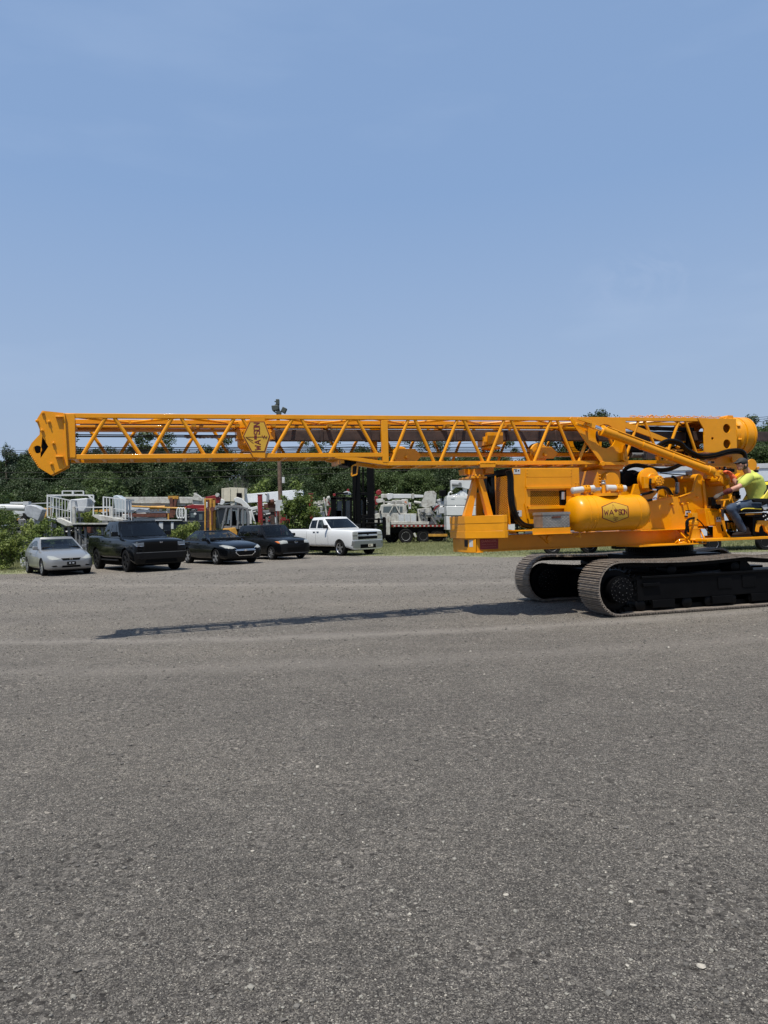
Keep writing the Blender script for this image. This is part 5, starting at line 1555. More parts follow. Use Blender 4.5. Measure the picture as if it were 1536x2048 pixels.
def mirror(p): return [(-a, b) for a, b in p]
def both(p): return [p, mirror(p)]
def emblem(root, S, z, w_, h_, m_=M_CHROME, kind='bar'):
    p, n_ = S.hit((6, 0, z), (-1, 0, 0)); x = p.x + .012
    q = MB()
    if kind == 'bowtie':
        q.box((x, 0, z), (.012, w_, h_ * .5)); q.box((x + .002, 0, z), (.012, w_ * .5, h_))
    elif kind == 'oval':
        q.sweep([(x, math.cos(a) * w_ / 2, z + math.sin(a) * h_ / 2) for a in np.linspace(0, math.tau, 16, endpoint=False)], .006, 5, closed=True, sub=1)
        q.sweep([(x, math.cos(a) * w_ / 4.5, z + math.sin(a) * h_ / 2) for a in np.linspace(0, math.tau, 12, endpoint=False)], .004, 5, closed=True, sub=1)
    else:
        for sy in (-1, 1): q.beam((x, sy * w_ * .32, z - h_ / 2), (x, sy * w_ * .40, z + h_ / 2), .018)
        q.box((x, 0, z), (.014, w_ * .6, h_ * .22))
    q.build('emblem', m_, root)

M_BUMP = mat('dull chrome', (.30, .31, .31), .3, metal=.8)
# ---- silver coupe
PH = 38
car('parked_coupe', 83, 1152, 37, dict(W=1.70, WB=2.62, r=.305, tw=.19, rim=M_RIM, spokes=9, rimr=.70, paint=M_SILVER,
    tub=[(.86, .30, .55, .58, .52, .50), (.80, .22, .62, .66, .70, .62), (.62, .19, .70, .745, .80, .70), (.30, .20, .77, .83, .835, .74), (-.1, .22, .84, .90, .85, .765), (-.5, .22, .90, .96, .85, .775),
         (-1.2, .22, .915, .96, .85, .78), (-2.0, .22, .93, .97, .85, .78), (-2.7, .24, .95, .99, .84, .76), (-3.2, .28, .96, 1.0, .80, .72), (-3.52, .34, .94, .98, .72, .66), (-3.60, .40, .80, .84, .62, .58)],
    cab=dict(rows=[(-.38, -3.05, .88, .775), (-.92, -2.78, 1.13, .70), (-1.24, -2.45, 1.325, .60)], roof=1.40, bow=.12),
    windshield=[(-.70, .93), (.70, .93), (.56, 1.31), (-.56, 1.31)], rear_glass=[(-.62, 1.0), (.62, 1.0), (.52, 1.28), (-.52, 1.28)],
    windows=[[(-1.02, .955), (-2.0, .965), (-1.96, 1.27), (-1.62, 1.28), (-1.30, 1.17)], [(-2.04, .97), (-2.62, .99), (-2.38, 1.16), (-2.0, 1.265)]],
    seams=[((-.62, .90), (-.60, .30)), ((-2.0, .92), (-2.02, .36)), ((-.6, .31), (-2.02, .30))], handles=[(-1.86, .80, M_SILVER)], mirror=(-.86, 1.0, .17),
    patches=[('headlight', M_LAMP, 'F', both([(.36, .60), (.50, .575), (.70, .60), (.745, .68), (.70, .735), (.55, .71)]), .008),
             ('grille', M_DARK, 'F', [[(-.34, .63), (-.28, .555), (.28, .555), (.34, .63)]], .008),
             ('lower_intake', M_DARK, 'F', [[(-.33, .30), (.33, .30), (.30, .37), (-.30, .37)]] + both([(.46, .34), (.60, .33), (.66, .37), (.50, .385)]), .006),
             ('plate_mount', M_DARK, 'F', [[(-.15, .385), (.15, .385), (.15, .505), (-.15, .505)]], .03),
             ('plate_mark', M_LGREY, 'F', [[(-.085, .43), (-.02, .43), (-.02, .47), (-.085, .47)], [(.025, .43), (.09, .43), (.09, .47), (.025, .47)]], .034),
             ('hood_seam', M_DARK, 'T', both([(.55, .60), (-.45, .72), (-.45, .73), (.55, .61)]), .002)],
    extra=lambda r_, S, ST: emblem(r_, ST, .60, .11, .08, kind='h')),
    'silver two door coupe parked leftmost in the row beside the grass', 'car')

# ---- black crew pickup
def truck_extra(bed_x0, bed_x1, w_, z):
    def f(r_, S, ST):
        m = MB(); m.bb((bed_x0, -w_, z - .02), (bed_x1, w_, z + .004)); m.build('cargo_bed', M_TRIM, r_)
    return f
car('parked_pickup', 251, 1144.5, 38, dict(W=2.06, WB=3.67, r=.425, tw=.28, rim=M_TRIM, spokes=6, rimr=.66, paint=M_CARBLK, wglass=M_WINDT, sglass=M_WINDT,
    tub=[(1.00, .36, 1.04, 1.07, .88, .82), (.97, .28, 1.10, 1.15, .98, .90), (.80, .28, 1.16, 1.23, 1.01, .91), (.4, .40, 1.18, 1.27, 1.03, .92), (-.2, .44, 1.22, 1.30, 1.03, .93), (-.8, .45, 1.27, 1.33, 1.03, .94),
         (-1.6, .45, 1.28, 1.34, 1.03, .94), (-2.6, .45, 1.30, 1.36, 1.03, .94), (-3.0, .48, 1.31, 1.37, 1.03, .95), (-3.1, .50, 1.36, 1.38, 1.03, .96), (-4.2, .54, 1.38, 1.39, 1.03, .96), (-4.80, .58, 1.39, 1.40, 1.02, .96), (-4.88, .70, 1.34, 1.36, 1.0, .95)],
    cab=dict(rows=[(-.62, -3.02, 1.27, .93), (-1.02, -2.98, 1.56, .86), (-1.40, -2.92, 1.84, .76)], roof=1.95, bow=.12),
    windshield=[(-.84, 1.33), (.84, 1.33), (.70, 1.82), (-.70, 1.82)],
    windows=[[(-1.22, 1.37), (-1.98, 1.38), (-1.98, 1.78), (-1.62, 1.78)], [(-2.06, 1.38), (-2.84, 1.40), (-2.80, 1.77), (-2.06, 1.78)]],
    seams=[((-.92, 1.25), (-.92, .55)), ((-2.02, 1.30), (-2.02, .52)), ((-2.98, 1.32), (-2.98, .6))], handles=[(-1.82, 1.14, M_CARBLK), (-2.80, 1.15, M_CARBLK)], mirror=(-1.08, 1.43, .24), mirror_m=M_CARBLK,
    patches=[('headlight', M_LAMPD, 'F', both([(.64, .97), (.95, .98), (.97, 1.07), (.64, 1.10)]), .008), ('lamp_strip', M_CHROME, 'F', both([(.66, .955), (.92, .965), (.92, .980), (.66, .970)]), .014),
             ('grille', M_DARK, 'F', [[(-.61, .76), (.61, .76), (.63, 1.10), (-.63, 1.10)]], .010), ('bumper', M_CARMAT, 'F', [[(-.96, .50), (.96, .50), (.96, .72), (-.96, .72)]], .05),
             ('bumper_trim', M_GREYP, 'F', [[(-.93, .722), (.93, .722), (.93, .735), (-.93, .735)]], .052), ('lower_intake', M_DARK, 'F', [[(-.62, .34), (.62, .34), (.57, .47), (-.57, .47)]], .010),
             ('hood_scoop', M_CARMAT, 'T', [[(.6, -.45), (.6, .45), (-.4, .55), (-.4, -.55)]], .012)],
    extra=lambda r_, S, ST: (truck_extra(-4.78, -3.14, .86, 1.405)(r_, S, ST), emblem(r_, ST, 1.09, .10, .05),
        [MB().beam((-.9, sd * .99, .42), (-2.9, sd * .99, .42), .10, .05).build('running_board', M_TRIM, r_, bevel=.01) for sd in (-1, 1)])),
    'black crew cab pickup truck with black grille parked beside the silver coupe', 'pickup truck')

# ---- black sedan with chrome grille frame
car('parked_sedan', 431, 1129.8, 40, dict(W=1.85, WB=2.74, r=.335, tw=.22, rim=M_RIM, spokes=5, rimr=.72, paint=M_CARNAVY,
    tub=[(.97, .34, .60, .64, .60, .56), (.90, .24, .72, .77, .80, .72), (.68, .21, .80, .86, .88, .78), (.3, .21, .87, .94, .92, .82), (-.15, .23, .92, 1.0, .925, .84), (-.6, .23, .96, 1.03, .925, .84),
         (-1.4, .23, .985, 1.03, .925, .84), (-2.2, .23, 1.01, 1.05, .925, .84), (-2.9, .25, 1.03, 1.08, .92, .82), (-3.4, .30, 1.04, 1.09, .88, .76), (-3.78, .36, 1.02, 1.06, .80, .70), (-3.88, .44, .86, .90, .70, .62)],
    cab=dict(rows=[(-.42, -3.35, .94, .84), (-1.0, -3.0, 1.20, .76), (-1.42, -2.6, 1.39, .64)], roof=1.465, bow=.13),
    windshield=[(-.76, 1.0), (.76, 1.0), (.61, 1.38), (-.61, 1.38)], rear_glass=[(-.66, 1.1), (.66, 1.1), (.55, 1.36), (-.55, 1.36)],
    windows=[[(-1.05, 1.02), (-1.86, 1.04), (-1.84, 1.345), (-1.60, 1.35), (-1.36, 1.27)], [(-1.92, 1.04), (-2.72, 1.08), (-2.9, 1.14), (-2.52, 1.30), (-1.92, 1.345)]],
    seams=[((-.72, .95), (-.70, .34)), ((-1.88, 1.0), (-1.88, .30)), ((-2.72, 1.03), (-2.5, .6))], handles=[(-1.72, .90, M_CARNAVY), (-2.62, .94, M_CARNAVY)], mirror=(-.98, 1.07, .18),
    patches=[('headlight', M_LAMP, 'F', both([(.44, .70), (.60, .665), (.82, .70), (.87, .80), (.80, .83), (.60, .775)]), .008),
             ('grille', M_DARK, 'F', [[(-.44, .68), (-.40, .615), (.40, .615), (.44, .68)], [(-.36, .56), (-.44, .50), (-.30, .385), (.30, .385), (.44, .50), (.36, .56)]], .008),
             ('grille_frame', M_CHROME, 'F', [[(-.47, .60), (.47, .60), (.47, .578), (-.47, .578)], [(-.46, .68), (-.40, .62), (.40, .62), (.46, .68), (.46, .70), (.40, .64), (-.40, .64), (-.46, .70)]] + both([(.43, .575), (.47, .50), (.31, .365), (.29, .385), (.44, .50)]) + [[(-.31, .365), (.31, .365), (.31, .385), (-.31, .385)]], .016),
             ('lower_lip', M_TRIM, 'F', [[(-.60, .26), (.60, .26), (.60, .32), (-.60, .32)]], .008),
             ('side_chrome', M_CHROME, 'R', [[(-1.0, 1.0), (-2.75, 1.055), (-2.75, 1.067), (-1.0, 1.012)]], .010)],
    extra=lambda r_, S, ST: emblem(r_, ST, .588, .16, .065, kind='bowtie')),
    'black four door sedan with chrome framed grille parked beside the black pickup', 'car')

# ---- boxy black hatchback
car('parked_hatchback', 542, 1120.0, 40, dict(W=1.76, WB=2.60, r=.32, tw=.21, rim=M_RIM, spokes=8, rimr=.72, paint=M_CARMAT, sglass=M_WINDT,
    tub=[(.84, .34, .74, .80, .60, .60), (.80, .24, .80, .90, .78, .74), (.60, .21, .88, .97, .85, .80), (.25, .21, .95, 1.03, .88, .82), (-.2, .23, 1.0, 1.06, .88, .83), (-.6, .23, 1.02, 1.07, .88, .83),
         (-1.4, .23, 1.03, 1.08, .88, .83), (-2.2, .23, 1.04, 1.09, .88, .83), (-2.9, .25, 1.05, 1.09, .87, .82), (-3.25, .30, 1.05, 1.09, .84, .78), (-3.38, .38, .98, 1.0, .78, .72)],
    cab=dict(rows=[(-.42, -3.30, 1.0, .83), (-.72, -3.26, 1.30, .79), (-1.02, -3.14, 1.55, .71)], roof=1.64, bow=.14),
    windshield=[(-.74, 1.07), (.74, 1.07), (.66, 1.53), (-.66, 1.53)],
    windows=[[(-1.0, 1.10), (-1.78, 1.11), (-1.78, 1.49), (-1.26, 1.49)], [(-1.86, 1.11), (-2.66, 1.12), (-2.66, 1.48), (-1.86, 1.49)], [(-2.72, 1.12), (-3.05, 1.13), (-2.98, 1.46), (-2.72, 1.48)]],
    seams=[((-.72, 1.0), (-.72, .34)), ((-1.82, 1.02), (-1.82, .32)), ((-2.66, 1.03), (-2.5, .6))], handles=[(-1.66, .93, M_CARMAT), (-2.5, .94, M_CARMAT)], mirror=(-.90, 1.13, .19),
    patches=[('headlight', M_LAMP, 'F', both([(.44, .76), (.78, .73), (.83, .86), (.60, .90), (.46, .87)]), .008), ('turn_lamp', M_AMBER, 'F', both([(.78, .76), (.82, .77), (.84, .85), (.80, .86)]), .014),
             ('grille', M_DARK, 'F', [[(-.44, .78), (.44, .78), (.44, .84), (-.44, .84)], [(-.46, .40), (.46, .40), (.48, .56), (-.48, .56)]], .008),
             ('lower_lip', M_GREYP, 'F', [[(-.70, .30), (.70, .30), (.70, .325), (-.70, .325)]], .012), ('pillar_trim', M_CHROME, 'F', [[(-.755, 1.08), (-.735, 1.08), (-.66, 1.50), (-.675, 1.50)]], .016)],
    extra=lambda r_, S, ST: emblem(r_, ST, .80, .17, .08, kind='oval')),
    'boxy black hatchback parked between the black sedan and the white pickup', 'car')

# ---- white pickup
car('parked_pickup', 679.5, 1112.0, 41, dict(W=2.03, WB=3.65, r=.385, tw=.26, rim=M_RIM, spokes=5, rimr=.62, paint=M_CARWHT, wglass=M_WINDT, sglass=M_WINDT,
    tub=[(.98, .34, 1.12, 1.17, .95, .92), (.96, .28, 1.19, 1.24, .99, .93), (.85, .30, 1.23, 1.28, 1.00, .94), (.4, .40, 1.26, 1.31, 1.01, .945), (-.2, .42, 1.28, 1.33, 1.015, .95), (-.8, .44, 1.29, 1.35, 1.015, .95),
         (-1.6, .45, 1.30, 1.35, 1.015, .94), (-2.55, .45, 1.31, 1.35, 1.015, .94), (-2.75, .48, 1.32, 1.36, 1.015, .95), (-2.82, .50, 1.34, 1.37, 1.015, .96), (-4.2, .54, 1.35, 1.38, 1.015, .96), (-4.70, .58, 1.36, 1.38, 1.01, .96), (-4.78, .70, 1.32, 1.34, 1.0, .95)],
    cab=dict(rows=[(-.62, -2.74, 1.28, .93), (-1.04, -2.68, 1.57, .87), (-1.42, -2.58, 1.86, .77)], roof=1.96, bow=.12),
    windshield=[(-.85, 1.36), (.85, 1.36), (.72, 1.84), (-.72, 1.84)],
    windows=[[(-1.20, 1.38), (-1.92, 1.39), (-1.92, 1.80), (-1.60, 1.80)], [(-2.02, 1.39), (-2.58, 1.40), (-2.52, 1.79), (-2.02, 1.80)]],
    seams=[((-.92, 1.20), (-.92, .52)), ((-1.97, 1.24), (-1.97, .52)), ((-2.78, 1.30), (-2.78, .6))], handles=[(-1.80, 1.20, M_TRIM), (-2.12, 1.20, M_TRIM)], mirror=(-1.06, 1.45, .24), mirror_m=M_TRIM,
    patches=[('headlight', M_LAMP, 'F', both([(.63, .80), (.92, .80), (.94, 1.16), (.63, 1.16)]), .008), ('headlight_divider', M_TRIM, 'F', both([(.63, .97), (.93, .97), (.93, .99), (.63, .99)]), .014),
             ('grille', M_DARK, 'F', [[(-.61, 1.03), (.61, 1.03), (.61, 1.14), (-.61, 1.14)], [(-.61, .80), (.61, .80), (.61, .94), (-.61, .94)]], .010),
             ('grille_bar', M_CHROME, 'F', [[(-.61, .945), (.61, .945), (.61, 1.025), (-.61, 1.025)], [(-.62, 1.145), (.62, 1.145), (.62, 1.165), (-.62, 1.165)], [(-.62, .775), (.62, .775), (.62, .798), (-.62, .798)]], .020),
             ('bumper', M_BUMP, 'F', [[(-.98, .55), (.98, .55), (.98, .72), (-.98, .72)]] + both([(.50, .37), (.98, .40), (.98, .552), (.50, .552)]), .05), ('lower_intake', M_DARK, 'F', [[(-.50, .36), (.50, .36), (.50, .55), (-.50, .55)]], .03),
             ('number_plate', M_BEIGE, 'F', [[(-.02, .42), (.28, .42), (.28, .56), (-.02, .56)]], .06), ('plate_patch', M_RUSTL, 'F', [[(.04, .46), (.12, .46), (.12, .52), (.04, .52)]], .064)],
    extra=lambda r_, S, ST: (truck_extra(-4.70, -2.86, .85, 1.385)(r_, S, ST), emblem(r_, ST, .985, .22, .09, M_TRIM, kind='bowtie'))),
    'white extended cab pickup truck with chrome bumper parked rightmost in the row', 'pickup truck')
# ================================================================== machines standing behind the cars
def thing(name, label, cat, D, x=768, deg=0.0, group=None):
    """an Empty on the ground at distance D, plus its own measuring frame"""
    h = Vector(ray(x, 1046)); P = Vector((h.x / h.y * D, D, 0))
    o = empty(name, P, math.radians(deg)); tag(o, label, cat, group)
    return o, Frame(P, deg)
class K:
    """shape helper bound to one thing"""
    def __init__(s, root, fr): s.r = root; s.f = fr; s.m = MB()
    def new(s, mm): s.m = MB(); s.m.use(mm); return s
    def use(s, mm): s.m.use(mm); return s
    def U(s, x, y, t): return s.f.U(x, y, t)
    def P(s, pts, t, th): s.m.prism([s.U(x, y, t) for x, y in pts], (0, th, 0)); return s
    def R(s, x0, y0, x1, y1, t, th): return s.P([(x0, y0), (x1, y0), (x1, y1), (x0, y1)], t, th)
    def B(s, x0, y0, x1, y1, t, w_=.06, t2=None):
        s.m.beam(s.U(x0, y0, t), s.U(x1, y1, t if t2 is None else t2), w_); return s
    def T(s, x0, y0, x1, y1, t, r=.04, t2=None):
        s.m.tube(s.U(x0, y0, t), s.U(x1, y1, t if t2 is None else t2), r, n=10); return s
    def C(s, x, y, t, r, th, n=24):     # disc/cylinder facing the camera side
        c = s.U(x, y, t); s.m.lathe([(r * .95, 0), (r, th * .1), (r, th * .9), (r * .95, th)], c, (0, 1, 0), n); return s
    def leg(s, x, y, t, w_=.08):        # drop a post from a point to the ground
        p = s.U(x, y, t); s.m.bb((p.x - w_ / 2, t - w_ / 2, 0), (p.x + w_ / 2, t + w_ / 2, p.z)); return s
    def done(s, name, bevel=.006, parent=None): return s.m.build(name, None, parent or s.r, bevel=bevel)
def ywheel(k, x, z_r, t, r, side=-1, rim_m=M_LGREY, name='wheel'):
    c = k.U(x, 1050, t); 
    m = MB().lathe([(r * .55, -.12), (r * .92, -.14), (r, -.10), (r, .10), (r * .92, .14), (r * .55, .12)], (c.x, t, r), (0, 1, 0), 32)
    w_ = m.build(name, M_RUB, k.r)
    m = MB().lathe([(.001, side * .04), (r * .25, side * .05), (r * .5, side * .09), (r * .58, side * .13), (r * .6, side * .10)], (c.x, t, r), (0, 1, 0), 28, caps=False)
    m.build('rim', rim_m, w_)

# ---- boom end wrapped in a tarp, far left
o, f = thing('wrapped_boom', 'white hydraulic boom end wrapped in a torn grey tarp at the far left', 'boom', 37, 40)
k = K(o, f)
k.new(M_WHITE).T(-40, 1014, 52, 1016, 0, .16).done('boom', 0)
k.new(M_LGREY).R(46, 1003, 57, 1010, -.1, .3).R(20, 1004, 46, 1007, .1, .2).B(-30, 1010, 100, 1006, .4, .04).done('boom_head')
k.new(M_TARP).P([(50, 1011), (62, 1009), (73, 1012), (85, 1019), (80, 1035), (76, 1043), (63, 1037), (54, 1034), (48, 1026)], -.25, .5).done('tarp', .05)
k.new(M_TRIM).P([(45, 1026), (52, 1026), (56, 1036), (52, 1040), (46, 1036)], -.1, .3).done('hose_reel')
k.new(M_GREYP).leg(46, 1040, 0, .12).leg(60, 1060, .2, .12).R(-30, 1062, 56, 1068, 0, .1).R(-30, 1061, 44, 1063, .5, .1).leg(-20, 1062, 0, .15).done('stand')
o, f = thing('concrete_block', 'low weathered concrete block in the bushes behind the silver coupe', 'concrete block', 33, 60)
k = K(o, f); k.new(M_LGREY).m.bb((-.5, 0, 0), (.55, .6, .78)); k.done('block', .02); 

# ---- white railed work platforms
def rail_cage(label, D, x0, x1, ytl, ytr, ybl, ybr, dt, n, post=.028):
    o, f = thing('work_platform', label, 'work platform', D, (x0 + x1) / 2, group='railed work platforms')
    k = K(o, f)
    k.new(M_WHITE)
    for t in (0, dt):
        k.B(x0, ytl, x1, ytr, t, .045); k.B(x0, (ytl + ybl) / 2, x1, (ytr + ybr) / 2, t, .03); k.B(x0, ybl, x1, ybr, t, .06)
        for i in range(n + 1):
            q = i / n; x = x0 + (x1 - x0) * q; k.B(x, ytl + (ytr - ytl) * q, x, ybl + (ybr - ybl) * q, t, post if i % n else .06)
    for x, y, yb in ((x0, ytl, ybl), (x1, ytr, ybr)):
        a = k.U(x, y, 0); b = k.U(x, yb, 0)
        for z in (a.z, (a.z + b.z) / 2, b.z): k.m.beam((a.x, 0, z), (a.x, dt, z), .06)
        for t in (dt * .33, dt * .66): k.m.beam((a.x, t, b.z), (a.x, t, a.z), .045)
    k.done('railing', 0)
    a = k.U(x0, ybl, 0); b = k.U(x1, ybr, 0)
    k.new(M_WORN).m.bb((a.x, 0, a.z - .10), (b.x, dt, a.z - .045)); k.done('deck')
    k.new(M_GREYP); s_ = (b.x - a.x)
    for q in (.12, .88):
        for t in (.1, dt - .1): k.m.bb((a.x + s_ * q - .06, t - .06, 0), (a.x + s_ * q + .06, t + .06, a.z - .10))
    k.m.bb((a.x, .05, a.z - .24), (b.x, .12, a.z - .105)); k.m.bb((a.x, dt - .12, a.z - .24), (b.x, dt - .05, a.z - .105))
    k.done('support_frame')
    return k
k = rail_cage('larger white railed work platform behind the silver coupe', 36, 95, 142, 992, 1001, 1034, 1046, 1.5, 8)
k.new(M_WHITE).B(94, 990.5, 187, 990.5, .8, .07).B(125, 982, 167, 982, .6, .05).B(125, 989, 167, 989, .6, .04).B(125, 982, 125, 990, .6, .06).B(146, 981, 146, 990, .6, .09).B(167, 982, 167, 990, .6, .06).B(187, 990.5, 187, 1030, .8, .06).B(176, 990, 190, 1004, .7, .07).done('top_frame', 0)
k.new(M_WORN).P([(112, 1038), (122, 1036), (145, 1047), (146, 1052), (132, 1053), (114, 1044)], -.2, .5).done('jib_arm', .03)
k = rail_cage('smaller white railed work platform right of the larger one, above the black pickup bed', 36, 207, 251, 994, 999, 1033, 1042, 1.2, 7)
o, f = thing('platform_trailer', 'low flat trailer with white corner posts carrying a ramp behind the black pickup', 'trailer', 35, 185)
k = K(o, f)
k.new(M_WHITE).B(149, 1014.7, 223, 1014.7, 0, .05).done('cross_tube'); k.new(M_WORN).B(148, 1013, 148, 1046, 0, .13).done('corner_post'); k.new(M_WORN).B(224, 1013, 224, 1043, 0, .12).done('corner_post')
k.new(M_WORN).P([(183, 1031), (190, 1029), (246, 1039), (246, 1042), (200, 1041)], -.3, .7).done('ramp')
k.new(M_WORN).R(143, 1046, 235, 1049, -.3, 1.6).done('flat_bed'); k.new(M_BLK).R(146, 1050, 232, 1054, -.2, 1.4).done('frame')
k.new(M_GREYP); 
for x in (152, 160, 171, 190, 205, 226): k.leg(x, 1052, 0 if x % 2 else .5, .10)
for a in ((150, 1058, 170, 1080), (171, 1060, 186, 1084), (160, 1070, 200, 1066), (186, 1056, 194, 1078), (200, 1056, 226, 1060)): k.B(*a, .1, .05)
k.done('stand_leg', 0)
o, f = thing('lift_bucket', 'grey fibreglass lift bucket hanging inside the larger railed platform', 'lift bucket', 36.6, 150)
k = K(o, f); k.new(M_LGREY).P([(140, 999), (174, 996), (175, 1012), (168, 1024), (134, 1021)], 0, .7).done('bucket', .05); k.new(M_WHITE).P([(139, 1000), (143, 1000), (140, 1020), (133, 1021)], -.04, .06).done('rim_flange'); k.new(M_GREYP).leg(158, 1022, .4, .1).done('stand')
o, f = thing('lift_bucket', 'pale blue grey bucket panel standing at the end of the long white boom', 'lift bucket', 37.6, 240)
k = K(o, f); k.new(mat('pale blue grey', (.32, .37, .40), .5, var=.1)).P([(226, 992), (234, 990), (246, 998), (252, 1000), (255, 1025), (230, 1025)], 0, .7).done('bucket', .04); k.new(M_GREYP).leg(242, 1025, .3, .12).done('stand')

# ---- long boom truck
o, f = thing('boom_truck', 'navy truck carrying long weathered white booms behind the black pickup', 'boom truck', 47, 330)
k = K(o, f)
k.new(M_WORN).P([(246, 994), (384, 994), (384, 1007), (246, 1007)], 0, .45).done('boom', .02)
k.new(M_WORN).P([(250, 1008), (372, 1008), (372, 1012), (250, 1011)], .1, .3).R(384, 995, 408, 1008, .0, .5).P([(384, 1000), (386, 992), (392, 988), (398, 992), (404, 998), (404, 1002)], -.1, .5).T(391, 986, 391, 990, .1, .12).done('boom_tip', .02)
k.new(M_OCHRE).T(246, 1012, 372, 1017, -.2, .06).T(300, 1016, 330, 1014, -.1, .10).B(337, 1027, 337, 1041, -.1, .1).B(337, 995, 357, 995, -.1, .2).done('ochre_pipe', 0)
k.new(M_RUSTL).R(238, 1027, 332, 1034, -.2, .5).B(343, 996, 345, 1035, -.1, .22).B(352, 997, 348, 1030, -.12, .16).B(341, 1010, 354, 1003, -.1, .1).done('rusty_rack')
k.new(M_WHITE).R(272, 1019, 300, 1025, -.1, .6).R(300, 1022, 352, 1026, 0, .5)
for x in (305, 312, 321, 337, 346): k.m.ball(k.U(x, 1019, 0), .14, 8)
k.R(240, 1035, 332, 1041, 0, .4).done('tool_bin', .01)
k.new(M_WHITE)
for x in (357, 362, 367): k.m.sweep([k.U(x + math.cos(a) * 3.5, 1026 + math.sin(a) * 10, -.3) for a in np.linspace(0, math.tau, 14, endpoint=False)], .05, 6, closed=True, sub=1)
k.B(372, 1019, 372, 1043, -.3, .10).done('hose_coil', 0)
k.new(M_LGREY).R(310, 1039.5, 364, 1041.5, -.5, 1.4).done('deck_edge')
k.new(M_NAVY).R(240, 1042, 420, 1062, -.4, 1.8).R(378, 1022, 410, 1042, -.3, 1.8).done('cab_body', .02)
k.new(M_GLASS2).R(381, 1026, 390, 1035, -.31, .02).done('cab_window'); k.new(M_GLASS2).R(398, 1028, 405, 1040, -.31, .02).done('cab_window')
k.new(M_LABEL).C(390, 1028, -.33, .09, .02, 10).done('cab_decal', 0)
k.new(M_LGREY).R(318, 1044, 326, 1058, -.43, .03).done('body_panel'); k.new(M_LGREY).R(342, 1044, 347, 1058, -.43, .03).done('body_panel')
for x in (262, 300, 395): ywheel(k, x, 0, -.2, .5, rim_m=M_GREYP)
o, f = thing('red_crane_arm', 'dark red folded crane arm behind the yellow forklift mast', 'crane arm', 50, 420)
k = K(o, f); k.new(M_RED).P([(366, 1012), (385, 1009), (409, 1010), (408, 1019), (372, 1016)], 0, .4).P([(410, 994), (432, 990), (440, 996), (438, 1006), (424, 1007), (412, 1000)], 0, .4).R(395, 1017, 412, 1024, -.2, .5).done('arm', .02); k.new(M_WORN).C(434, 990, -.1, .14, .3, 14).done('pulley', 0); k.new(M_BLK).leg(400, 1020, .2, .3).leg(430, 1005, .2, .2).done('column')

# ---- ochre forklift with grey cab
o, f = thing('forklift', 'ochre forklift with tall mast and dark framed cab behind the black sedan', 'forklift', 41, 450)
k = K(o, f)
k.new(M_OCHRE).R(408.5, 998, 411.5, 1060, 0, .12).R(419, 998, 423, 1060, 0, .15).R(425, 997, 430, 1060, .1, .2).R(408, 997, 430, 1000, .1, .1).leg(410, 1060, .05, .12).leg(421, 1060, .05, .15).leg(427, 1060, .15, .15).done('mast', .01)
k.new(M_RUSTL).R(415, 1000, 417.5, 1056, .1, .08).B(424, 1020, 424, 1050, -.05, .09).C(424.5, 1018, -.1, .14, .2, 10).done('lift_chain', 0)
k.new(M_GREYP).B(431, 1020, 432, 1014, -.2, .1).B(431, 1013.5, 480, 1013, 0, .12).B(480, 1013, 494, 1018, 0, .12).B(494, 1018, 497, 1030, 0, .12).B(497, 1030, 497, 1058, 0, .12)
for x0, x1 in ((454, 444), (463, 461.5), (477, 475), (486, 486)): k.B(x0, 1014, x1, 1058, 0, .10)
for x0, x1 in ((457, 450), (480, 480), (494, 495)): k.B(x0, 1015, x1, 1058, 1.1, .09)
k.R(445, 1052, 497, 1058, 0, 1.1).P([(432, 1014), (496, 1018), (494, 1021), (434, 1017)], 0.06, 1.1).done('cab_frame', .01)
k.new(mat('windscreen haze', (.05, .06, .065), .15)).P([(434, 1018), (452, 1016), (441, 1057), (431, 1057)], .3, .02).done('windscreen', 0)
k.new(M_BLK).R(458, 1040, 472, 1054, .3, .5).P([(462, 1022), (470, 1022), (472, 1040), (460, 1040)], .5, .15).done('seat', .03)
k.new(M_OCHRE).P([(446, 1057), (470, 1055), (474, 1064), (474, 1085), (440, 1085)], -.1, 1.3).R(446, 1051, 452, 1056, .1, .2).done('body', .02)
k.new(M_BLK).P([(474, 1058), (500, 1058), (502, 1085), (474, 1085)], 0, 1.2).done('engine_cover', .02)
for x in (452, 494): ywheel(k, x, 0, -.2, .45, rim_m=M_OCHRE)

# ---- white crane truck
o, f = thing('crane_truck', 'white crane truck with beige box and long boom behind the boxy hatchback', 'crane truck', 56, 500)
k = K(o, f)
k.new(M_BEIGE).P([(443, 977), (460, 975), (489, 976), (488, 1002), (443, 1003)], 0, 1.2).done('box_bin', .01)
k.new(M_BEIGE)
for x in (445, 460, 474, 488): k.B(x, 976, x, 1002, -.04, .05)
k.R(444, 1003, 460, 1006, .1, .8).done('bin_rib', 0)
k.new(mat('boom white', (.66, .69, .72), .45, var=.08)).P([(484, 989), (600, 979), (606, 981), (606, 998), (492, 1006), (484, 1002)], .5, .6).done('boom', .02)
k.new(M_DARK).R(473, 986, 483, 995, -.1, .3).done('turret_opening', 0)
k.new(M_WHITE).P([(467, 998), (474, 994), (484, 997), (496, 1010), (504, 1020), (504, 1048), (496, 1048), (495, 1024), (482, 1008), (470, 1004)], -.2, .4).P([(455, 992), (470, 986), (474, 992), (466, 1006), (440, 1010), (442, 1003)], .1, .5).P([(498, 1016), (514, 1012), (516, 1018), (500, 1022)], -.1, .3).C(443, 1004, -.1, .25, .4, 14).done('turret_arm', .03)
k.new(M_STEEL).m.sweep([k.U(x, y, -.3) for x, y in ((531, 987), (535, 989), (536, 995), (535, 1004))], .12, 10); k.done('exhaust_pipe', 0)
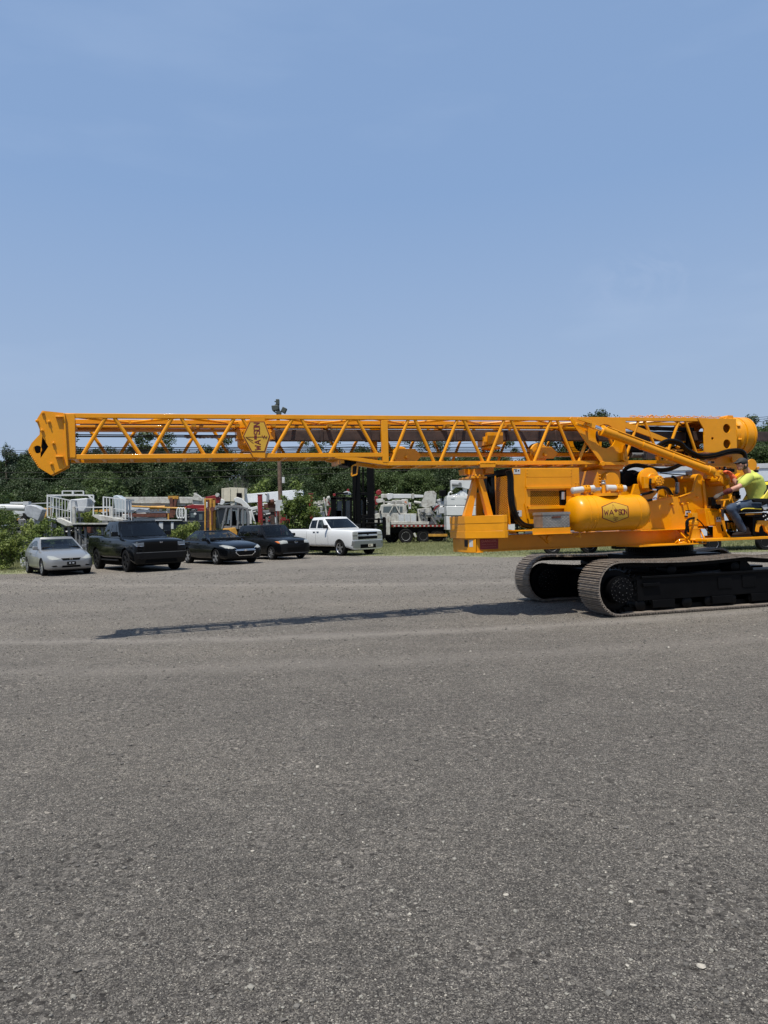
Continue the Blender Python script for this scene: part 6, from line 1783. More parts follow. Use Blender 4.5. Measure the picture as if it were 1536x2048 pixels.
k.new(M_WHITE).R(430, 1012, 500, 1048, .6, 1.0).P([(504, 1020), (512, 1048), (509, 1048), (502, 1024)], -.3, .1).R(515, 1006, 552, 1012, .5, .5).done('chassis_body', .02)
k.new(M_RUSTL).R(528, 1008, 550, 1016, .1, .3).T(535, 1005, 548, 1003, 0, .2).R(525, 1018, 548, 1030, .2, .5).done('winch_gear', .01)
k.new(M_BLK).R(500, 1036, 560, 1050, .3, 1.0).R(505, 1030, 545, 1036, .4, .7).leg(515, 1050, .5, .5).leg(550, 1050, .5, .5).leg(450, 1048, .8, .5).done('undercarriage')
k.new(M_LGREY).R(543, 1033, 553, 1048, -.3, .4).B(548, 1016, 548, 1033, -.2, .08).done('tank_can', .02)
k.new(M_AMBER).R(480, 1012, 484, 1015, -.25, .06).done('marker_lamp', 0)

# ---- red posts
for lab, x0, x1, y0, D in (('dark red steel post standing behind the boxy hatchback', 515, 523.5, 990, 44), ('dark red steel post half hidden by the leafy bush', 617.5, 625.5, 988, 46)):
    o, f = thing('steel_post', lab, 'steel post', D, (x0 + x1) / 2, group='dark red steel posts')
    k = K(o, f); a = k.U(x0, y0, 0); b = k.U(x1, y0, 0)
    k.new(M_RED).m.bb((a.x, 0, 0), (b.x, .22, a.z)); k.m.bb((a.x - .03, -.03, a.z + .002), (b.x + .03, .25, a.z + .04)); k.m.bb((a.x - .12, -.1, 0.002), (b.x + .12, .32, .05)); k.m.bb((b.x - .03, -.03, .3), (b.x + .0, -.002, a.z)); k.done('post')
o, f = thing('red_stand', 'low bright red steel frame under the grey cabinet', 'stand', 43, 570)
k = K(o, f); k.new(M_RED).R(560.5, 1038, 580, 1041, 0, .5).R(563, 1029, 571, 1038, .1, .3)
for x in (562, 567, 573, 579): k.leg(x, 1041, .05, .07); k.leg(x, 1041, .45, .07)
k.done('frame', 0)

# ---- floodlight pole
PD = 50
o, f = thing('floodlight_pole', 'weathered wooden pole with three dark floodlights rising behind the mast', 'floodlight pole', PD, 560)
k = K(o, f); p = k.U(556, 808, 0); q_ = k.U(561.5, 1046, 0)
m = MB().lathe([(.17, 0), (.14, p.z * .6), (.115, p.z)], (q_.x * .5 + p.x * .5, 0, 0), (0, 0, 1), 16); px_ = q_.x * .5 + p.x * .5
pl_o = m.build('pole', M_WOOD, o)
M_FLOOD = mat('floodlight casing', (.035, .045, .04), .5)
k.new(M_FLOOD).R(551.5, 798, 558, 809, -.2, .3).B(549, 803, 552, 803, -.1, .08).done('floodlight', .02)
k.new(M_FLOOD).P([(542.5, 811), (556, 809.5), (557, 819), (545, 822), (543.5, 818)], -.4, .4).done('floodlight', .03)
k.new(M_FLOOD).P([(565.5, 813), (573.5, 817), (569, 827), (561, 822)], -.4, .4).done('floodlight', .03)
k.new(M_FLOOD).B(551, 809, 557, 828, -.3, .12).B(556, 828, 564, 822, -.3, .10).B(547, 822, 556, 828, -.3, .08).C(558.5, 826, -.4, .14, .2, 14).B(555, 808, 559, 826, -.1, .14).done('lamp_bracket', 0)
k.new(M_LABEL).R(564, 954, 569, 966, -.15, .15).R(565.5, 957, 567.5, 964, -.16, .01).done('meter_box')
o, f = thing('electric_cabinet', 'grey metal cabinet on legs in front of the wooden pole', 'cabinet', 46, 562)
k = K(o, f); k.new(M_LGREY).R(551, 1000, 574, 1022, 0, .5).R(563, 1001, 573, 1021, -.01, .008).done('box', .01); k.new(M_GREYP).leg(553, 1022, .1, .08).leg(572, 1022, .1, .08).leg(553, 1022, .4, .08).leg(572, 1022, .4, .08).done('stand_leg', 0)
k.new(M_RUST).R(538, 1016, 551, 1024, .1, .4).leg(545, 1024, .3, .25).done('junction_box')

# ---- overhead wires
wires = [(893.5, 'dark overhead wire, highest of the parallel wires crossing behind the mast'), (897.5, 'dark overhead wire, second from the top of those crossing behind the mast'),
         (902, 'dark overhead wire, third from the top, just above the lower chord of the mast'), (936, 'dark overhead wire, upper of the two below the mast'), (948.5, 'dark overhead wire, lowest of all, below the mast')]
for y, lab in wires:
    D0 = 52; pts = []
    for i in range(25):
        X = -70 + i * 5.2; u = i / 24; pc_w = at_depth(558, y, D0)
        pts.append((X, D0 + .3, pc_w.z + .0009 * (X - pc_w.x) ** 2 - (.06 if y > 930 else .0)))
    tag(MB().sweep(pts, .016, 5, sub=1).build('power_line', M_TRIM), lab, 'power line', 'overhead wires along the yard')
# ---- small service truck behind the bush
o, f = thing('service_truck', 'white service truck with folded red and white arms between the bush and the black forklift', 'service truck', 54, 645)
k = K(o, f)
k.new(M_WORN).P([(626, 1024), (645, 1022), (648, 1050), (648, 1062), (626, 1062)], 0, 1.8).R(648, 1034, 700, 1062, 0, 1.8).done('cab', .03)
k.new(M_GLASS2).P([(631, 1026), (645, 1025), (646, 1035), (630, 1036)], -.02, .015).done('windscreen', 0)
k.new(M_WORN).R(625, 1005, 646, 1008, 0, .5).R(626, 1009, 645, 1012, .1, .5).P([(646, 995), (649, 994), (655, 1030), (652, 1032)], -.1, .25).C(636, 1018, 0, .2, .5, 14).C(641, 1017, 0, .2, .5, 14).T(655, 997, 660, 995, 0, .15).R(652, 996, 660, 1012, .2, .2).done('folded_arm', .02)
k.new(M_RED).P([(659, 1015), (662, 1016), (658, 1032), (654, 1032)], -.2, .2).B(656, 1003, 660, 1010, -.15, .1).done('red_strut')
k.new(M_BLK).R(628, 1058, 700, 1066, .2, .8).done('undercarriage'); ywheel(k, 640, 0, -.1, .48)

# ---- big black forklift
o, f = thing('forklift', 'large black forklift with two tall mast rails rising behind the white pickup', 'forklift', 45, 710)
k = K(o, f)
k.new(M_BLK)
for x0, x1 in ((704, 712), (711.8, 719.5)): k.P([(x0, 921), (x1, 921), (x1 + 3, 1060), (x0 + 3, 1060)], 0, .25)
for x0, x1 in ((733, 740), (739.8, 747.5)): k.P([(x0, 921), (x1, 921), (x1 + 2, 1060), (x0 + 2, 1060)], 0, .25)
k.R(684, 921, 747, 928, .05, .2).R(712, 985, 738, 990, .08, .15).R(714, 1030, 742, 1036, .08, .15)
for x in (706, 745): a = k.U(x, 1058, .1); k.m.bb((a.x - .1, .0, 0), (a.x + .1, .25, a.z))
k.done('mast', .01)
k.new(M_DARK).B(709, 925, 711, 1040, -.06, .06).B(713, 925, 707, 1035, -.1, .05).B(749, 930, 750, 1040, -.05, .03).T(726, 935, 727, 1040, .3, .06).done('lift_chain', 0)
k.new(M_BLK).R(662, 994, 733, 999, .8, 1.4).R(662, 995, 672, 1046, .8, .18).R(685, 995, 690, 1048, .8, .15).R(700, 996, 704, 1048, .8, .15).R(728, 996, 733, 1046, .8, .15).R(662, 995, 668, 1046, 2.0, .15).R(695, 995, 699, 1046, 2.0, .12).R(725, 996, 730, 1046, 2.0, .12)
k.B(668, 988, 696, 986, 1.0, .10).B(671, 990, 671, 996, 1.0, .12).done('cab_frame', .01)
k.new(mat('tinted cab glass', (.05, .075, .085), .1, coat=.5)).R(719, 1000, 733, 1036, 1.0, .02).done('cab_glass', 0)
k.new(MATS['tinted cab glass']).R(690, 1001, 700, 1040, 1.4, .02).done('cab_glass', 0); k.new(MATS['tinted cab glass']).R(673, 1002, 684, 1040, 1.5, .02).done('cab_glass', 0)
k.new(M_BLK).R(691, 1008, 701, 1044, 1.5, .4).R(672, 1020, 684, 1046, 1.5, .5).done('seat', .04)
k.new(M_RED).R(666, 987, 671, 992, .9, .25).done('tail_lamp', .01); k.new(M_RED).C(696, 980, 1.1, .08, .16, 12).done('beacon', 0)
k.new(M_LGREY).P([(686, 985), (694, 982), (700, 984), (703, 989), (688, 990)], 1.0, .3).done('air_intake', .02)
k.new(M_BLK).R(655, 1044, 748, 1078, .5, 2.0).done('body', .04)
k.new(M_BLK).R(722, 1037, 768, 1040, -.4, .12).R(722, 1045, 768, 1048, -.4, .12).R(728, 1037, 732, 1052, -.35, .1).R(742, 1036, 748, 1056, -.35, .1).R(755, 1036, 760, 1050, -.38, .1).R(724, 1052, 764, 1056, -.35, .12).done('carriage', .01)
k.new(M_BLK).R(765, 1034, 771, 1076, -.5, .14).done('fork', .01); k.new(M_BLK).R(724, 1034, 730, 1076, -.5, .14).done('fork', .01)
for x in (672, 735): ywheel(k, x, 0, .35, .62, rim_m=M_GREYP)

# ---- digger derrick truck
o, f = thing('digger_truck', 'old white digger derrick truck with rusty flat bed on the grass behind the white pickup', 'utility truck', 52, 810)
k = K(o, f)
k.new(M_WORN).P([(757, 1046), (758, 1022), (762, 1010), (768, 1008.5), (806, 1008.5), (812, 1010), (814, 1022), (814, 1046)], 0, 2.0).P([(740, 1030), (758, 1026), (758, 1046), (740, 1046)], .2, 1.6).done('cab', .03)
k.new(M_GLASS2).P([(767, 1013), (785, 1012.5), (783, 1024.5), (766, 1024.5)], -.02, .015).done('side_window', 0); k.new(M_GLASS2).P([(788, 1012.5), (798, 1012.5), (797, 1024.5), (786, 1024.5)], -.02, .015).done('side_window', 0)
k.new(M_GLASS2).R(799.5, 1013, 805, 1024.5, -.02, .015).done('side_window', 0)
k.new(M_WORN).B(787, 1010, 779, 1026, -.08, .07).B(791, 1010, 799, 1026, -.08, .08).R(760, 1027, 793, 1045, -.03, .028).done('door_trim', 0)
k.new(M_TRIM).R(759, 1021, 762, 1027, -.3, .2).done('wing_mirror'); 
k.new(M_WORN).R(794, 1027, 833, 1044, -.05, .5).R(780, 1043, 858, 1049, -.1, 2.1).done('tool_bin', .015)
k.new(M_LGREY).R(797, 1029, 808, 1043, -.07, .018).R(810, 1029, 820, 1043, -.07, .018).R(822, 1029, 832, 1043, -.07, .018).done('bin_door')
k.new(M_RUSTL).R(781, 1049.5, 894, 1054, -.15, 2.2).done('flat_bed', .005)
k.new(M_DANG)
for i in range(13): k.R(783 + i * 8.5, 1050, 787 + i * 8.5, 1053.5, -.165, .01)
k.use(M_WORN)
for i in range(13): k.R(787.3 + i * 8.5, 1050.4, 791 + i * 8.5, 1053, -.163, .008)
k.done('reflective_tape', 0)
k.new(M_WORN).R(772.5, 1031.5, 780, 1069.5, -.45, .25).done('outrigger', .01); k.new(M_BLK).R(767, 1036, 772, 1072, -.3, .2).R(770, 1070, 782, 1073, -.5, .4).done('outrigger_foot')
# cab guard and boom
k.new(M_WORN).B(768, 1008, 768, 1000, .2, .1).B(775, 1006, 812, 1006, .1, .08).B(792, 1008, 792, 1000, .3, .12).B(768, 1004, 810, 1002, .3, .08).done('boom_rest', 0)
k.new(M_WHITE).P([(774, 987), (786, 987), (786, 996), (777, 1000), (774, 996)], .5, .5).R(786, 988, 823, 996.5, .55, .45).P([(823, 989), (847, 990), (847, 995), (824, 995.5)], .6, .35).done('boom', .02)
k.new(M_WORN).P([(752, 998), (766, 997), (768, 1004), (755, 1006), (752, 1003)], .4, .5).R(762, 988, 775, 996, .5, .3).R(824, 987, 828, 998, .45, .5).T(828, 1004, 842, 1006, .4, .1).R(784, 1000, 812, 1003, .5, .4).done('boom_head', .03)
k.new(M_RED).P([(751, 985), (755, 980), (760, 979), (764, 985), (761, 989), (754, 991)], .5, .3).done('auger_drive', .04)
k.new(M_AMBER).R(809, 1003, 813, 1007, .2, .1).done('marker_lamp', 0)
k.new(M_WORN).P([(838, 1012), (846, 998), (850, 984), (858, 982), (868, 982), (873, 987), (871, 1010), (852, 1016)], .5, .25).P([(838, 1012), (846, 998), (850, 984), (858, 984), (852, 1014)], 1.2, .2).done('turret_arm', .02)
k.new(M_GREYP); c = k.U(862, 996, .8); k.m.lathe([(.42, 0), (.42, .05), (.33, .06), (.33, .34), (.42, .35), (.42, .4)], (c.x, .75, c.z), (0, 1, 0), 24); k.done('winch_drum', 0)
k.new(M_WORN).P([(835, 1018), (862, 1015), (866, 1030), (876, 1049), (838, 1049)], .3, 1.0).done('turret_base', .02)
k.new(M_GREYP)
for a in ((838, 1020, 850, 1046), (850, 1018, 846, 1046), (858, 1024, 872, 1046), (862, 1020, 880, 1044), (842, 1030, 862, 1030), (868, 1016, 880, 1012)): k.B(*a, .15, .09)
k.m.ball(k.U(858, 1030, .1), .2, 8); k.m.ball(k.U(846, 1024, .1), .15, 8); k.done('hydraulic_lines', 0)
k.new(M_DARK).R(832, 1033, 836, 1043, .25, .04).R(856, 1033, 861, 1043, .25, .04).done('dark_opening', 0)
k.new(M_LABEL).R(817, 1005, 822, 1018, .4, .05).done('round_sign', .01); k.new(M_RED).R(818.5, 1009, 820.5, 1013, .385, .01).done('sign_mark', 0)
k.new(M_BLK).R(880, 980, 892, 992, .8, .7).R(884, 992, 887, 1002, 1.0, .2).done('equipment_box', .03)
k.new(M_WORN).P([(867, 1022), (872, 1013), (880, 1010), (880, 1014), (871, 1024)], .1, .3).done('striped_guard', .01); k.new(M_RED).P([(867, 1020), (872, 1012), (879, 1009), (879, 1011), (872, 1016), (868, 1022)], .06, .03).P([(868, 1017), (875, 1012), (876, 1013), (869, 1019)], .05, .03).done('stripe', 0)
k.new(M_LGREY).P([(872, 1000), (884, 996), (894, 1004), (890, 1010), (876, 1008)], 1.2, .6).R(877, 1015, 893, 1027, .9, .8).done('cargo_cover', .03)
k.new(M_BLK).R(768, 1055, 890, 1066, .2, 1.5).R(834, 1058, 856, 1082, 0, .4).R(858, 1070, 880, 1080, .5, .6).done('chassis', .01)
k.new(M_OCHRE).R(857, 1068, 895, 1073, -.2, .3).done('rear_step'); k.new(M_WORN).B(828, 1066, 832, 1074, -.1, .14).done('fuel_cap')
for x, t, rr in ((811, .0, .54), (783, 1.7, .54), (846, .1, .5), (874, .1, .5)): ywheel(k, x, 0, t, rr, rim_m=M_LABEL if x == 811 else M_GREYP)

# ---- white bucket truck behind the A-frame
o, f = thing('bucket_truck', 'clean white bucket truck seen behind the yellow counterweight frame', 'bucket truck', 49, 940)
k = K(o, f)
k.new(M_WHITE).R(893.5, 993, 1020, 1010.5, 0, 2.2).R(893, 1012, 1020, 1031, -.03, 2.2).R(893, 1032.5, 903, 1060, 0, 2.0).R(903, 1032.5, 1030, 1066, .1, 2.0).done('utility_body', .03)
k.new(M_LGREY).R(902, 995, 909, 998.5, -.02, .015).R(929, 995, 936, 998.5, -.02, .015).R(894, 1010.6, 1020, 1011.9, .04, 1.9).done('vent')
k.new(M_WHITE)
for i in range(8): k.R(903 + i * 9, 989.5, 909 + i * 9, 991, .2, .2)
k.R(895, 990.5, 1018, 992.5, .1, 1.9).done('roof_edge', .01)
k.new(M_WHITE).P([(901.5, 961), (904, 960), (925, 961), (925, 958.5), (950, 958), (948, 976), (936, 978), (922, 974), (912, 974), (904, 981), (901.5, 981)], .5, .6).R(926, 974, 934, 990, .7, .35).P([(905, 990), (917, 985), (922, 981), (932, 986), (936, 990)], .6, .5).done('lift_arm', .02)
k.new(M_GREYP).T(904, 969, 917, 970, .45, .10).C(920, 968, .42, .12, .1, 12).done('pin', 0)
k.new(M_WHITE).m.sweep([k.U(x, y, .3) for x, y in ((897, 991), (898, 986), (902, 984), (904, 986))], .05, 6); k.done('hook_rail', 0)
k.new(M_BLK).R(905, 1060, 1020, 1072, .4, 1.4).done('chassis')
for x in (935, 1000): ywheel(k, x, 0, .1, .48, rim_m=M_LABEL)

# ---- long white box trailer behind the rig, on the right
o, f = thing('box_trailer', 'long white enclosed trailer standing on the grass behind the rig at the right', 'trailer', 28.5, 1330, deg=2)
k = K(o, f)
a = k.U(1190, 935, 0); b = k.U(1700, 940, 0); zt_ = k.U(1330, 934, 0).z
k.new(mat('trailer white', (.48, .52, .57), .4, coat=.2, var=.05)).m.bb((a.x, 0, .62), (b.x, 2.4, zt_)); k.done('body', .04)
k.new(M_LGREY).m.bb((a.x - .03, -.04, zt_ - .16), (b.x + .03, -.002, zt_ + .03)); k.m.bb((a.x - .02, -.03, .56), (b.x + .02, -.002, .64)); k.done('trim_rail')
k.new(M_LGREY)
for i in range(14): k.m.bb((a.x + .4 + i * .75, -.008, .66), (a.x + .415 + i * .75, -.001, zt_ - .17))
k.done('panel_seam', 0)
k.new(M_RUST).m.bb((k.U(1371, 940, 0).x, -.03, zt_ - .75), (k.U(1384, 940, 0).x, -.005, zt_ - .2)); k.done('rust_patch', 0)
k.new(M_BLK).m.bb((a.x + .2, .3, .42), (b.x - .2, 2.1, .555)); k.m.bb((a.x + .9, .5, .2), (a.x + 1.4, 1.0, .42)); k.done('chassis')
for x in (1423, 1527): ywheel(k, x, 0, -.02, .33, rim_m=M_RIM)
o, f = thing('utility_trailer', 'low grey utility trailer behind the deck of the rig, only its wheels showing', 'trailer', 30, 1110)
k = K(o, f)
k.new(M_GREYP).R(1065, 1062, 1205, 1076, 0, 1.6).done('bed', .02); k.new(M_BLK).R(1070, 1077, 1200, 1084, .2, 1.2).done('chassis')
for x in (1102, 1176): ywheel(k, x, 0, -.05, .36, rim_m=M_RIM)
# ---- more machinery of the crowded yard
def folded(px, y0, y1, w_px, D, seed, label, m1, m2):
    R_ = random.Random(seed)
    o, f = thing('hydraulic_boom', label, 'boom', D, px, deg=R_.uniform(-8, 8)); k = K(o, f)
    h = y1 - y0; x0, x1 = px - w_px / 2, px + w_px / 2
    k.new(m1).P([(x0, y0 + h * .12), (x1, y0), (x1, y0 + h * .22), (x0, y0 + h * .36)], 0, .4).done('boom', .02)
    k.new(m1).P([(x0 + 3, y0 + h * .45), (x1 - 5, y0 + h * .34), (x1 - 5, y0 + h * .46), (x0 + 3, y0 + h * .58)], .3, .35).done('lower_boom', .02)
    k.new(M_STEEL).T(x0 + w_px * .2, y0 + h * .42, x0 + w_px * .7, y0 + h * .30, -.15, .05).done('cylinder', 0)
    k.new(m2).P([(x1 - w_px * .24, y0 - h * .08), (x1 + 1, y0 - h * .05), (x1 + 2, y0 + h * .5), (x1 - w_px * .14, y0 + h * .62), (x1 - w_px * .22, y0 + h * .3)], -.1, .6).done('knuckle', .04)
    for i in range(5):
        k.new(m2); x = x0 + w_px * R_.uniform(.1, .9); y = y0 + h * R_.uniform(.4, .9); k.R(x - 1.5, y - 1.2, x + R_.uniform(1, 4), y + R_.uniform(.8, 3), R_.uniform(-.3, .4), .3); k.done('fitting', .01)
    k.new(M_BLK).m.sweep([k.U(x0 + w_px * q, y0 + h * (.5 + .25 * math.sin(q * 9 + seed)), -.2) for q in (0, .2, .4, .6, .8, 1)], .03, 6); k.done('hose', 0)
    k.new(m1).R(x0 + w_px * .3, y0 + h * .55, x0 + w_px * .62, y1, .1, .7).done('turret', .03)
    a = k.U(x0, y1, .1); b = k.U(x1, y1, .1)
    k.new(M_GREYP).m.bb((a.x, -.1, a.z - .25), (b.x, 1.2, a.z)); k.m.bb((a.x + .1, .3, 0), (a.x + .35, .8, a.z - .25)); k.m.bb((b.x - .4, .3, 0), (b.x - .1, .8, a.z - .25)); k.done('stand')
folded(285, 1012, 1036, 60, 55, 1, 'grey folded boom behind the long weathered boom, above the black pickup roof', M_LGREY, M_OCHRE)
folded(395, 1006, 1040, 40, 52, 2, 'worn white folded boom left of the ochre forklift mast', M_WORN, M_WHITE)
folded(538, 1018, 1046, 34, 50, 3, 'dark red and grey folded boom behind the boxy hatchback roof', M_GREYP, M_RED)
folded(590, 1012, 1044, 40, 58, 4, 'worn white folded boom partly hidden by the leafy bush', M_WORN, M_GREYP)
folded(640, 1000, 1026, 30, 60, 5, 'small worn white folded boom above the service truck', M_WORN, M_RED)
folded(742, 994, 1022, 26, 58, 6, 'white folded boom with red knuckle right of the black forklift mast', M_WORN, M_RED)
folded(60, 1018, 1050, 70, 44, 7, 'ochre and grey folded boom behind the yellow green bush at the left', M_LGREY, M_OCHRE)
folded(205, 1018, 1040, 44, 43, 8, 'ochre folded boom seen between the two railed platforms', M_OCHRE, M_WORN)
folded(880, 1004, 1034, 30, 57, 9, 'grey folded boom between the derrick truck and the white bucket truck', M_LGREY, M_WORN)
folded(232, 1030, 1052, 40, 45, 10, 'dark folded boom under the smaller railed platform', M_GREYP, M_WORN)
folded(318, 1024, 1046, 50, 50, 11, 'black and rust folded boom just above the black pickup roof', M_BLK, M_RUSTL)
folded(372, 1028, 1050, 36, 49, 12, 'navy folded boom beside the white hose coil', M_NAVY, M_WORN)
folded(448, 1000, 1020, 40, 60, 13, 'black folded boom between the red crane arm and the beige box', M_BLK, M_WORN)
folded(505, 1016, 1040, 36, 60, 14, 'grey folded boom left of the tall red post', M_GREYP, M_LGREY)
folded(548, 1000, 1016, 44, 62, 15, 'black and white folded boom below the long white crane boom', M_BLK, M_WORN)
folded(660, 1012, 1040, 30, 60, 16, 'grey folded boom behind the cab of the black forklift', M_GREYP, M_RED)
folded(790, 1000, 1020, 50, 62, 17, 'black folded boom behind the cab roof of the derrick truck', M_BLK, M_WORN)
folded(20, 1040, 1070, 60, 38, 18, 'dark steel frame boom low behind the left edge bush', M_BLK, M_GREYP)
folded(150, 1052, 1080, 60, 39, 19, 'black folded boom lying under the larger railed platform', M_BLK, M_RUSTL)
for i, (x, y, D, lab) in enumerate(((262, 1047, 41, 'rusty drum beside the black pickup mirror'), (476, 1049, 39.5, 'rusty drum in front of the forklift cab'), (540, 1040, 45, 'rusty drum right of the tall red post'))):
    o, f = thing('steel_drum', lab, 'drum', D, x, group='steel drums in the yard'); k = K(o, f)
    m = MB().lathe([(.28, 0), (.29, .01), (.28, .02), (.28, .28), (.295, .30), (.28, .32), (.28, .58), (.295, .60), (.28, .62), (.28, .86), (.29, .88)], (0, 0, 0), (0, 0, 1), 22); m.build('drum_shell', [M_RUSTL, M_GREYP, M_RUSTL][i], o)
    MB().lathe([(.26, 0), (.26, .004)], (0, 0, .882), (0, 0, 1), 20).build('lid', M_RUST, o)
# ================================================================== trees, bushes, grass
def leaf_mat(name, c1, c2, trans=.35):
    m = bpy.data.materials.new(name); m.use_nodes = True; t = m.node_tree; N = t.nodes.new; L = t.links.new
    for n in list(t.nodes): t.nodes.remove(n)
    out = N('ShaderNodeOutputMaterial'); d = N('ShaderNodeBsdfPrincipled'); d.inputs['Roughness'].default_value = .55; d.inputs['Specular IOR Level'].default_value = .3
    tr_ = N('ShaderNodeBsdfTranslucent'); mx_ = N('ShaderNodeMixShader'); mx_.inputs[0].default_value = trans
    geo = N('ShaderNodeNewGeometry'); tcn = N('ShaderNodeTexCoord'); n1 = N('ShaderNodeTexNoise'); n1.inputs['Scale'].default_value = 1.1; n1.inputs['Detail'].default_value = 3
    L(tcn.outputs['Object'], n1.inputs['Vector'])
    oi = N('ShaderNodeObjectInfo')
    ad = N('ShaderNodeMath'); ad.operation = 'MULTIPLY_ADD'; ad.inputs[1].default_value = .45; L(geo.outputs['Random Per Island'], ad.inputs[0]); L(n1.outputs['Fac'], ad.inputs[2])
    ad2 = N('ShaderNodeMath'); ad2.operation = 'MULTIPLY_ADD'; ad2.inputs[1].default_value = .35; L(oi.outputs['Random'], ad2.inputs[0]); L(ad.outputs[0], ad2.inputs[2])
    r = N('ShaderNodeMapRange'); r.inputs['From Min'].default_value = .45; r.inputs['From Max'].default_value = 1.25; L(ad2.outputs[0], r.inputs['Value'])
    mc = N('ShaderNodeMixRGB'); L(r.outputs['Result'], mc.inputs['Fac']); mc.inputs['Color1'].default_value = (*c1, 1); mc.inputs['Color2'].default_value = (*c2, 1)
    L(mc.outputs['Color'], d.inputs['Base Color']); L(mc.outputs['Color'], tr_.inputs['Color'])
    L(d.outputs[0], mx_.inputs[1]); L(tr_.outputs[0], mx_.inputs[2]); L(mx_.outputs[0], out.inputs['Surface'])
    return m
L_DARK = leaf_mat('leaf dark', (.018, .033, .012), (.050, .078, .025), .25)
L_MID = leaf_mat('leaf mid', (.030, .052, .017), (.078, .115, .033), .3)
L_PINE = leaf_mat('needle dark', (.018, .034, .020), (.040, .062, .032), .15)
L_BUSH = leaf_mat('leaf bush', (.060, .095, .020), (.16, .21, .05), .35)
L_WEED = leaf_mat('leaf weed', (.085, .120, .025), (.20, .24, .06), .35)

def leaves(lobes, n, size, seed, inner=.35, droop=.0):
    """quads scattered through the shells of ellipsoid lobes [(cx,cy,cz,rx,ry,rz)]"""
    R_ = np.random.default_rng(seed)
    lob = np.array(lobes); vol = lob[:, 3] * lob[:, 4] + lob[:, 3] * lob[:, 5]
    idx = R_.choice(len(lob), n, p=vol / vol.sum())
    d = R_.normal(size=(n, 3)); d /= np.linalg.norm(d, axis=1)[:, None]
    rad = 1 - inner * R_.random(n) ** 1.5 + R_.normal(0, .06, n)
    # clump structure: twigs carry several leaves
    c = lob[idx, :3] + d * lob[idx, 3:] * rad[:, None]
    c += R_.normal(0, size * .8, (n, 3))
    nrm = d * .8 + R_.normal(0, .7, (n, 3)) + np.array([0, 0, .35]); nrm /= np.linalg.norm(nrm, axis=1)[:, None]
    a = np.cross(nrm, R_.normal(size=(n, 3))); a /= np.linalg.norm(a, axis=1)[:, None]; b = np.cross(nrm, a)
    s1 = size * R_.uniform(.6, 1.4, n)[:, None]; s2 = s1 * R_.uniform(.45, .8, n)[:, None]
    bend = nrm * s1 * .25
    V = np.stack([c - a * s1, c - b * s2 + bend * .3, c + a * s1 - bend, c + b * s2 + bend * .3], 1).reshape(-1, 3)
    F = np.arange(n * 4).reshape(n, 4)
    return V, F
def leaf_object(name, V, F, m, parent=None):
    me = np_mesh(name, V, F, [m]); return link_mesh(name, me, parent)

def make_tree(seed, h, r, kind):
    R_ = np.random.default_rng(seed); root = empty('tree', (0, 0, 0))
    m = MB(); tips = []
    th = h * .62
    lean = R_.normal(0, .25, 2)
    m.sweep([(0, 0, 0), (lean[0] * .3, lean[1] * .3, th * .4), (lean[0], lean[1], th), (lean[0] * 1.2, lean[1] * 1.2, h * .9)], lambda u: .26 * (1 - u * .85), 8, sub=3)
    lobes = []
    if kind == 'pine':
        n = 13
        for i in range(n):
            z = h * (.22 + .74 * i / n); rr = r * (1 - (i / n)) ** .7 * R_.uniform(.7, 1.1) + .3
            for k_ in range(4):
                a = R_.uniform(0, 6.28); e = (math.cos(a) * rr * .55, math.sin(a) * rr * .55, z + R_.normal(0, .2))
                m.tube((lean[0] * z / h, lean[1] * z / h, z - .2), e, .05, .02, n=5)
                lobes.append((*e, rr * .55, rr * .55, h * .032 + .12))
        lobes.append((lean[0], lean[1], h * .97, .3, .3, .6))
    else:
        nb = 12
        for i in range(nb):
            a = i * 2.4 + R_.uniform(-.4, .4); z0 = h * R_.uniform(.2, .6); z1 = h * R_.uniform(.42, .88)
            q = r * math.sqrt(max(.08, 1 - ((z1 / h - .52) / .48) ** 2)) * R_.uniform(.45, .8)
            e = Vector((math.cos(a) * q, math.sin(a) * q, z1))
            m.sweep([(lean[0] * .4, lean[1] * .4, z0), e * .5 + Vector((0, 0, z0 * .35)), e], lambda u: .10 * (1 - u * .8), 6, sub=2)
            s_ = r * R_.uniform(.30, .46); lobes.append((*e, s_, s_, s_ * R_.uniform(.65, .9)))
            for j in range(3):
                o_ = R_.normal(0, s_ * .75, 3); q2 = s_ * R_.uniform(.35, .6); lobes.append((*(np.array(e) + o_), q2, q2, q2 * .8))
        lobes.append((lean[0], lean[1], h * .88, r * .4, r * .4, h * .11)); lobes.append((0, 0, h * .56, r * .78, r * .78, h * .33)); lobes.append((lean[0], lean[1], h * .80, r * .52, r * .52, h * .16))
        for j in range(7):      # skirts of foliage reaching down at the wood's edge
            a = R_.uniform(0, 6.28); lobes.append((math.cos(a) * r * .65, math.sin(a) * r * .65, h * R_.uniform(.10, .3), r * .34, r * .34, h * .12))
    m.build('trunk', M_BARK, root)
    V, F = leaves(lobes, 46000 if kind != 'pine' else 30000, .115 if kind != 'pine' else .10, seed, inner=.6)
    leaf_object('crown', V, F, {'pine': L_PINE, 'dark': L_DARK, 'mid': L_MID}[kind], root)
    return root
protos = [make_tree(3, 12, 4.6, 'dark'), make_tree(8, 12, 4.2, 'mid'), make_tree(15, 12, 4.4, 'dark'), make_tree(21, 12.5, 3.4, 'pine'), make_tree(33, 12, 5.0, 'mid'), make_tree(41, 11, 4.0, 'dark')]
used_p = set()
def place_tree(ki, loc, sc, rz, label, group, wide=1.0):
    p = protos[ki]
    if ki in used_p: o = copy_tree(p)
    else: o = p; used_p.add(ki)
    o.location = loc; o.scale = (sc * wide, sc * wide, sc); o.rotation_euler = (0, 0, rz)
    tag(o, label, 'tree', group); return o
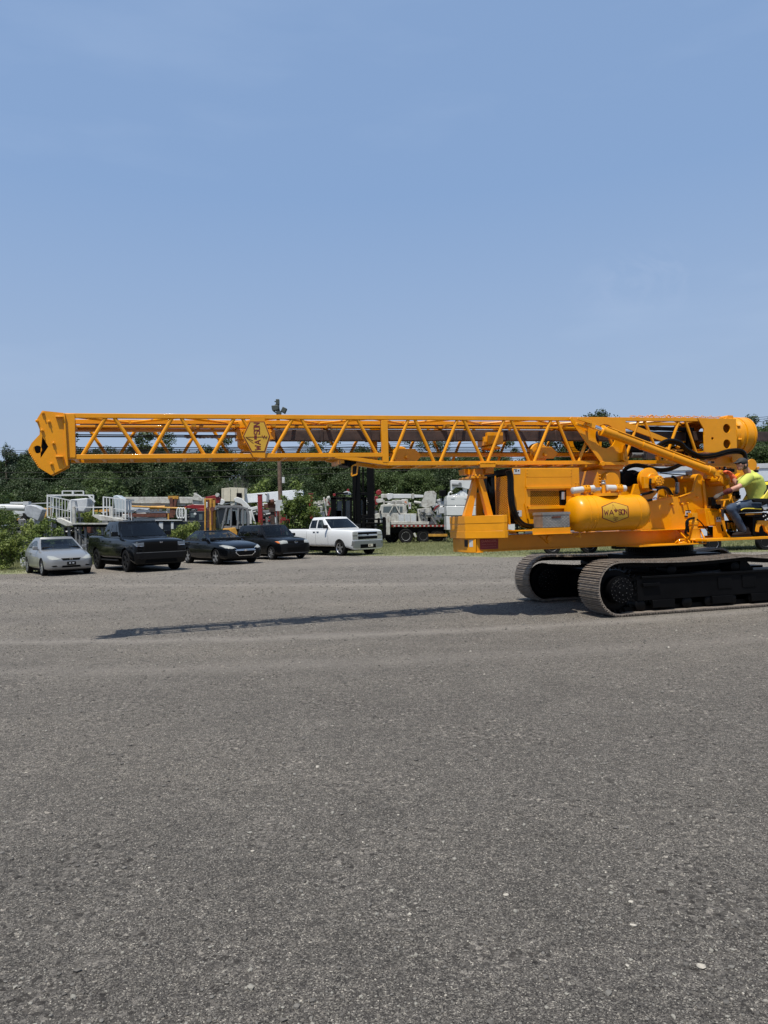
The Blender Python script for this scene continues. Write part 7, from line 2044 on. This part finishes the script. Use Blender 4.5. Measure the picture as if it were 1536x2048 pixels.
# (pixel x of the trunk, pixel y of the top, distance, kind)
TL = [(-40, 905, 84, 3), (18, 887, 82, 3), (55, 893, 86, 2), (100, 905, 80, 0), (150, 896, 88, 1), (205, 882, 84, 0), (250, 873, 86, 5), (300, 880, 90, 4), (352, 893, 84, 2), (405, 890, 88, 1), (452, 884, 90, 0), (505, 890, 86, 3),
      (560, 893, 84, 2), (612, 886, 88, 4), (664, 882, 86, 5), (712, 878, 84, 0), (765, 884, 88, 1), (820, 893, 86, 2), (872, 890, 84, 4), (925, 893, 90, 0), (985, 888, 86, 1), (1040, 890, 84, 5), (1095, 888, 88, 2),
      (1146, 884, 84, 4), (1180, 807, 86, 2), (1226, 884, 88, 1), (1270, 884, 88, 1), (1322, 880, 84, 2), (1380, 880, 86, 5), (1435, 880, 84, 0), (1486, 870, 88, 3), (1519, 862, 84, 4), (1566, 842, 80, 1), (1610, 830, 84, 2)]
TF_ = [(-20, 945, 68, 5), (60, 950, 66, 0), (128, 958, 64, 2), (190, 945, 66, 1), (262, 952, 68, 2), (330, 938, 66, 0), (392, 944, 70, 5), (455, 956, 66, 2), (540, 950, 68, 1), (600, 945, 66, 0), (690, 940, 68, 2), (760, 935, 70, 4),
       (840, 938, 66, 1), (905, 925, 68, 0), (965, 932, 66, 4), (1030, 935, 70, 5), (1120, 930, 68, 2), (1230, 925, 70, 1), (1350, 920, 68, 0), (1450, 905, 66, 4), (1530, 880, 64, 1), (1590, 890, 66, 2)]
kinds = {0: 'broad dark green tree', 1: 'mid green leafy tree', 2: 'dense dark tree', 3: 'ragged dark pine', 4: 'wide mid green tree', 5: 'round dark tree'}
def where(px):
    for lim, s_ in ((40, 'at the far left edge'), (110, 'behind the left end of the mast'), (190, 'behind the mast head'), (300, 'above the white railed platforms'), (400, 'above the long boom truck'), (480, 'above the ochre forklift'), (600, 'near the floodlight pole'), (690, 'above the leafy bush'), (780, 'above the black forklift'), (880, 'above the digger truck'), (990, 'above the bucket truck'),
                    (1130, 'behind the engine housing'), (1230, 'peeking over the saddle plate'), (1400, 'behind the lift cylinder'), (1500, 'behind the rotary drum'), (9999, 'at the right edge')):
        if px < lim: return s_
seen = {}
def tree_label(k_, px, row):
    base = f"{kinds[k_]} {row} {where(px)}"
    seen[base] = seen.get(base, 0) + 1
    return base if seen[base] == 1 else base + (', the one further right' if seen[base] == 2 else ', the rightmost')
for i, (px, py, D, k_) in enumerate(TL):
    p = at_depth(px, py, D); hgt = p.z * (.985 if px < 500 else .955)
    place_tree(k_, (p.x, D, -.1), hgt / 12.2, i * 1.7, tree_label(k_, px, 'in the back row'), 'trees of the wood edge', .85 if px == 1180 else 1.0)
for i, (px, py, D, k_) in enumerate(TF_):
    p = at_depth(px, py, D); place_tree(k_, (p.x, D, -.1), p.z / 12.2 * 1.03, i * 2.3 + 1, tree_label(k_, px, 'in the front row'), 'trees of the wood edge')

def bush(px, ytop, D, rad, m, label, seed, leaf=.055, n=2600, name='bush', stems=True, ybase=None, cat='bush'):
    top = at_depth(px, ytop, D); h = top.z; P = Vector((top.x, D, 0))
    root = empty(name, P); tag(root, label, cat)
    R_ = np.random.default_rng(seed); lobes = []
    nl = 13
    mb = MB()
    for i in range(nl):
        z = h * R_.uniform(.12, .86); q = rad * math.sqrt(max(.1, 1 - (z / h * 1.0 - .3) ** 2 / .55)) * R_.uniform(.3, .85); a = R_.uniform(0, 6.28)
        s_ = min(rad, h) * R_.uniform(.22, .38); e = (math.cos(a) * q, math.sin(a) * q * .8, z)
        lobes.append((*e, s_, s_, s_ * .85)); mb.sweep([(0, 0, 0), (e[0] * .4, e[1] * .4, z * .55), e], lambda u: .025 * (1 - u * .7), 5, sub=2)
        for j in range(2):
            o_ = R_.normal(0, s_ * .8, 3); lobes.append((e[0] + o_[0], e[1] + o_[1], max(.1, e[2] + o_[2] * .8), s_ * .45, s_ * .45, s_ * .45))
    lobes.append((0, 0, h * .9, rad * .22, rad * .22, h * .12)); lobes.append((0, 0, h * .4, rad * .5, rad * .5, h * .35))
    mb.build('stems', M_BARK, root)
    V, F = leaves(lobes, n, leaf, seed, inner=.6); V[:, 2] = np.maximum(V[:, 2], .02)
    leaf_object('foliage', V, F, m, root)
    return root
bush(597, 966, 41, 1.15, L_BUSH, 'tall leafy bush standing between the grey cabinet and the black forklift', 5, .07, 5200)
bush(626, 1005, 41.5, .75, L_BUSH, 'smaller leafy bush in front of the half hidden red post', 6, .07, 2200)
bush(8, 1060, 31, .95, L_WEED, 'dense green bush at the left edge beside the silver coupe', 7, .05, 4600)
bush(6, 1012, 36, 1.1, L_BUSH, 'tall ragged bush growing over the wrapped boom at the left edge', 8, .045, 2600)
bush(95, 1032, 32, .9, L_BUSH, 'bush with pale leaves growing behind the roof of the silver coupe', 9, .05, 3200)
bush(62, 1038, 33.5, .8, L_WEED, 'yellow green bush between the left edge bush and the pale leaved one', 19, .05, 2200)
bush(362, 1050, 36, .8, L_WEED, 'low yellow green weeds between the black pickup and the black sedan', 10, .055, 2400)
bush(392, 1043, 38, .9, L_WEED, 'taller yellow green weeds left of the ochre forklift mast', 11, .055, 2600)
bush(436, 1030, 43, .6, L_BUSH, 'narrow green shrub behind the ochre forklift mast', 12, .06, 1500)
bush(178, 1016, 40, 1.1, L_WEED, 'bright bush seen through the railed platforms', 13, .07, 2800)
bush(505, 1040, 42, .6, L_WEED, 'small bright shrub right of the forklift cab', 14, .06, 900)
bush(826, 1012, 55, .7, L_WEED, 'small shrub growing through the derrick truck beside its turret', 15, .07, 900)
bush(888, 1022, 54, .9, L_WEED, 'shrub growing at the back of the derrick truck', 16, .07, 1500)
bush(215, 956, 60, 3.2, L_MID, 'rounded light green tree sized bush above the right railed platform', 17, .14, 4200)
bush(120, 972, 58, 2.6, L_MID, 'light green bush behind the left railed platform', 18, .14, 3000)
bush(527, 960, 62, 2.6, L_BUSH, 'bright yellow green bush left of the wooden pole', 20, .14, 3600)
bush(588, 958, 64, 2.6, L_BUSH, 'bright green bush right of the wooden pole, behind the white boom', 22, .14, 3000)
bush(640, 1000, 60, 2.4, L_MID, 'green bush behind the small service truck', 23, .14, 2200)
bush(700, 990, 60, 2.6, L_MID, 'green bush behind the black forklift cab', 24, .14, 2400)
bush(300, 985, 60, 3.0, L_DARK, 'dark bush above the long white boom', 25, .14, 3200)
bush(385, 982, 60, 3.0, L_DARK, 'dark bush behind the red crane arm', 26, .14, 3200)
bush(30, 985, 58, 3.2, L_MID, 'broad bush behind the wrapped boom', 27, .14, 3600)
bush(850, 975, 66, 3.2, L_MID, 'broad bush behind the winch of the derrick truck', 28, .14, 3200)
bush(770, 980, 66, 3.0, L_MID, 'broad bush behind the red auger drive of the derrick truck', 29, .14, 3000)
# bare grey shrub
bs = at_depth(478, 945, 63); bo = empty('bare_shrub', (bs.x, 63, 0)); tag(bo, 'leafless grey shrub rising behind the beige box', 'shrub')
mb = MB(); R_ = np.random.default_rng(4)
for i in range(90):
    a = R_.uniform(0, 6.28); q = R_.uniform(.2, 1.7); e = (math.cos(a) * q, math.sin(a) * q, bs.z * R_.uniform(.75, 1.0) * (1 - .1 * q)); mb.sweep([(0, 0, 0), (e[0] * .3, e[1] * .3, e[2] * .6), e], lambda u: .028 * (1 - u * .8), 4, sub=2)
mb.build('twigs', mat('grey twig', (.12, .105, .10), .9), bo)

# ---- grass: a strip of ground under a carpet of blades
edge_px = [(-60, 1150), (0, 1149), (60, 1147), (120, 1128), (250, 1118), (400, 1112), (520, 1104), (600, 1106), (680, 1112), (770, 1112), (900, 1112), (1000, 1115), (1100, 1112), (1300, 1108), (1400, 1106), (1536, 1103), (1640, 1101)]
ep = [ground_pt(x, y) for x, y in edge_px]
def edge_y(X): return np.interp(X, [p.x for p in ep], [p.y for p in ep])
def grass_mat():
    m = bpy.data.materials.new('grass ground'); m.use_nodes = True; t = m.node_tree; N = t.nodes.new; L = t.links.new; b = t.nodes['Principled BSDF']
    tcn = N('ShaderNodeTexCoord'); n1 = N('ShaderNodeTexNoise'); n1.inputs['Scale'].default_value = .6; n1.inputs['Detail'].default_value = 8; L(tcn.outputs['Object'], n1.inputs['Vector'])
    r = N('ShaderNodeValToRGB'); e = r.color_ramp.elements; e[0].position = .3; e[0].color = (.08, .10, .04, 1); e[1].position = .62; e[1].color = (.19, .19, .10, 1)
    e.new(.75); e[2].color = (.26, .245, .19, 1); L(n1.outputs['Fac'], r.inputs['Fac']); L(r.outputs['Color'], b.inputs['Base Color']); b.inputs['Roughness'].default_value = .95
    return m
mb = MB(); pts = [(-120, ep[0].y)] + [(p.x, p.y) for p in ep] + [(120, ep[-1].y)]
for (x0, y0), (x1, y1) in zip(pts[:-1], pts[1:]):
    mb.add([(x0, y0, .004), (x1, y1, .004), (x1, 200, .004), (x0, 200, .004)], [(0, 1, 2, 3)])
tag(mb.build('grass_ground', grass_mat()), kind='structure')
def blades(n):
    R_ = np.random.default_rng(2)
    Y = 25 + 38 * R_.random(n) ** 1.5; X = (R_.random(n) - .5) * 2 * (Y * .57 + 1)
    ey = edge_y(X); clump = np.sin(X * 1.3 + np.sin(Y * 1.9) * 2) * np.sin(Y * 1.7 + X * .4) * .9
    d = Y - ey + clump * .8 + R_.normal(0, .5, n)
    keep = (d > 0.1) & (R_.random(n) < np.clip(d / 1.6, .06, 1)); X, Y, d = X[keep], Y[keep], d[keep]; n = len(X)
    tall = np.where(X < -13.2, 1.9, 1.0) * np.clip(.45 + d / 10, .45, 1.5)
    h = R_.uniform(.03, .11, n) * tall; w_ = R_.uniform(.006, .016, n) * (Y / 34)
    a = R_.uniform(0, 6.28, n); dx, dy = np.cos(a) * w_, np.sin(a) * w_; lx, ly = R_.normal(0, .45, n) * h, R_.normal(0, .45, n) * h
    V = np.stack([np.stack([X - dx, Y - dy, 0 * X], 1), np.stack([X + dx, Y + dy, 0 * X], 1), np.stack([X + lx, Y + ly, h], 1)], 1).reshape(-1, 3)
    return V, np.arange(n * 3).reshape(n, 3)
V, F = blades(330000)
L_GRASS = leaf_mat('grass blade', (.10, .125, .045), (.27, .27, .13), .3)
go = link_mesh('grass', np_mesh('grass', V, F, [L_GRASS])); tag(go, 'short patchy green grass along the far edge of the gravel', 'grass', kind='stuff')
# ================================================================== the operator
def fuse(mb, voxel=.012, it=5, fac=.5):
    """melt overlapping closed shapes into one continuous skin"""
    me = bpy.data.meshes.new('t'); me.from_pydata([tuple(v) for v in mb.v], [], mb.f); me.update()
    bm = bmesh.new(); bm.from_mesh(me); bmesh.ops.recalc_face_normals(bm, faces=bm.faces); bm.to_mesh(me); bm.free()
    o = bpy.data.objects.new('t', me); COL.objects.link(o)
    r_ = o.modifiers.new('r', 'REMESH'); r_.mode = 'VOXEL'; r_.voxel_size = voxel
    s_ = o.modifiers.new('s', 'SMOOTH'); s_.iterations = it; s_.factor = fac
    res = eval_mods(o); bpy.data.objects.remove(o); return res
def obj_from(me, name, m, parent):
    me.materials.clear(); me.materials.append(m); me.shade_smooth()
    o = bpy.data.objects.new(name, me); COL.objects.link(o); o.parent = parent; return o
def limb(mb, pts, rads, flat=None, n=14):
    """tapered limb through pts with per-point radii (r along path plane, r sideways)"""
    P = [Vector(p) for p in pts]; Q = []; Rr = []
    m = len(P)
    for i in range(m - 1):
        p0 = P[i - 1] if i else P[0] * 2 - P[1]; p1, p2 = P[i], P[i + 1]; p3 = P[i + 2] if i + 2 < m else P[-1] * 2 - P[-2]
        for k_ in range(6):
            t = k_ / 6; Q.append(.5 * ((2 * p1) + (p2 - p0) * t + (2 * p0 - 5 * p1 + 4 * p2 - p3) * t * t + (3 * p1 - p0 - 3 * p2 + p3) * t ** 3))
            a, b = rads[i], rads[i + 1]; q = t * t * (3 - 2 * t); Rr.append((a[0] + (b[0] - a[0]) * q, a[1] + (b[1] - a[1]) * q))
    Q.append(P[-1]); Rr.append(rads[-1])
    vs = []; fs = []; side = Vector((0, 1, 0))
    for i, (p, r) in enumerate(zip(Q, Rr)):
        d = (Q[min(i + 1, len(Q) - 1)] - Q[max(i - 1, 0)]).normalized()
        x = (side - d * side.dot(d)).normalized(); z = x.cross(d)
        for k_ in range(n):
            a = math.tau * k_ / n; vs.append(p + x * math.cos(a) * r[1] + z * math.sin(a) * r[0])
    for i in range(len(Q) - 1):
        for k_ in range(n):
            k2 = (k_ + 1) % n; fs.append((i * n + k_, (i + 1) * n + k_, (i + 1) * n + k2, i * n + k2))
    fs.append(tuple(range(n))); fs.append(tuple((len(Q) - 1) * n + k_ for k_ in range(n - 1, -1, -1)))
    mb.add(vs, fs); mb.ball(Q[0], (Rr[0][0] * .95,) * 3, 10); mb.ball(Q[-1], (Rr[-1][0] * .95,) * 3, 10)
    return mb

M_SKIN = mat('skin', (.44, .22, .15), .5, var=.08, vscale=12)
M_SHIRT = mat('lime shirt', (.42, .47, .085), .8, var=.10, vscale=4, bump=.35, bscale=9)
M_JEANS = mat('worn jeans', (.028, .048, .085), .85, var=.35, vscale=9, bump=.3, bscale=14)
M_BOOT = mat('brown boot', (.014, .009, .007), .8, var=.3, spec=.2)
M_GLOVEO = mat('orange glove', (.75, .14, .05), .75, var=.12)
M_GLOVER = mat('dark red glove', (.07, .008, .007), .8, var=.2)
M_GLOVEG = mat('grey glove leather', (.06, .05, .042), .8, var=.25)
M_CAP = mat('dark cap', (.018, .018, .019), .75, var=.3)
M_HAIR = mat('grey brown hair', (.07, .055, .045), .9, var=.4)

root_p = U(1512, 1012, -.88)
a18 = math.radians(18)
wp = RO + FU.a * root_p.x + FU.p * root_p.y + Vector((0, 0, root_p.z))
op = empty('person', wp, a18)
tag(op, 'operator in lime green shirt, jeans and gloves seated at the controls of the yellow rig', 'person')
def Q_(x, y, t): return U(x, y, t) - root_p

shoulder_n, elbow_n, wrist_n = Q_(1497, 955.5, -1.06), Q_(1477.5, 973.5, -1.10), Q_(1453, 984, -.98)
shoulder_f, elbow_f, wrist_f = Q_(1497, 955, -.70), Q_(1473.5, 968, -.70), Q_(1464.5, 953, -.66)
hip_n, knee_n, ankle_n = Q_(1512, 1009, -.98), Q_(1459.5, 1017.5, -1.02), Q_(1486, 1060, -.98)
hip_f, knee_f, ankle_f = Q_(1512, 1009, -.80), Q_(1461, 1015.5, -.76), Q_(1482, 1058, -.78)
head = Q_(1483.5, 929.5, -.90)
# body: one continuous skin
b = MB()
limb(b, [Q_(1513, 1006, -.89), Q_(1514, 985, -.89), Q_(1506, 963, -.89), Q_(1500, 950, -.89)], [(.11, .155), (.105, .145), (.12, .17), (.075, .15)])
limb(b, [Q_(1499, 950, -.89), Q_(1493, 941, -.89), Q_(1488, 934, -.89)], [(.065, .07), (.055, .058), (.055, .055)])
for s_, e_, w_ in ((shoulder_n, elbow_n, wrist_n), (shoulder_f, elbow_f, wrist_f)):
    limb(b, [s_, s_.lerp(e_, .55), e_], [(.062, .062), (.052, .050), (.042, .042)]); limb(b, [e_, e_.lerp(w_, .35), w_], [(.043, .043), (.045, .042), (.029, .033)])
for h_, k_, a_ in ((hip_n, knee_n, ankle_n), (hip_f, knee_f, ankle_f)):
    limb(b, [h_, h_.lerp(k_, .5), k_], [(.088, .085), (.078, .075), (.058, .056)]); limb(b, [k_, k_.lerp(a_, .35), a_], [(.056, .055), (.055, .05), (.038, .036)])
hx = head
b.ball(hx + Vector((.012, 0, .018)), (.092, .074, .098), 18)
b.ball(hx + Vector((-.040, 0, -.040)), (.052, .052, .062), 14)      # jaw and chin
b.ball(hx + Vector((-.070, 0, -.078)), (.022, .026, .020), 10)
b.ball(hx + Vector((-.058, 0, .004)), (.036, .058, .040), 12)        # brow
b.ball(hx + Vector((-.096, 0, -.018)), (.019, .012, .018), 8); b.ball(hx + Vector((-.086, 0, -.002)), (.012, .009, .022), 8)      # nose
b.ball(hx + Vector((-.082, 0, -.050)), (.013, .024, .010), 8)       # lips
body_o = obj_from(fuse(b, .010, 3), 'body', M_SKIN, op)
m = MB()
for sy in (-1, 1):
    m.ball(hx + Vector((.012, sy * .076, -.012)), (.016, .007, .028), 10); m.ball(hx + Vector((.006, sy * .080, -.004)), (.010, .005, .012), 8)
m.build('ear', M_SKIN, op)
m = MB(); m.use(M_LABEL)
for sy in (-1, 1): m.ball(hx + Vector((-.078, sy * .030, .002)), (.012, .012, .008), 8)
m.use(M_TRIM)
for sy in (-1, 1): m.ball(hx + Vector((-.0885, sy * .030, .002)), (.003, .005, .005), 6)
m.build('eye', None, op)
# hair, cap worn backwards with dark glasses resting on the brow
h_ = MB().ball(hx + Vector((.030, 0, -.002)), (.082, .0795, .085), 16)
h_.v = [v for v in h_.v]; obj_from(fuse(h_, .010, 1), 'hair', M_HAIR, op)
c_ = MB(); c_.ball(hx + Vector((.008, 0, .046)), (.103, .088, .078), 18)
c_.prism([hx + Vector((-.07, -.06, .045)), hx + Vector((-.145, -.05, .020)), hx + Vector((-.150, .05, .020)), hx + Vector((-.07, .06, .045))], (0, 0, .014))
obj_from(fuse(c_, .010, 2), 'cap', M_CAP, op)
m = MB(); 
for sy in (-1, 1): m.ball(hx + Vector((-.090, sy * .032, .030)), (.012, .030, .018), 10); m.beam(hx + Vector((-.088, sy * .062, .032)), hx + Vector((.01, sy * .082, .015)), .006, .008)
m.build('glasses', M_HOSE, op)
# shirt
s = MB()
limb(s, [Q_(1516, 1004, -.89), Q_(1514.5, 992, -.89), Q_(1511, 975, -.89), Q_(1505, 961, -.89), Q_(1500, 949, -.89)], [(.135, .175), (.142, .172), (.150, .185), (.148, .195), (.092, .14)], n=20)
s.ball(Q_(1502, 956.5, -.89), (.125, .20, .09), 16)
for s_, e_ in ((shoulder_n, elbow_n), (shoulder_f, elbow_f)):
    limb(s, [s_ + Vector((.015, 0, .0)), s_.lerp(e_, .35), s_.lerp(e_, .68)], [(.085, .078), (.082, .075), (.078, .072)])
obj_from(fuse(s, .012, 5), 'shirt', M_SHIRT, op)
# jeans
j = MB(); j.ball(Q_(1515, 1010, -.89), (.13, .19, .105), 16)
for h_, k_, a_ in ((hip_n, knee_n, ankle_n), (hip_f, knee_f, ankle_f)):
    limb(j, [h_, h_.lerp(k_, .5) + Vector((0, 0, .008)), k_], [(.108, .10), (.095, .09), (.072, .068)]); limb(j, [k_, k_.lerp(a_, .4) + Vector((.012, 0, 0)), a_ + Vector((.0, 0, .0))], [(.072, .068), (.072, .066), (.064, .060)])
obj_from(fuse(j, .013, 4), 'jeans', M_JEANS, op)
m = MB(); p = Q_(1474, 1008, -1.11); m.prism([p, p + Vector((.07, 0, .035)), p + Vector((.085, 0, .022)), p + Vector((.012, 0, -.014))], (0, .02, 0)); m.build('jeans_patch', mat('faded denim', (.30, .33, .36), .9), op)
# boots
for (x0, y0, x1, y1, t) in ((1463.5, 1067.5, 1500, 1066, -.98), (1466, 1066, 1494, 1065, -.78)):
    s = MB(); toe, heel = Q_(x0, y0, t), Q_(x1, y1, t); fl_ = 1.128 - root_p.z
    limb(s, [Vector((heel.x - .04, heel.y, fl_ + .055)), Vector(((toe.x + heel.x) / 2, heel.y, fl_ + .055)), Vector((toe.x + .045, heel.y, fl_ + .04))], [(.052, .042), (.050, .048), (.036, .045)])
    limb(s, [Vector((heel.x - .07, heel.y, fl_ + .05)), Vector((heel.x - .08, heel.y, fl_ + .14))], [(.05, .045), (.052, .048)])
    bo_ = obj_from(fuse(s, .011, 3), 'boot', M_BOOT, op)
    m = MB().bb((toe.x + .005, heel.y - .046, fl_ - .001), (heel.x + .008, heel.y + .046, fl_ + .018)); m.build('sole', M_TRIM, bo_, bevel=.006)
# gloved hands: palm, four unequal curled fingers and a thumb closed on the lever
def glove(wrist, palm, dirf, curl, m_cuff, m_hand, side):
    d = (palm - wrist).normalized(); dirf = Vector(dirf).normalized(); curl = Vector(curl).normalized(); ac = dirf.cross(curl).normalized()
    g_ = MB(); limb(g_, [wrist, wrist.lerp(palm, .6), palm, palm + dirf * .03], [(.030, .034), (.030, .042), (.026, .046), (.020, .044)])
    for i, (ln, off) in enumerate(((.072, -.034), (.080, -.011), (.075, .012), (.060, .033))):
        b0 = palm + dirf * .045 + ac * off
        limb(g_, [b0 - dirf * .02, b0, b0 + dirf * ln * .35 + curl * .012, b0 + dirf * ln * .45 + curl * ln * .45, b0 + dirf * ln * .20 + curl * ln * .72], [(.0125, .0125), (.0125, .012), (.012, .0115), (.0115, .011), (.009, .009)], n=8)
    tb_ = palm - ac * side * .036 - dirf * .01
    limb(g_, [tb_, tb_ + dirf * .025 + curl * .022 - ac * side * .012, tb_ + dirf * .050 + curl * .045], [(.015, .015), (.0135, .013), (.010, .010)], n=8)
    obj_from(fuse(g_, .0065, 2), 'glove', m_hand, op)
    c_ = MB(); limb(c_, [wrist - d * .055, wrist - d * .01, wrist + d * .035], [(.052, .054), (.046, .048), (.038, .044)]); obj_from(fuse(c_, .009, 2), 'glove_cuff', m_cuff, op)
glove(wrist_n, Q_(1440, 989.5, -.88), (-.92, .1, -.30), (-.2, .35, -.9), M_GLOVER, M_GLOVEG, 1)
glove(wrist_f, Q_(1459, 946, -.66), (-.70, .1, .55), (-.75, .2, -.55), M_GLOVEO, M_GLOVEO, 1)
# the lever the raised hand holds
m = MB().tube(U(1451, 938.5, -.62), U(1456, 946, -.64), .012, n=8); m.ball(U(1450.5, 937.5, -.62), .022, 10); part('control_lever', m, M_STEEL, bevel=0)
